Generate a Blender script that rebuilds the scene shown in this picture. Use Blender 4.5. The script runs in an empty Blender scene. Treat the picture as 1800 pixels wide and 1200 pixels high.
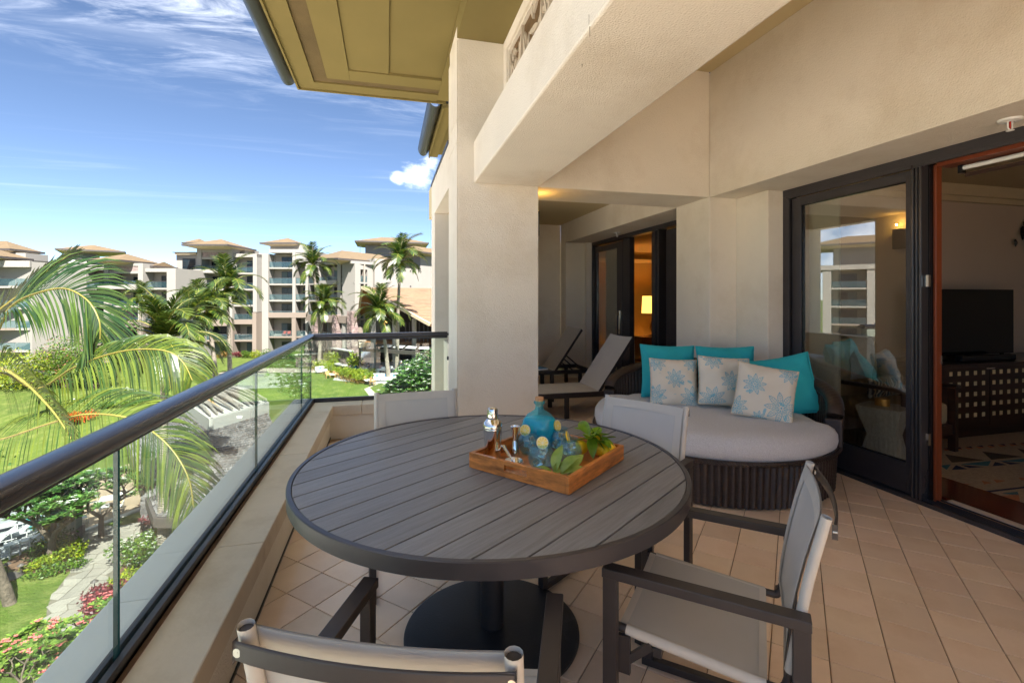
import bpy, bmesh, math, random
from mathutils import Vector, Matrix, noise
import mathutils
random.seed(7)
PI=math.pi
R=math.radians
scene=bpy.context.scene
C=scene.collection

# ------------------------------------------------------------------ camera, sky, sun, exposure
EYE=1.44                      # eye height over the balcony floor (z = 0 is the balcony floor)
FOC,U1,VH,C0=845.0,681.0,524.0,900.0
TH=math.atan((C0-U1)/FOC); ct,st=math.cos(TH),math.sin(TH)
cam=bpy.data.cameras.new("camera"); camo=bpy.data.objects.new("camera",cam); C.objects.link(camo)
cam.sensor_width=36.0; cam.lens=FOC/1800*36.0; cam.shift_y=-(600-VH)/1800.0
cam.clip_start=0.05; cam.clip_end=6000
camo.location=(0,0,EYE); camo.rotation_euler=(R(90),0,-TH)
scene.camera=camo

SUN_EL,SUN_AZ=R(52),R(168)    # azimuth measured clockwise from +Y: behind the camera, slightly to the right
world=bpy.data.worlds.new("World"); scene.world=world; world.use_nodes=True
wn=world.node_tree; wn.nodes.clear()
def N(t,ty,**k):
    n=t.nodes.new(ty)
    for a,b in k.items(): setattr(n,a,b)
    return n
wout=N(wn,'ShaderNodeOutputWorld'); wbg=N(wn,'ShaderNodeBackground')
sky=N(wn,'ShaderNodeTexSky',sky_type='NISHITA',sun_disc=False)
sky.sun_elevation=SUN_EL; sky.sun_rotation=SUN_AZ; sky.altitude=900; sky.air_density=0.62; sky.dust_density=0.25; sky.ozone_density=1.7
wbg.inputs['Strength'].default_value=0.05
def L(t,a,b): t.links.new(a,b)
def MATH(t,op,a=None,b=None,c=None,clamp=False):
    n=N(t,'ShaderNodeMath',operation=op,use_clamp=clamp)
    for i,x in enumerate((a,b,c)):
        if x is None: continue
        if isinstance(x,(int,float)): n.inputs[i].default_value=x
        else: L(t,x,n.inputs[i])
    return n.outputs[0]
tc=N(wn,'ShaderNodeTexCoord'); sx=N(wn,'ShaderNodeSeparateXYZ'); L(wn,tc.outputs['Generated'],sx.inputs[0])
X_,Y_,Z_=sx.outputs
zc=MATH(wn,'MAXIMUM',Z_,0.03)
px=MATH(wn,'DIVIDE',X_,zc); py=MATH(wn,'DIVIDE',Y_,zc)
cb=N(wn,'ShaderNodeCombineXYZ'); L(wn,px,cb.inputs[0]); L(wn,py,cb.inputs[1])
def cloud_noise(scale,rot,sc,detail,rough,dist,off=(0,0,0)):
    mp=N(wn,'ShaderNodeMapping'); mp.inputs['Rotation'].default_value=(0,0,rot); mp.inputs['Scale'].default_value=sc; mp.inputs['Location'].default_value=off
    L(wn,cb.outputs[0],mp.inputs[0])
    nz=N(wn,'ShaderNodeTexNoise'); nz.inputs['Scale'].default_value=scale; nz.inputs['Detail'].default_value=detail
    nz.inputs['Roughness'].default_value=rough; nz.inputs['Distortion'].default_value=dist
    L(wn,mp.outputs[0],nz.inputs['Vector']); return nz.outputs['Fac']
def ramp01(t,x,lo,hi):
    n=N(t,'ShaderNodeMapRange',interpolation_type='SMOOTHSTEP'); n.inputs['From Min'].default_value=lo; n.inputs['From Max'].default_value=hi
    L(t,x,n.inputs['Value']); return n.outputs[0]
def blob(cx,cy,cz,inner,outer):
    v=N(wn,'ShaderNodeVectorMath',operation='DISTANCE'); L(wn,tc.outputs['Generated'],v.inputs[0]); v.inputs[1].default_value=Vector((cx,cy,cz)).normalized()
    n=N(wn,'ShaderNodeMapRange',interpolation_type='SMOOTHSTEP'); n.inputs['From Min'].default_value=outer; n.inputs['From Max'].default_value=inner
    L(wn,v.outputs['Value'],n.inputs['Value']); return n.outputs[0]
def vdir(u,v):
    r=(u-C0)/FOC; z=(VH-v)/FOC
    return Vector((r*ct+st,-r*st+ct,z)).normalized()
# fleecy layer overhead, wisps below it, one small cumulus
nA=cloud_noise(2.4,R(35),(0.8,2.3,1),10,0.66,0.5,(0.3,0.2,0))
nB=cloud_noise(0.9,R(60),(0.5,2.6,1),7,0.55,0.6,(3.1,1.2,0))
hi=ramp01(wn,Z_,0.30,0.50); above=ramp01(wn,Z_,0.05,0.25)
fleece=MATH(wn,'MULTIPLY',ramp01(wn,MATH(wn,'ADD',nA,MATH(wn,'MULTIPLY',ramp01(wn,Z_,.45,.8),.14)),0.42,0.80),hi)  # cover thickened high overhead, out of view, to add sky fill light
veil=MATH(wn,'MULTIPLY',MATH(wn,'MULTIPLY',ramp01(wn,nB,0.5,0.9),0.17),above)
g=MATH(wn,'ADD',MATH(wn,'MULTIPLY',fleece,0.8),veil)
# direction-space noise for cumulus edges
mpc=N(wn,'ShaderNodeMapping'); mpc.inputs['Scale'].default_value=(1,1,1.7); L(wn,tc.outputs['Generated'],mpc.inputs[0])
nzc=N(wn,'ShaderNodeTexNoise'); nzc.inputs['Scale'].default_value=17; nzc.inputs['Detail'].default_value=7; nzc.inputs['Roughness'].default_value=0.6; L(wn,mpc.outputs[0],nzc.inputs['Vector'])
cum=None
for (u,v,rad) in [(735,306,.075),(760,285,.05),(700,312,.035),(-700,300,.3),(2400,200,.3)]:
    d=vdir(u,v); b=blob(d.x,d.y,d.z,0.0,rad)
    cum=b if cum is None else MATH(wn,'MAXIMUM',cum,b)
cumv=MATH(wn,'MULTIPLY',ramp01(wn,MATH(wn,'ADD',MATH(wn,'MULTIPLY',cum,0.55),MATH(wn,'MULTIPLY',nzc.outputs['Fac'],1.0)),0.78,1.15),0.75)
cl=MATH(wn,'MAXIMUM',g,cumv,clamp=True); cl=MATH(wn,'MINIMUM',cl,0.93)
mixc=N(wn,'ShaderNodeMixRGB'); L(wn,cl,mixc.inputs[0]); L(wn,sky.outputs[0],mixc.inputs[1]); mixc.inputs[2].default_value=(10.5,10.9,11.8,1)
L(wn,mixc.outputs[0],wbg.inputs['Color']); L(wn,wbg.outputs[0],wout.inputs[0])

sl=bpy.data.lights.new("sun",'SUN'); sl.energy=4.2; sl.angle=R(0.5); sl.color=(1.0,0.965,0.915)
so=bpy.data.objects.new("sun",sl); C.objects.link(so)
sd=Vector((math.sin(SUN_AZ)*math.cos(SUN_EL),math.cos(SUN_AZ)*math.cos(SUN_EL),math.sin(SUN_EL)))
so.rotation_euler=sd.to_track_quat('Z','Y').to_euler(); so.location=(0,-20,40)
vs=scene.view_settings; vs.view_transform='Standard'; vs.look='None'; vs.exposure=2.24; vs.gamma=1.0; vs.use_curve_mapping=False
scene.display_settings.display_device='sRGB'
cy=scene.cycles; cy.max_bounces=12; cy.diffuse_bounces=6; cy.glossy_bounces=5; cy.transmission_bounces=12; cy.transparent_max_bounces=24
cy.caustics_reflective=False; cy.caustics_refractive=False; cy.sample_clamp_indirect=6
cy.use_denoising=True

# ------------------------------------------------------------------ helpers
def W(r,d,z=0.0): return Vector((r*ct+d*st,-r*st+d*ct,z))
def B(u,d,z=0.0): return W((u-C0)/FOC*d,d,z)         # bearing and distance to a place
ZN,ZF=-13.0,-9.2                                      # lower garden, upper lawn
def zg_d(d):
    t=min(1,max(0,(d-37)/25.0)); t=t*t*(3-2*t); return ZN+(ZF-ZN)*t
def zg(x,y): return zg_d(x*st+y*ct)
def G(u,v,dz=0.0):
    lo,hi=3.0,3000.0
    for _ in range(60):
        m=(lo+hi)/2
        if VH+FOC*(EYE-zg_d(m))/m>v: lo=m
        else: hi=m
    p=B(u,lo,0); p.z=zg_d(lo)+dz; return p
def F_(u,v,z):                                        # place on a level plane
    d=FOC*(EYE-z)/(v-VH); return B(u,d,z)

def new_obj(name,me,parent=None):
    o=bpy.data.objects.new(name,me); C.objects.link(o)
    if parent is not None: o.parent=parent
    return o
def tag(o,label=None,cat=None,group=None,kind=None):
    if label: o['label']=label
    if cat: o['category']=cat
    if group: o['group']=group
    if kind: o['kind']=kind
    return o
def thing(name,label,cat,loc=(0,0,0),rz=0.0,group=None):
    o=bpy.data.objects.new(name,None); C.objects.link(o); o.location=loc; o.rotation_euler=(0,0,rz)
    o.empty_display_size=0.2
    return tag(o,label,cat,group)
def smooth(o,ang=40):
    me=o.data
    for p in me.polygons: p.use_smooth=True
    try:
        me.set_sharp_from_angle(angle=R(ang))
    except Exception: pass
    return o
def bevel(o,w=0.004,seg=2):
    m=o.modifiers.new('bevel','BEVEL'); m.width=w; m.segments=seg; m.limit_method='ANGLE'; m.angle_limit=R(40)
    return o
class MB:
    def __init__(s): s.v=[]; s.f=[]; s.m=[]
    def add(s,vs,fs,mi=0):
        n=len(s.v); s.v+= [tuple(v) for v in vs]; s.f+=[tuple(i+n for i in f) for f in fs]; s.m+=[mi]*len(fs); return s
    def box(s,x0,x1,y0,y1,z0,z1,M=None,mi=0):
        vs=[Vector((x,y,z)) for z in (z0,z1) for x,y in ((x0,y0),(x1,y0),(x1,y1),(x0,y1))]
        if M is not None: vs=[M@v for v in vs]
        return s.add(vs,[(0,3,2,1),(4,5,6,7),(0,1,5,4),(1,2,6,5),(2,3,7,6),(3,0,4,7)],mi)
    def quad(s,a,b,c,d,mi=0): return s.add([a,b,c,d],[(0,1,2,3)],mi)
    def bar(s,a,b,w,h,up=(0,0,1),mi=0):
        a,b=Vector(a),Vector(b); t=(b-a).normalized(); u=Vector(up)
        if abs(t.dot(u))>0.98: u=Vector((0,1,0)) if abs(t.y)<0.9 else Vector((1,0,0))
        x=t.cross(u).normalized(); y=x.cross(t).normalized()
        vs=[p+x*(i*w/2)+y*(j*h/2) for p in (a,b) for i,j in ((-1,-1),(1,-1),(1,1),(-1,1))]
        return s.add(vs,[(0,1,2,3),(7,6,5,4),(0,4,5,1),(1,5,6,2),(2,6,7,3),(3,7,4,0)],mi)
    def tube(s,pts,rad,n=8,cap=True,ex=1.0,mi=0,up=(0,0,1)):
        pts=[Vector(p) for p in pts]; rr=rad if isinstance(rad,(list,tuple)) else [rad]*len(pts)
        vs=[];u=Vector(up); px_=None
        for i,p in enumerate(pts):
            t=(pts[min(i+1,len(pts)-1)]-pts[max(i-1,0)]).normalized()
            if px_ is None:
                x=t.cross(u)
                if x.length<0.05: x=t.cross(Vector((0,1,0)))
            else:
                x=px_-t*px_.dot(t)
            x.normalize(); px_=x; y=x.cross(t)
            for k in range(n):
                a=2*PI*k/n; vs.append(p+x*(rr[i]*math.cos(a))+y*(rr[i]*ex*math.sin(a)))
        fs=[]
        for i in range(len(pts)-1):
            for k in range(n):
                a=i*n+k;b=i*n+(k+1)%n; fs.append((a,b,b+n,a+n))
        if cap: fs.append(tuple(range(n-1,-1,-1))); fs.append(tuple((len(pts)-1)*n+k for k in range(n)))
        return s.add(vs,fs,mi)
    def lathe(s,prof,n=24,c=(0,0,0),mi=0,cap0=True,cap1=True):
        vs=[];c=Vector(c)
        for r,z in prof:
            for k in range(n):
                a=2*PI*k/n; vs.append(c+Vector((r*math.cos(a),r*math.sin(a),z)))
        fs=[]
        for i in range(len(prof)-1):
            for k in range(n):
                a=i*n+k;b=i*n+(k+1)%n; fs.append((a,b,b+n,a+n))
        if cap0: fs.append(tuple(range(n-1,-1,-1)))
        if cap1: fs.append(tuple((len(prof)-1)*n+k for k in range(n)))
        return s.add(vs,fs,mi)
    def prism(s,poly,z0,z1,mi=0,fz=None):
        n=len(poly)
        a=[Vector((p[0],p[1],z0+(fz(p[0],p[1]) if fz else 0))) for p in poly]; b=[Vector((p[0],p[1],z1+(fz(p[0],p[1]) if fz else 0))) for p in poly]
        fs=[tuple(range(n-1,-1,-1)),tuple(range(n,2*n))]+[(i,(i+1)%n,n+(i+1)%n,n+i) for i in range(n)]
        return s.add(a+b,fs,mi)
    def build(s,name,mat=None,parent=None,sm=None,loc=None):
        me=bpy.data.meshes.new(name); me.from_pydata(s.v,[],s.f)
        mats=mat if isinstance(mat,(list,tuple)) else [mat]
        for m in mats:
            if m: me.materials.append(m)
        if len(mats)>1: me.polygons.foreach_set('material_index',s.m)
        me.validate(); me.update()
        o=new_obj(name,me,parent)
        if loc is not None: o.location=loc
        if sm: smooth(o,sm)
        return o
def part(name,parent,mat,*boxes,bv=0,sm=None):
    m=MB()
    for b in boxes: m.box(*b)
    o=m.build(name,mat,parent,sm)
    if bv: bevel(o,bv)
    return o
def copy_tree(o,parent=None):
    c=o.copy(); C.objects.link(c)
    if parent is not None: c.parent=parent
    for ch in list(o.children): copy_tree(ch,c)
    return c
def catmull(P,n=6):
    P=[Vector(p) for p in P]; out=[]
    for i in range(len(P)-1):
        p0=P[max(i-1,0)];p1=P[i];p2=P[i+1];p3=P[min(i+2,len(P)-1)]
        for k in range(n):
            t=k/n; out.append(0.5*((2*p1)+(p2-p0)*t+(2*p0-5*p1+4*p2-p3)*t*t+(3*p1-p0-3*p2+p3)*t**3))
    out.append(P[-1]); return out

# ------------------------------------------------------------------ materials
def mat(name,col,rough=0.6,metal=0.0,var=0.12,vscale=4.0,bump=0.0,bscale=60.0,spec=0.5,col2=None,stretch=(1,1,1),island=0.0,coat=0.0,sheen=0.0,rvar=0.0,coord='Object',detail=6,bdist=0.01,trans=0.0,ior=1.45,emit=None,estr=0.0,wave=None,alpha=None,grime=None):
    m=bpy.data.materials.new(name); m.use_nodes=True; t=m.node_tree; t.nodes.clear()
    out=N(t,'ShaderNodeOutputMaterial'); p=N(t,'ShaderNodeBsdfPrincipled'); L(t,p.outputs[0],out.inputs[0])
    co=N(t,'ShaderNodeTexCoord'); mp=N(t,'ShaderNodeMapping'); mp.inputs['Scale'].default_value=stretch; L(t,co.outputs[coord],mp.inputs[0])
    nz=N(t,'ShaderNodeTexNoise'); nz.inputs['Scale'].default_value=vscale; nz.inputs['Detail'].default_value=detail; nz.inputs['Roughness'].default_value=0.6; L(t,mp.outputs[0],nz.inputs['Vector'])
    c=Vector(col); lo=col2 if col2 else tuple(max(0,x*(1-var)) for x in col); hi=col if col2 else tuple(min(1,x*(1+var)) for x in col)
    cr=N(t,'ShaderNodeMapRange'); cr.inputs['From Min'].default_value=0.3; cr.inputs['From Max'].default_value=0.7; L(t,nz.outputs['Fac'],cr.inputs['Value'])
    mx=N(t,'ShaderNodeMixRGB'); L(t,cr.outputs[0],mx.inputs[0]); mx.inputs[1].default_value=(*lo,1); mx.inputs[2].default_value=(*hi,1)
    colout=mx.outputs[0]
    if grime:   # (colour, scale, lo, hi, strength)
        gc,gs,gl,gh,gst=grime
        gn=N(t,'ShaderNodeTexNoise'); gn.inputs['Scale'].default_value=gs; gn.inputs['Detail'].default_value=9; gn.inputs['Roughness'].default_value=0.68; L(t,mp.outputs[0],gn.inputs['Vector'])
        gm=N(t,'ShaderNodeMapRange'); gm.inputs['From Min'].default_value=gl; gm.inputs['From Max'].default_value=gh; gm.inputs['To Max'].default_value=gst; L(t,gn.outputs['Fac'],gm.inputs['Value'])
        g2=N(t,'ShaderNodeMixRGB'); L(t,gm.outputs[0],g2.inputs[0]); L(t,colout,g2.inputs[1]); g2.inputs[2].default_value=(*gc,1); colout=g2.outputs[0]
    if island:
        ge=N(t,'ShaderNodeNewGeometry'); oi=N(t,'ShaderNodeObjectInfo')
        s=MATH(t,'FRACT',MATH(t,'ADD',ge.outputs['Random Per Island'],oi.outputs['Random']))
        hs=N(t,'ShaderNodeHueSaturation'); L(t,colout,hs.inputs['Color'])
        v=N(t,'ShaderNodeMapRange'); v.inputs['To Min'].default_value=1-island; v.inputs['To Max'].default_value=1+island; L(t,s,v.inputs['Value']); L(t,v.outputs[0],hs.inputs['Value'])
        h=N(t,'ShaderNodeMapRange'); h.inputs['To Min'].default_value=0.5-island*0.05; h.inputs['To Max'].default_value=0.5+island*0.05
        L(t,MATH(t,'FRACT',MATH(t,'MULTIPLY',s,7.3)),h.inputs['Value']); L(t,h.outputs[0],hs.inputs['Hue']); colout=hs.outputs[0]
    L(t,colout,p.inputs['Base Color'])
    p.inputs['Roughness'].default_value=rough; p.inputs['Metallic'].default_value=metal; p.inputs['Specular IOR Level'].default_value=spec
    if rvar:
        rr=N(t,'ShaderNodeMapRange'); rr.inputs['To Min'].default_value=rough-rvar; rr.inputs['To Max'].default_value=rough+rvar; L(t,nz.outputs['Fac'],rr.inputs['Value']); L(t,rr.outputs[0],p.inputs['Roughness'])
    if coat: p.inputs['Coat Weight'].default_value=coat; p.inputs['Coat Roughness'].default_value=0.12
    if sheen: p.inputs['Sheen Weight'].default_value=sheen
    if trans: p.inputs['Transmission Weight'].default_value=trans; p.inputs['IOR'].default_value=ior
    if emit: p.inputs['Emission Color'].default_value=(*emit,1); p.inputs['Emission Strength'].default_value=estr
    hgt=None
    if bump:
        bn=N(t,'ShaderNodeTexNoise'); bn.inputs['Scale'].default_value=bscale; bn.inputs['Detail'].default_value=5; L(t,mp.outputs[0],bn.inputs['Vector']); hgt=bn.outputs['Fac']
    if wave:    # (scale, direction, strength)
        wv=N(t,'ShaderNodeTexWave',bands_direction=wave[1]); wv.inputs['Scale'].default_value=wave[0]; wv.inputs['Distortion'].default_value=0.6; L(t,co.outputs[coord],wv.inputs['Vector'])
        wm=MATH(t,'MULTIPLY',wv.outputs['Fac'],wave[2]); hgt=wm if hgt is None else MATH(t,'ADD',hgt,wm)
        bump=max(bump,0.4)
    if hgt is not None:
        bp=N(t,'ShaderNodeBump'); bp.inputs['Strength'].default_value=bump; bp.inputs['Distance'].default_value=bdist; L(t,hgt,bp.inputs['Height']); L(t,bp.outputs[0],p.inputs['Normal'])
    if alpha is not None: p.inputs['Alpha'].default_value=alpha
    m['bsdf']=p.name
    return m
def leafmat(name,col,col2,tr=0.35,island=0.35,rough=0.45,vscale=0.6,spec=0.4):
    m=bpy.data.materials.new(name); m.use_nodes=True; t=m.node_tree; t.nodes.clear()
    out=N(t,'ShaderNodeOutputMaterial'); p=N(t,'ShaderNodeBsdfPrincipled'); tr_=N(t,'ShaderNodeBsdfTranslucent'); mx=N(t,'ShaderNodeMixShader')
    mx.inputs[0].default_value=tr; L(t,p.outputs[0],mx.inputs[1]); L(t,tr_.outputs[0],mx.inputs[2]); L(t,mx.outputs[0],out.inputs[0])
    ge=N(t,'ShaderNodeNewGeometry'); oi=N(t,'ShaderNodeObjectInfo'); co=N(t,'ShaderNodeTexCoord')
    nz=N(t,'ShaderNodeTexNoise'); nz.inputs['Scale'].default_value=vscale; nz.inputs['Detail'].default_value=4; L(t,co.outputs['Object'],nz.inputs['Vector'])
    f=MATH(t,'ADD',MATH(t,'MULTIPLY',nz.outputs['Fac'],1.0),MATH(t,'MULTIPLY',MATH(t,'SUBTRACT',ge.outputs['Random Per Island'],0.5),0.9)); f=ramp01(t,f,0.2,0.85)
    c=N(t,'ShaderNodeMixRGB'); L(t,f,c.inputs[0]); c.inputs[1].default_value=(*col2,1); c.inputs[2].default_value=(*col,1)
    hs=N(t,'ShaderNodeHueSaturation'); L(t,c.outputs[0],hs.inputs['Color'])
    v=N(t,'ShaderNodeMapRange'); v.inputs['To Min'].default_value=1-island; v.inputs['To Max'].default_value=1+island
    L(t,MATH(t,'FRACT',MATH(t,'ADD',MATH(t,'MULTIPLY',ge.outputs['Random Per Island'],5.1),oi.outputs['Random'])),v.inputs['Value']); L(t,v.outputs[0],hs.inputs['Value'])
    L(t,hs.outputs[0],p.inputs['Base Color']); L(t,hs.outputs[0],tr_.inputs['Color'])
    p.inputs['Roughness'].default_value=rough; p.inputs['Specular IOR Level'].default_value=spec
    return m
def glassmat(name,tint=(0.9,0.97,0.94),ior=1.5,refl=1.0,rough=0.0,body=0.0,bodycol=(0.5,0.6,0.6)):
    m=bpy.data.materials.new(name); m.use_nodes=True; t=m.node_tree; t.nodes.clear()
    out=N(t,'ShaderNodeOutputMaterial'); a=N(t,'ShaderNodeBsdfTransparent'); a.inputs[0].default_value=(*tint,1)
    g=N(t,'ShaderNodeBsdfGlossy'); g.inputs['Roughness'].default_value=rough; g.inputs['Color'].default_value=(refl,refl,refl,1)
    ge=N(t,'ShaderNodeNewGeometry'); dt=N(t,'ShaderNodeVectorMath',operation='DOT_PRODUCT'); L(t,ge.outputs['Incoming'],dt.inputs[0]); L(t,ge.outputs['Normal'],dt.inputs[1])
    f0=((ior-1)/(ior+1))**2; k5=MATH(t,'POWER',MATH(t,'SUBTRACT',1.0,MATH(t,'ABSOLUTE',dt.outputs['Value'])),5.0)
    mx=N(t,'ShaderNodeMixShader'); L(t,MATH(t,'ADD',f0,MATH(t,'MULTIPLY',k5,1-f0),clamp=True),mx.inputs[0]); L(t,a.outputs[0],mx.inputs[1]); L(t,g.outputs[0],mx.inputs[2])
    o=mx.outputs[0]
    if body:
        d=N(t,'ShaderNodeBsdfDiffuse'); d.inputs[0].default_value=(*bodycol,1); m2=N(t,'ShaderNodeMixShader'); m2.inputs[0].default_value=body; L(t,o,m2.inputs[1]); L(t,d.outputs[0],m2.inputs[2]); o=m2.outputs[0]
    L(t,o,out.inputs[0]); return m
def meshcloth(name,col,see=0.3,pat=900):
    m=mat(name,col,rough=0.75,var=0.05,vscale=3,bump=0.25,bscale=700,bdist=0.002); t=m.node_tree
    out=[n for n in t.nodes if n.type=='OUTPUT_MATERIAL'][0]; p=t.nodes[m['bsdf']]
    tr=N(t,'ShaderNodeBsdfTransparent'); mx=N(t,'ShaderNodeMixShader'); mx.inputs[0].default_value=see; L(t,p.outputs[0],mx.inputs[1]); L(t,tr.outputs[0],mx.inputs[2]); L(t,mx.outputs[0],out.inputs[0])
    return m
def attrmat(name,attr,rough=0.8,bump=0.2,bscale=300,bdist=0.002):
    m=mat(name,(1,1,1),rough=rough,bump=bump,bscale=bscale,bdist=bdist); t=m.node_tree; p=t.nodes[m['bsdf']]
    at=N(t,'ShaderNodeAttribute',attribute_name=attr); L(t,at.outputs['Color'],p.inputs['Base Color']); return m

STUC=(0.79,0.725,0.62)
M={}
M['stucco']=mat('stucco',STUC,0.85,var=0.05,vscale=0.9,bump=0.8,bscale=120,bdist=0.006,grime=((0.48,0.38,0.25),1.1,0.5,0.78,0.45),spec=0.2)
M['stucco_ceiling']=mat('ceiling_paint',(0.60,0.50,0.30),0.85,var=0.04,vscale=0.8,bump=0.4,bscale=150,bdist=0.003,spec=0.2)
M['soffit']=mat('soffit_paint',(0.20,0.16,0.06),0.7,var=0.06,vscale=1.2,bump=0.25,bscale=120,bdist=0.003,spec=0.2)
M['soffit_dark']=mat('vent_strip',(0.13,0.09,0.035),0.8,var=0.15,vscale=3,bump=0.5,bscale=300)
M['cap']=mat('limestone_cap',(0.64,0.545,0.42),0.7,var=0.07,vscale=2.2,bump=0.3,bscale=60,bdist=0.003,grime=((0.36,0.25,0.14),2.6,0.52,0.75,0.45))
M['cap_out']=mat('pale_stone_ledge',(0.80,0.78,0.74),0.7,var=0.05,vscale=2,bump=0.3,bscale=60,bdist=0.003,grime=((0.4,0.36,0.3),2.0,0.55,0.8,0.3))
M['dirt']=mat('dirt_line',(0.14,0.085,0.05),0.9,var=0.3,vscale=20)
M['tile']=mat('floor_tile',(0.83,0.65,0.485),0.36,var=0.09,vscale=1.6,bump=0.1,bscale=25,bdist=0.003,island=0.10,rvar=0.08,coord='Object',grime=((0.44,0.27,0.13),1.6,0.48,0.75,0.5))
M['grout']=mat('tile_grout',(0.30,0.21,0.14),0.9,var=0.45,vscale=3)
M['bronze']=mat('dark_bronze_metal',(0.055,0.05,0.055),0.38,metal=0.35,var=0.12,vscale=6,bump=0.05,bscale=200)
M['rail']=mat('railing_metal',(0.085,0.08,0.085),0.25,metal=0.6,var=0.05,vscale=3,rvar=0.04)
M['gutter']=mat('gutter_metal',(0.05,0.055,0.065),0.42,metal=0.4,var=0.3,vscale=5,stretch=(1,0.3,1),grime=((0.35,0.34,0.32),6,0.6,0.8,0.5))
M['chairframe']=mat('chair_frame_paint',(0.045,0.038,0.038),0.42,metal=0.2,var=0.12,vscale=8,bump=0.12,bscale=500,bdist=0.001,grime=((0.22,0.2,0.19),9,0.68,0.8,0.5))
M['tablebase']=mat('table_base_paint',(0.022,0.024,0.030),0.5,metal=0.2,var=0.15,vscale=5,bump=0.1,bscale=120,grime=((0.16,0.17,0.18),4.5,0.62,0.8,0.4))
M['tablerim']=mat('table_rim_paint',(0.06,0.055,0.06),0.36,metal=0.3,var=0.08,vscale=5,bump=0.06,bscale=400,bdist=0.001,grime=((0.25,0.24,0.23),16,0.7,0.82,0.5))
M['sling']=meshcloth('sling_mesh',(0.62,0.60,0.56),0.25)
M['slinghem']=mat('sling_hem',(0.56,0.52,0.46),0.8,var=0.06,vscale=10,bump=0.3,bscale=600,bdist=0.001,grime=((0.25,0.22,0.19),5,0.55,0.8,0.35))
M['chaise_sling']=mat('chaise_sling',(0.56,0.53,0.48),0.8,var=0.05,vscale=4,bump=0.3,bscale=500,bdist=0.001)
M['screw']=mat('steel_screw',(0.7,0.66,0.6),0.3,metal=0.9)
M['glass']=glassmat('rail_glass',(0.90,0.96,0.93),1.5)
M['glassedge']=mat('glass_edge',(0.02,0.07,0.07),0.08,var=0.1,coat=0.5)
M['doorglass']=glassmat('door_glass',(0.88,0.87,0.82),2.7)
M['wood_tray']=mat('tray_acacia',(0.60,0.21,0.045),0.35,var=0.45,vscale=7,stretch=(1,1,6),bump=0.15,bscale=40,coat=0.25,grime=((0.10,0.028,0.01),5,0.5,0.7,0.8))
M['wood_dark']=mat('dark_walnut',(0.035,0.014,0.009),0.28,var=0.4,vscale=4,stretch=(1,1,8),bump=0.05,bscale=30,coat=0.3)
M['wood_red']=mat('mahogany_threshold',(0.11,0.018,0.008),0.22,var=0.4,vscale=3,stretch=(1,6,1),coat=0.5)
M['wood_orange']=mat('cherry_jamb',(0.20,0.042,0.012),0.4,var=0.15,vscale=2,stretch=(6,6,0.6),coat=0.2)
M['chrome']=mat('polished_steel',(0.78,0.76,0.72),0.08,metal=1.0,var=0.03,vscale=5)
M['cork']=mat('cork',(0.5,0.27,0.13),0.8,var=0.25,vscale=60,bump=0.4,bscale=150)
M['wicker']=mat('dark_wicker',(0.034,0.021,0.016),0.34,var=0.35,vscale=30,stretch=(1,1,3),bump=0.3,bscale=90,bdist=0.004,wave=(38,'Z',0.9),coord='Object',grime=((0.10,0.07,0.05),7,0.5,0.75,0.35))
M['cushion']=mat('grey_woven_cushion',(0.60,0.61,0.635),0.95,var=0.16,vscale=150,bump=0.8,bscale=130,bdist=0.005,sheen=0.2)
M['teal']=mat('teal_canvas',(0.022,0.42,0.47),0.85,var=0.05,vscale=5,bump=0.3,bscale=500,bdist=0.001)
M['tealpipe']=mat('teal_piping',(0.03,0.45,0.50),0.8,var=0.05)
M['print']=attrmat('printed_canvas','print')
M['cream']=mat('cream_piping',(0.62,0.55,0.42),0.8,var=0.06)
M['black']=mat('black_plastic',(0.008,0.008,0.010),0.25,var=0.1)
M['screen']=mat('tv_screen',(0.004,0.004,0.005),0.12,var=0.02)
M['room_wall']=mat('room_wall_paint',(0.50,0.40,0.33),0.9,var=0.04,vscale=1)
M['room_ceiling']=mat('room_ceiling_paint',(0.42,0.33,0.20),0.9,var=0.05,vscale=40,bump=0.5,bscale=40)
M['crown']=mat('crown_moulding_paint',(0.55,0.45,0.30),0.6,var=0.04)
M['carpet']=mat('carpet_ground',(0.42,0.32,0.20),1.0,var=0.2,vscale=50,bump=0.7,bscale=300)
M['rug_teal']=mat('rug_teal',(0.05,0.16,0.17),1.0,var=0.25,vscale=60,bump=0.6,bscale=300)
M['rug_navy']=mat('rug_navy',(0.012,0.022,0.05),1.0,var=0.25,vscale=60,bump=0.6,bscale=300)
M['rug_brown']=mat('rug_brown',(0.07,0.045,0.02),1.0,var=0.25,vscale=60,bump=0.6,bscale=300)
M['rug_rust']=mat('rug_rust',(0.42,0.17,0.07),1.0,var=0.25,vscale=60,bump=0.6,bscale=300)
M['curtain']=mat('sheer_curtain',(0.80,0.80,0.74),0.9,var=0.05,vscale=3)
M['linen']=mat('armchair_linen',(0.40,0.31,0.18),0.9,var=0.08,vscale=60,bump=0.3,bscale=400)
M['bone']=mat('bone_inlay',(0.58,0.56,0.47),0.45,var=0.22,vscale=30,stretch=(3,3,0.5),bump=0.1,bscale=90)
M['brass']=mat('brass_box',(0.65,0.38,0.10),0.35,metal=0.5)
M['cane']=mat('cane_square',(0.62,0.50,0.28),0.7,var=0.1)
M['shade']=mat('lamp_shade',(0.8,0.5,0.15),0.8,emit=(1.0,0.46,0.08),estr=.75)
M['white']=mat('white_paint',(0.78,0.77,0.74),0.5,var=0.04)
M['book']=mat('blue_cover',(0.05,0.27,0.55),0.5,var=0.2,vscale=20)
M['paper']=mat('paper',(0.78,0.78,0.74),0.7)
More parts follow.
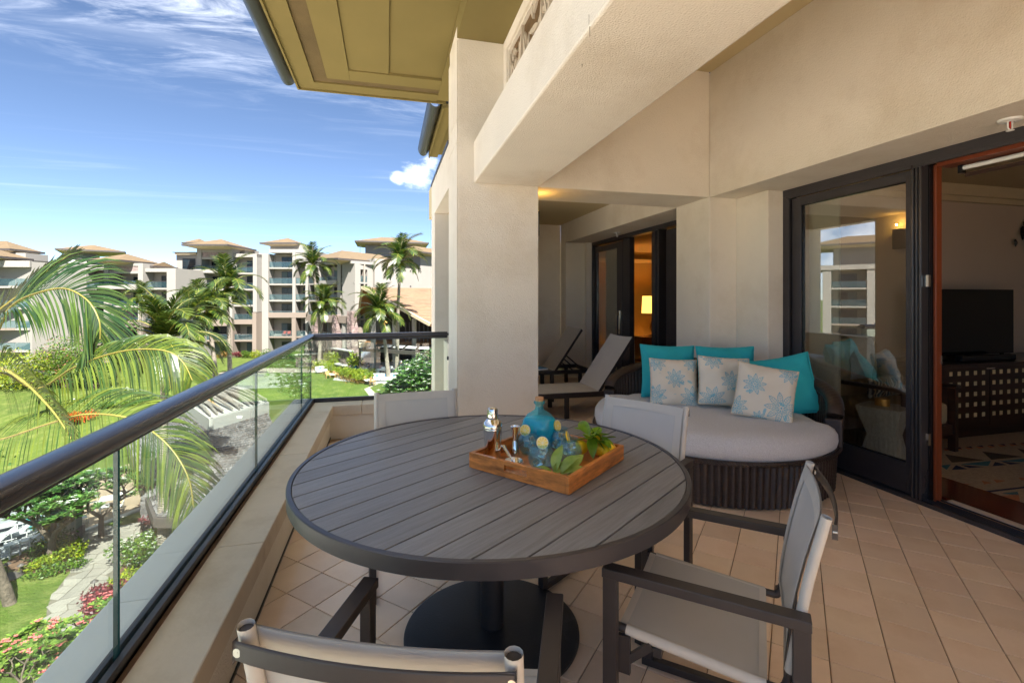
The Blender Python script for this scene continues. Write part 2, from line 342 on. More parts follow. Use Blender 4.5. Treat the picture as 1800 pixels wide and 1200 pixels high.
M['lemon']=mat('lemon_peel',(0.90,0.55,0.012),0.38,var=0.06,vscale=8,bump=0.3,bscale=160,bdist=0.002)
M['lemonflesh']=mat('lemon_flesh',(0.92,0.70,0.12),0.3,var=0.15,vscale=60,coat=0.3)
M['pith']=mat('lemon_pith',(0.85,0.80,0.60),0.6)
M['citrusleaf']=leafmat('citrus_leaf',(0.24,0.40,0.02),(0.06,0.17,0.012),0.25,0.3,0.32,vscale=30)
M['paleleaf']=leafmat('pale_citrus_leaf',(0.42,0.55,0.13),(0.22,0.36,0.05),0.25,0.2,0.38,vscale=30)
M['bark']=mat('bark',(0.10,0.075,0.055),0.9,var=0.5,vscale=6,bump=0.8,bscale=14,bdist=0.05)
M['palmbark']=mat('palm_bark',(0.22,0.185,0.145),0.9,var=0.35,vscale=3,stretch=(1,1,3),bump=0.7,bscale=10,bdist=0.05,wave=(3.2,'Z',0.8))
# ------------------------------------------------------------------ balcony shell
def struct(name,m,*boxes,label=None,bv=0):
    o=part(name,None,m,*boxes,bv=bv); o['kind']='structure'
    if label: o['label']=label
    return o
Y0=-3.2
def clip(poly,xa,xb,ya,yb):
    def cut(P,ax,val,sg):
        out=[]
        for i in range(len(P)):
            a,b=P[i],P[(i+1)%len(P)]; da=sg*(a[ax]-val); db=sg*(b[ax]-val)
            if da>=0: out.append(a)
            if (da>=0)!=(db>=0):
                t=da/(da-db); out.append((a[0]+(b[0]-a[0])*t,a[1]+(b[1]-a[1])*t))
        return out
    for ax,val,sg in ((0,xa,1),(0,xb,-1),(1,ya,1),(1,yb,-1)):
        if poly: poly=cut(poly,ax,val,sg)
    return poly
floor=struct('balcony_floor',M['grout'],(-0.60,3.60,Y0,5.24,-0.25,-0.007),(0.75,3.60,5.2405,8.6,-0.25,-0.007),label='beige square floor tiles laid diagonally on the balcony')
TP=0.2055; e1=Vector((1,1))/math.sqrt(2); e2=Vector((-1,1))/math.sqrt(2); q=(TP-0.0045)/2
tm=MB(); tp=[(q*sx,q*sy) for sx,sy in ((-1,-1),(1,-1),(1,1),(-1,1))]
vs_=[(x,y,-0.012) for x,y in tp]+[(x,y,-0.0015) for x,y in tp]+[(x*0.982,y*0.982,0) for x,y in tp]
tile_f=[(8,9,10,11)]+[(i,(i+1)%4,4+(i+1)%4,4+i) for i in range(4)]+[(4+i,4+(i+1)%4,8+(i+1)%4,8+i) for i in range(4)]
tm.add(vs_,tile_f); tile_me=None
full=[];rest=MB()
for i in range(-40,60):
    for j in range(-60,60):
        c=Vector((2.283,1.824))+e1*(TP*(i+.5))+e2*(TP*(j+.5))
        if not(-0.8<c.x<3.8 and -1.3<c.y<8.6) or (c.y>5.15 and c.x<.85): continue
        cor=[c+e1*a+e2*b for a,b in tp]
        inside=all(-0.565<p.x<3.60 for p in cor) and all(-1.2<p.y<8.45 for p in cor)
        if inside:
            d=c.x*st+c.y*ct; r=c.x*ct-c.y*st
            u=C0+FOC*r/d if d>0.3 else 9999; v=VH+FOC*EYE/d if d>0.3 else 9999
            vis=-60<u<1860 and v<1290 and not(u<900 and v<735)
            if (c-Vector((2.55,3.7))).length<0.8: vis=False
            full.append((0 if vis else 1,c.length,c))
        else:
            P=clip([(p.x,p.y) for p in cor],-0.568,3.60,-1.3,8.458)
            if len(P)>2:
                n=len(P); rest.add([(x,y,-0.012) for x,y in P]+[(x,y,0) for x,y in P],[tuple(range(n,2*n))]+[(k,(k+1)%n,n+(k+1)%n,n+k) for k in range(n)])
full.sort(key=lambda t:(t[0],t[1])); first=None
for k,(v_,_,c) in enumerate(full):
    tilt=random.uniform(-.0015,.0015)
    if k<290:
        if first is None: o=first=tm.build('tile',M['tile'],floor)
        else: o=first.copy(); C.objects.link(o); o.parent=floor
        o.location=(c.x,c.y,random.uniform(-.0006,.0006)); o.rotation_euler=(tilt,random.uniform(-.0015,.0015),R(45)+R(90)*random.randint(0,3))
    else:
        rest.add([(c.x+e1.x*x+e2.x*y,c.y+e1.y*x+e2.y*y,z) for x,y,z in vs_],tile_f)
tag(rest.build('farther_tiles',M['tile'],floor),kind='stuff')

# parapet under the glass
par=thing('parapet_wall','low plastered parapet wall with pale stone coping below the glass','wall',(0,0,0))
part('wall_body',par,M['stucco'],(-0.95,-0.57,Y0,5.65,-0.9,0.235),(-0.57,0.70,5.25,5.65,-0.9,0.2349))
part('skirt_strip',par,M['black'],(-0.57,-0.562,Y0,5.25,-0.005,0.012))
js=[-3.2,-1.48,-0.19,1.10,2.39,3.68,4.97]
for a,b in zip(js[:-1],js[1:]): part('coping_stone',par,M['cap'],(-0.752,-0.54,a+.0015,b-.0015,.235,.338),bv=.006)
cm=MB()
cm.prism([(-0.752,4.9715),(-0.54,4.9715),(-0.54,5.22),(-0.26,5.22),(-0.26,5.438),(-0.752,5.438)],.235,.338); bevel(cm.build('coping_stone',M['cap'],par),.006)
for a,b in ((-0.257,0.24),(0.243,0.727)): part('coping_stone',par,M['cap'],(a,b,5.22,5.438,.235,.338),bv=.006)
jo=[-3.2,-.6,2.05,4.65]
for a,b in zip(jo[:-1],jo[1:]): part('ledge_stone',par,M['cap_out'],(-0.985,-0.815,a+.002,b-.002,.235,.336),bv=.006)
cm=MB(); cm.prism([(-0.985,4.652),(-0.815,4.652),(-0.815,5.505),(.727,5.505),(.727,5.69),(-0.985,5.69)],.235,.336); bevel(cm.build('ledge_stone',M['cap_out'],par),.006)
rl=thing('glass_railing','frameless glass railing with dark bronze round handrail along the balcony edge','railing',(0,0,0))
part('base_channel',rl,M['bronze'],(-0.814,-0.796,Y0,5.50,.30,.372),(-0.774,-0.755,Y0,5.44,.30,.378),(-0.814,-0.755,Y0,5.44,.30,.352),(-0.774,0.70,5.441,5.459,.30,.378),(-0.796,0.70,5.481,5.50,.30,.372),(-0.796,0.70,5.459,5.481,.30,.350))
part('dirt_strip',rl,M['dirt'],(-0.7548,-0.738,Y0,5.43,.33,.3395))
def gpanel(a,b,alongx=False):
    m=MB()
    if not alongx: m.box(-0.791,-0.779,a,b,.353,1.02)
    else: m.box(a,b,5.464,5.476,.353,1.02)
    m.m=[1,1,0,0,0,0]
    if not alongx: m.m=[1,1,1,0,1,0]
    else: m.m=[1,1,0,1,0,1]
    return m.build('glass_panel',[M['glass'],M['glassedge']],rl)
gy=[-3.2,-1.53,.08,1.69,3.27,4.89]
for a,b in zip(gy[:-1],gy[1:]): gpanel(a+.006,b-.006)
gpanel(4.896,5.46); gpanel(-0.776,0.02,True); gpanel(0.032,0.66,True)
def profile(w,h,n=28,e=2.7):
    P=[]
    for k in range(n):
        a=2*PI*k/n; c_,s_=math.cos(a),math.sin(a)
        P.append((w/2*math.copysign(abs(c_)**(2/e),c_),h/2*math.copysign(abs(s_)**(2/e),s_)))
    return P
pf=profile(.088,.060); n=len(pf); ZR=1.032
m=MB(); m.add([(-0.785+x,Y0,ZR+z) for x,z in pf]+[(-0.785+x,5.47-x,ZR+z) for x,z in pf],[(k,n+k,n+(k+1)%n,(k+1)%n) for k in range(n)]); smooth(m.build('handrail',M['rail'],rl),60)
m=MB(); m.add([(-0.785-y,5.47+y,ZR+z) for y,z in pf]+[(0.655,5.47+y,ZR+z) for y,z in pf],[(k,(k+1)%n,n+(k+1)%n,n+k) for k in range(n)]+[tuple(range(n,2*n))]); smooth(m.build('handrail',M['rail'],rl),60)
part('rail_insert',rl,M['bronze'],(-0.799,-0.771,Y0,5.46,.990,1.006),(-0.771,.655,5.457,5.483,.990,1.006))
part('wall_bracket',rl,M['bronze'],(0.655,0.727,5.455,5.485,1.02,1.045),bv=.003)
part('glass_clip',rl,M['bronze'],(0.655,0.70,5.452,5.488,.74,.78),bv=.003)

# column, beams, walls, ceilings
col=thing('column','broad beige stucco column at the corner of the balcony','column',(0,0,0))
part('shaft',col,M['stucco'],(0.596,1.33,4.17,4.75,-.9,3.849),bv=.008)
part('side_facing',col,M['stucco'],(0.5855,0.5958,4.173,4.747,-.9,2.80),(0.5855,0.5958,4.173,4.747,2.808,3.004),(0.5855,0.5958,4.173,4.747,3.012,3.69))
beam=struct('beam',M['stucco'],(0.732,1.336,Y0,4.168,2.45,2.81),bv=.012,label='deep beige stucco beam running out to the column')
M['crack']=mat('hairline_crack',(.30,.24,.18),.9,var=.1)
for (u,v0,v1) in ((1035.5,26,44),(1036.5,47,64),(1023,113,118)):
    t_=(u-C0)/FOC; d_=.732/(t_*ct+st); y_=-t_*d_*st+d_*ct; part('crack',beam,M['crack'],(.7312,.7335,y_-.0012,y_+.0012,EYE-(v1-VH)/FOC*d_,EYE-(v0-VH)/FOC*d_))
struct('cross_beam',M['stucco'],(1.3305,3.129,4.172,4.748,2.451,3.72),bv=.008,label='stucco cross beam between the column and the house wall')
uw=thing('upper_wall','recessed upper wall with a carved leaf frieze above the beam','wall',(0,0,0))
part('wall_body',uw,M['stucco'],(1.05,1.335,Y0,4.168,2.8105,3.95))
part('frieze_frame',uw,M['stucco'],(1.0,1.0495,Y0,4.166,3.60,3.699),(1.0,1.0495,4.05,4.166,2.811,3.5995),(1.0,1.0495,Y0,.6,2.811,3.5995))
part('frieze_trim',uw,M['stucco'],(1.012,1.0492,.61,4.04,3.572,3.588),(1.012,1.0492,4.022,4.04,2.812,3.5715))
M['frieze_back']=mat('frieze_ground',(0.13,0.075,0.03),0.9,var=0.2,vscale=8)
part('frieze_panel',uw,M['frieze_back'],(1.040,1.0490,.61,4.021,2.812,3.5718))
cv=MB(); rnd=random.Random(5)
def leaf3(mb,cy_,cz,L_,w,ang,x0,x1,bend=.3):
    pts=[]; n_=7
    for side in (1,-1):
        rng=range(n_+1) if side==1 else range(n_-1,0,-1)
        for k in rng:
            t=k/n_; wd=w*math.sin(PI*min(1,t*1.02))**0.8*(1-.35*t)*side; a=ang+bend*t
            y=L_*t*math.cos(ang+bend*t*.5)-wd*math.sin(a); z=L_*t*math.sin(ang+bend*t*.5)+wd*math.cos(a)
            pts.append((cy_+y,cz+z))
    n_=len(pts); vs=[(x1,y,z) for y,z in pts]+[(x0,cy_+(y-cy_)*.97,cz+(z-cz)*.97) for y,z in pts]
    mb.add(vs,[tuple(range(n_,2*n_))]+[(i,(i+1)%n_,n_+(i+1)%n_,n_+i) for i in range(n_)])
y=.75
while y<3.9:
    base=(y,2.80); k=0
    for a in (35,60,85,110,135,155):
        leaf3(cv,base[0]+rnd.uniform(-.05,.05),base[1]+rnd.uniform(0,.06),rnd.uniform(.5,.8),rnd.uniform(.03,.055),R(a+rnd.uniform(-6,6)),1.012+.0012*k,1.039,rnd.uniform(-.5,.5)); k+=1
    for _ in range(7):
        leaf3(cv,y+rnd.uniform(-.25,.25),3.1+rnd.uniform(0,.42),rnd.uniform(.12,.24),rnd.uniform(.02,.035),R(rnd.uniform(0,180)),1.012+.0012*k,1.039,rnd.uniform(-1.5,1.5)); k+=1
    y+=.27
for yy in range(3):
    for zz in range(7):
        leaf3(cv,3.86+yy*.05,2.85+zz*.095,.11,.018,R(40+60*((yy+zz)%2)),1.014+.001*((yy+zz)%3),1.039,1.4)
tag(cv.build('leaf_carving',mat('carved_stone',(.52,.44,.34),.9,var=.1,vscale=6,bump=.3,bscale=80),uw),kind='stuff')
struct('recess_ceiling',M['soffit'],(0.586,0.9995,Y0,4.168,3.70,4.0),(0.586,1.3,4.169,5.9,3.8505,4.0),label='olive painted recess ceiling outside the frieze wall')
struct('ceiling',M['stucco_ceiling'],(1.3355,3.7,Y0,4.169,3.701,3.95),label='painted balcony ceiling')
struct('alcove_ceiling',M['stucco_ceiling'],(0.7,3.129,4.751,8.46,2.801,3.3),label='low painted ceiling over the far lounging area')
hw=thing('house_wall','beige stucco house wall around the sliding doors','wall',(0,0,0))
part('header',hw,M['stucco'],(3.13,3.76,Y0,4.169,2.45,3.70),(3.13,3.76,4.751,8.46,2.45,3.1),bv=.006)
part('pilaster',hw,M['stucco'],(3.13,3.76,4.17,4.75,-.1,3.70),bv=.008)
part('return',hw,M['stucco'],(3.44,3.759,3.745,4.1695,-.1,2.4495),bv=.006)
part('end_jamb',hw,M['stucco'],(3.132,3.76,8.20,8.458,-.1,2.4495),(3.50,3.758,8.12,8.1995,-.1,2.449),bv=.005)
ew=thing('end_wall','far end wall of the lounging alcove','wall'); part('wall_body',ew,M['stucco'],(0.80,3.13,8.46,8.7,-.9,3.3))
struct('added_bounce_terrace',M['tile'],(-0.60,3.60,-9.5,Y0-.001,-0.25,-.001),label='unseen tiled terrace added behind the balcony to bounce warm sunlight into it')  # unseen floor added behind the camera, bounces sun into the shaded balcony
part('wall_body',hw,M['stucco'],(3.60,3.9,-9.5,Y0-.001,-.1,3.7)); part('end_parapet',hw,M['stucco'],(-.6,3.6,-9.8,-9.501,-.2,1.0))  # rear wall and parapet bounding the added terrace, out of view
fc=thing('outer_column','slim stucco column beyond the corner column, at the end of the alcove','column')
part('shaft',fc,M['stucco'],(0.586,1.10,6.22,6.66,-.9,2.529),bv=.006)
part('header',fc,M['stucco'],(0.5865,0.75,4.751,6.66,2.53,2.965))
part('cap_flashing',fc,M['gutter'],(0.575,0.78,4.76,6.67,2.966,3.0))
# low alcove parapet between the columns
part('low_wall',fc,M['stucco'],(0.70,0.90,5.20,6.219,-.9,.9),(1.101,1.3,6.3,8.458,-.9,2.8))
# roof eave over the balcony edge
ev=thing('roof_eave','deep olive roof eave with a dark gutter above the balcony','roof')
XE=-0.977; YE=5.94; ZS=3.85
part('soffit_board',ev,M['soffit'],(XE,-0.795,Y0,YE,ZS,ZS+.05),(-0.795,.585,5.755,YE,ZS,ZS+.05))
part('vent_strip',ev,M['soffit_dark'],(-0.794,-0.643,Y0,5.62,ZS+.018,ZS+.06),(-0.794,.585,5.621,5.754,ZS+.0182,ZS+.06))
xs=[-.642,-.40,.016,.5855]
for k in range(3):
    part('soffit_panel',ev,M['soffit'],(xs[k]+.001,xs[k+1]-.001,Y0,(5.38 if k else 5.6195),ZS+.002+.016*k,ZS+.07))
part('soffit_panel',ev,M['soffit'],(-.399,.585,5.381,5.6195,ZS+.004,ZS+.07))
part('fascia',ev,M['soffit'],(XE-.02,XE,Y0,YE+.02,ZS-.02,ZS+.22),(XE,.7,YE,YE+.02,ZS-.02,ZS+.18))
part('roof_deck',ev,M['gutter'],(XE,1.3,Y0,YE,ZS+.151,ZS+.3))
gp_=[];gn=16
for k in range(gn+1):
    a=PI+PI*k/gn; gp_.append((-.09+.09*math.cos(a),.0+.13*math.sin(a)))
gp_+= [(0,.06),(-.01,.06),(-.01,0)]
m=MB(); n=len(gp_); gx=XE-.021
m.add([(gx+x,Y0,ZS+.13+z) for x,z in gp_]+[(gx+x,YE-.02,ZS+.13+z) for x,z in gp_]+[(gx+x*.9,YE+.03,ZS+.13+z*.8+.01) for x,z in gp_]+[(gx+x*.5-.03,YE+.055,ZS+.14+z*.4) for x,z in gp_],
  [(k+j*n,k+1+j*n,n+k+1+j*n,n+k+j*n) for k in range(n-1) for j in range(3)]+[tuple(range(3*n,4*n))]); smooth(m.build('gutter',M['gutter'],ev),50)
e2v=thing('neighbour_roof_eave','shorter olive roof eave with rounded gutter end beyond the column','roof')
X2=.70
part('soffit_board',e2v,M['soffit'],(X2,X2+.13,6.1,8.3,ZS,ZS+.05),(X2+.131,X2+.25,6.1,8.2,ZS+.02,ZS+.06),(X2+.251,2.2,6.1,8.299,ZS-.001,ZS+.05))
part('fascia',e2v,M['soffit'],(X2-.02,X2-.0005,6.1,8.31,ZS-.02,ZS+.2))
part('roof_deck',e2v,M['gutter'],(X2,2.2,6.1,8.3,ZS+.061,ZS+.35))
m=MB(); gx=X2-.021
m.add([(gx+x,6.1,ZS+.13+z) for x,z in gp_]+[(gx+x,8.28,ZS+.13+z) for x,z in gp_]+[(gx+x*.9,8.33,ZS+.13+z*.8+.01) for x,z in gp_]+[(gx+x*.5-.03,8.36,ZS+.14+z*.4) for x,z in gp_],
  [(k+j*n,k+1+j*n,n+k+1+j*n,n+k+j*n) for k in range(n-1) for j in range(3)]+[tuple(range(3*n,4*n))]); smooth(m.build('gutter',M['gutter'],e2v),50)
# the body of our own building below and behind (seen only in reflections and from the side)
part('lower_facade',hw,M['stucco'],(-0.6,3.7,Y0,8.6,-13.5,-.9)) if False else None
lf=thing('lower_facade','stucco facade of the balcony\'s own building below the parapet','building'); part('wall_body',lf,M['stucco'],(-0.93,12,-10,5.64,-13.5,-.905),(0.59,12,5.6405,8.55,-13.5,-.905)); part('upper_wall',lf,M['stucco'],(9.2,12,-10,12,-.9,4.4),(3.91,12,-10,-2.31,-.9,4.4))

# ------------------------------------------------------------------ sliding doors
def yx(u,X):
    t=(u-C0)/FOC; d=X/(t*ct+st); return -t*d*st+d*ct
XD=3.66
dr=thing('sliding_door','large dark framed sliding glass door, open at the near side','door')
ya,yb,yc,yd=3.742,yx(1412,XD),yx(1597,XD),yx(1611,XD)   # panel edges
part('outer_frame',dr,M['bronze'],(3.605,3.72,-2.0,3.744,2.385,2.4485),(3.605,3.72,3.70,3.7435,.0,2.3849),bv=.003)
part('frame_stop',dr,M['bronze'],(3.600,3.625,-2.0,3.69,2.36,2.3848),(3.600,3.625,3.672,3.6995,.03,2.3595),bv=.002)
part('glass_door_leaf',dr,M['bronze'],(3.632,3.685,yb,3.669,.035,2.357),(3.632,3.685,yd,yc,.035,2.357),(3.633,3.684,yc,yb,.035,.25),(3.633,3.684,yc,yb,2.285,2.357),bv=.003)
part('glazing_bead',dr,M['black'],(3.645,3.672,yb-.008,yb,.25,2.285),(3.645,3.672,yc,yc+.008,.25,2.285),(3.6452,3.6722,yc,yb,.25,.257),(3.6452,3.6722,yc,yb,2.278,2.285))
part('pane',dr,M['doorglass'],(3.656,3.6605,yc+.006,yb-.006,.255,2.28))
y=yd-.002
for k,(w_,x_) in enumerate([(.018,3.60),(.009,3.612),(.014,3.604),(.009,3.614),(.018,3.602)]):
    part('mullion_rib',dr,M['rail'],(x_,3.71,y-w_,y,.0+.03,2.3845),bv=.003); y-=w_+.0005
part('mullion_channel',dr,M['black'],(3.665,3.74,yx(1640,3.70)+.0008,y,.03,2.3845))
part('strike_plate',dr,M['chrome'],(3.625,3.645,y-.03,y-.005,.42,.50),(3.625,3.645,y-.03,y-.005,1.52,1.60))
yj=yx(1640,3.70)
part('timber_jamb',dr,M['wood_orange'],(3.70,3.755,yx(1656,3.755),yj,.02,2.37),bv=.004)
yj=yx(1656,3.755)
part('timber_head',dr,M['wood_orange'],(3.70,3.84,-2.0,yj-.001,2.352,2.384),bv=.004)
part('latch',dr,M['chrome'],(3.74,3.7535,yj-.003,yj-.0003,.98,1.04))
part('track',dr,M['rail'],(3.595,3.625,-2.0,3.70,.0,.030),(3.632,3.640,-2.0,3.70,.0,.0345),(3.66,3.668,-2.0,3.62,.0,.036),(3.70,3.71,-2.0,yj,.0,.034),(3.74,3.748,-2.0,yj,.0,.034),(3.63,3.80,-2.0,3.70,.0,.012),bv=.0015)
part('brass_strip',dr,mat('brass_strip',(.55,.25,.05),.4,metal=.3),(3.722,3.728,-2.0,yj,.012,.028))
part('sill_strip',dr,M['cap'],(3.80,3.852,-2.0,yj,.0,.022))
part('threshold',dr,M['wood_red'],(3.853,4.28,-2.0,yj+.6,.0,.02),bv=.003)
bl=thing('roller_blind','rolled white blind under the head of the open door','blind'); m=MB(); m.tube([(3.79,-2.0,2.325),(3.79,yj-.11,2.325)],.015,14); m.build('blind_roll',M['white'],bl,40); part('blind_bracket',bl,M['black'],(3.77,3.81,yj-.109,yj-.085,2.29,2.345))
part('blind_hem',bl,M['wood_dark'],(3.782,3.798,-2.0,yj-.12,2.262,2.285))
sp=thing('sprinkler','small white ceiling sprinkler under the door header','sprinkler',(3.40,1.92,2.449)); 
m=MB(); m.lathe([(.0,-.001),(.055,-.001),(.05,-.012),(.02,-.018)],24,cap0=False,cap1=False); m.build('escutcheon',M['white'],sp,40)
m=MB(); m.tube([(-.018,0,-.012),(-.02,0,-.05),(0,0,-.062),(.02,0,-.05),(.018,0,-.012)],.004,8); m.lathe([(.001,-.070),(.018,-.066),(.018,-.063),(.001,-.060)],16); m.build('frame_arm',M['white'],sp,50)
m=MB(); m.tube([(0,0,-.015),(0,0,-.055)],.004,8); m.build('bulb',mat('red_bulb',(.5,.03,.02),.2),sp,40)
# far door
d2=thing('sliding_door','dark framed sliding glass door of the far room, standing half open','door')
p1,p2,p3,p4,p5,p6=yx(1038,XD),yx(1050,XD),yx(1087,XD),yx(1097,XD),yx(1150,XD),yx(1158,XD)
part('outer_frame',d2,M['bronze'],(3.605,3.72,4.752,8.12,2.385,2.4485),(3.605,3.72,8.06,8.119,.0,2.3849),bv=.003)
part('glass_door_leaf',d2,M['bronze'],(3.632,3.685,p2-.02,8.059,.035,2.357),(3.632,3.685,p4,p3,.035,2.357),(3.633,3.684,p3,p2-.02,.035,.25),(3.633,3.684,p3,p2-.02,2.26,2.357),bv=.003)
part('pane',d2,M['doorglass'],(3.656,3.6605,p3+.002,p2-.022,.25,2.26))
m=MB(); yh=(p3+p4)/2; m.tube([(3.632,yh,.92),(3.575,yh,.93),(3.575,yh,1.17),(3.632,yh,1.18)],.011,8); m.build('handle',M['chrome'],d2,40)
part('handle_plate',d2,M['chrome'],(3.622,3.6315,yh-.025,yh+.025,.86,1.24),bv=.003)
part('stile',d2,M['bronze'],(3.64,3.72,p4-.22,p4-.001,.035,2.384))
part('mullion_rib',d2,M['rail'],(3.60,3.72,p5-.12,p5-.03,.0,2.384),(3.62,3.72,p5-.20,p5-.121,.0,2.3841),(3.59,3.72,p5-.23,p5-.201,.0,2.3842),bv=.003)
part('glass_door_leaf',d2,M['bronze'],(3.634,3.684,p6-.5,p5-.34,.035,2.357),(3.634,3.684,4.80,p6-.501,.035,.25),(3.634,3.684,4.80,p6-.501,2.26,2.357),bv=.003)
part('pane',d2,M['doorglass'],(3.656,3.6605,4.76,p6-.505,.25,2.26))
part('track',d2,M['rail'],(3.595,3.70,4.76,8.1,.0,.03))
sp2=thing('sprinkler','tiny white ceiling sprinkler above the far sliding door','sprinkler',(3.42,6.75,2.45)); m=MB(); m.lathe([(.0,-.001),(.055,-.001),(.05,-.012),(.02,-.018)],16,cap0=False,cap1=False); m.tube([(0,0,-.01),(0,0,-.07)],.012,8); m.build('head',M['white'],sp2,40)

# ------------------------------------------------------------------ rooms
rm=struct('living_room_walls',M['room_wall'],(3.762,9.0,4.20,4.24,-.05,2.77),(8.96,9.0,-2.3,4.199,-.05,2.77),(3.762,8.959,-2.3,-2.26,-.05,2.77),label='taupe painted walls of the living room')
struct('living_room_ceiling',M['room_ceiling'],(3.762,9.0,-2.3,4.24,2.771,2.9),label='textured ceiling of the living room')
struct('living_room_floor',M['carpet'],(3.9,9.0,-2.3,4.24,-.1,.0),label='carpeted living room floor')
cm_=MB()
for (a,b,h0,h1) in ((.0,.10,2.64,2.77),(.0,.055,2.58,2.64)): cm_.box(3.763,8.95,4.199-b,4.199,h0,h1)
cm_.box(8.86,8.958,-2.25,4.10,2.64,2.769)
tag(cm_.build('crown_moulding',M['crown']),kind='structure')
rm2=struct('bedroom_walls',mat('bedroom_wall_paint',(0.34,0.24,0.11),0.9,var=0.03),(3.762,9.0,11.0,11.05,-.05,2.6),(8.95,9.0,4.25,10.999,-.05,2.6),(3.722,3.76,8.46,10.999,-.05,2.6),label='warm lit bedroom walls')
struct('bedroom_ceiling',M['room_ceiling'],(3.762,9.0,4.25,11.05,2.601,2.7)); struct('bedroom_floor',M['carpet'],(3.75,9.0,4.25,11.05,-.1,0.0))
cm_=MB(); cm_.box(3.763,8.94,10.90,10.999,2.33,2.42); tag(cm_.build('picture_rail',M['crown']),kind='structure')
# rug with triangles
rug=thing('rug','patterned rug with teal, navy, brown and rust triangles by the threshold','rug',(0,0,0))
part('pile',rug,M['carpet'],(4.30,8.0,0.2,3.35,.001,.012))
def tri(name,m,pts,k=0):
    b=MB(); b.prism([(p.x,p.y) for p in [F_(u,v,.013) for u,v in pts]],.0122+.0002*k,.0145); return b.build(name,m,rug)
zz=lambda x,y:(1620+x/5.455,740+y/5.455)
tris=[('rug_brown',[(225,318),(600,375),(290,395)]),('rug_brown',[(580,290),(965,340),(670,368)]),('rug_brown',[(920,262),(1200,320),(1010,330)]),
('rug_teal',[(370,412),(665,380),(640,428)]),('rug_teal',[(740,385),(1100,345),(1060,392)]),('rug_teal',[(180,425),(280,415),(240,465)]),
('rug_navy',[(290,465),(330,422),(435,458)]),('rug_navy',[(375,420),(600,437),(460,447)]),('rug_navy',[(680,430),(705,390),(815,418)]),('rug_navy',[(760,385),(950,405),(850,415)]),
('rug_teal',[(775,690),(920,675),(935,710)]),('rug_rust',[(720,722),(930,700),(945,775),(860,765)]),('rug_rust',[(575,570),(670,590),(600,605)]),('rug_rust',[(690,560),(800,570),(720,590)]),('rug_rust',[(380,595),(480,605),(400,612)]),('rug_rust',[(930,540),(1030,550),(960,565)]),
('rug_navy',[(585,672),(1000,625),(1000,638),(605,686)])]
for k in range(9):
    x=205+k*105; y=262-k*8
    tris.append(('rug_rust',[(x,y+5),(x+90,y+14),(x+30,y+24)])); tris.append(('rug_navy',[(x+10,y),(x+75,y+12),(x+60,y-4)]))
for k,(mn,pts) in enumerate(tris):
    P=[F_(*zz(*p),.013) for p in pts]; s_=0.5*sum(P[i].x*P[(i+1)%len(P)].y-P[(i+1)%len(P)].x*P[i].y for i in range(len(P)))
    if s_<0: pts=pts[::-1]
    tri('woven_triangle' if len(pts)==3 else 'woven_strip',M[mn],[zz(*p) for p in pts],k%5)
# console with cane lattice, tv, sound bar
cn=thing('media_console','dark wood media console with square cane openings','console',(0,0,0))
CY=3.60
part('case',cn,M['wood_dark'],(5.30,7.9,CY,4.18,.09,.735),(5.27,7.94,CY-.03,4.19,.735,.77),bv=.004)
part('plinth',cn,M['wood_dark'],(5.35,7.85,CY+.05,4.15,.0,.09))
def onY(u,v,Y):
    t=(u-C0)/FOC; d=Y/(ct-t*st); return (t*d*ct+d*st, EYE-(v-VH)*d/FOC)
sqx=[onY(1600+x/6,700,CY)[0] for x in (428,516,600,687,772,882,957,1038,1120,1195)]
x=sqx[-1]
while x<7.3: x+=sqx[1]-sqx[0]; sqx.append(x)
zs=[onY(1700,560+y/6,CY)[1] for y in (575,687,797,907,1020)]
sqm=None
for x in sqx:
    for z in zs:
        if sqm is None:
            sqm=part('cane_square',cn,M['cane'],(-.021,.021,-.0012,.004,-.021,.021)); o=sqm
        else: o=sqm.copy(); C.objects.link(o); o.parent=cn
        o.location=(x,CY-.001,z)
part('door_gap',cn,M['black'],(onY(1740,700,CY)[0]-.004,onY(1740,700,CY)[0]+.004,CY-.0012,CY+.004,.12,.73))
part('catch_plate',cn,M['chrome'],(onY(1733,648,CY)[0],onY(1748,648,CY)[0],CY-.006,CY-.0005,.705,.718))
tv=thing('television','black flat television standing on the console','television')
a=onY(1640,508,3.85);b=onY(1781,620,3.85)
part('tv_body',tv,M['black'],(a[0]-.25,b[0],3.845,3.89,b[1],onY(1781,509,3.85)[1]),bv=.004)
part('tv_screen',tv,M['screen'],(a[0]-.24,b[0]-.012,3.842,3.8448,b[1]+.02,onY(1781,509,3.85)[1]-.012))
part('tv_stand',tv,M['black'],(b[0]-.22,b[0]-.06,3.80,3.93,.771,.781),(b[0]-.16,b[0]-.13,3.86,3.885,.781,b[1]+.02),(a[0]-.02,a[0]+.14,3.80,3.93,.771,.781))
sb=thing('soundbar','low black soundbar in front of the television','speaker'); a=onY(1683,632,3.72);b=onY(1779,622,3.72)
part('bar_body',sb,M['black'],(a[0],b[0],3.68,3.75,.771,.835),bv=.01)
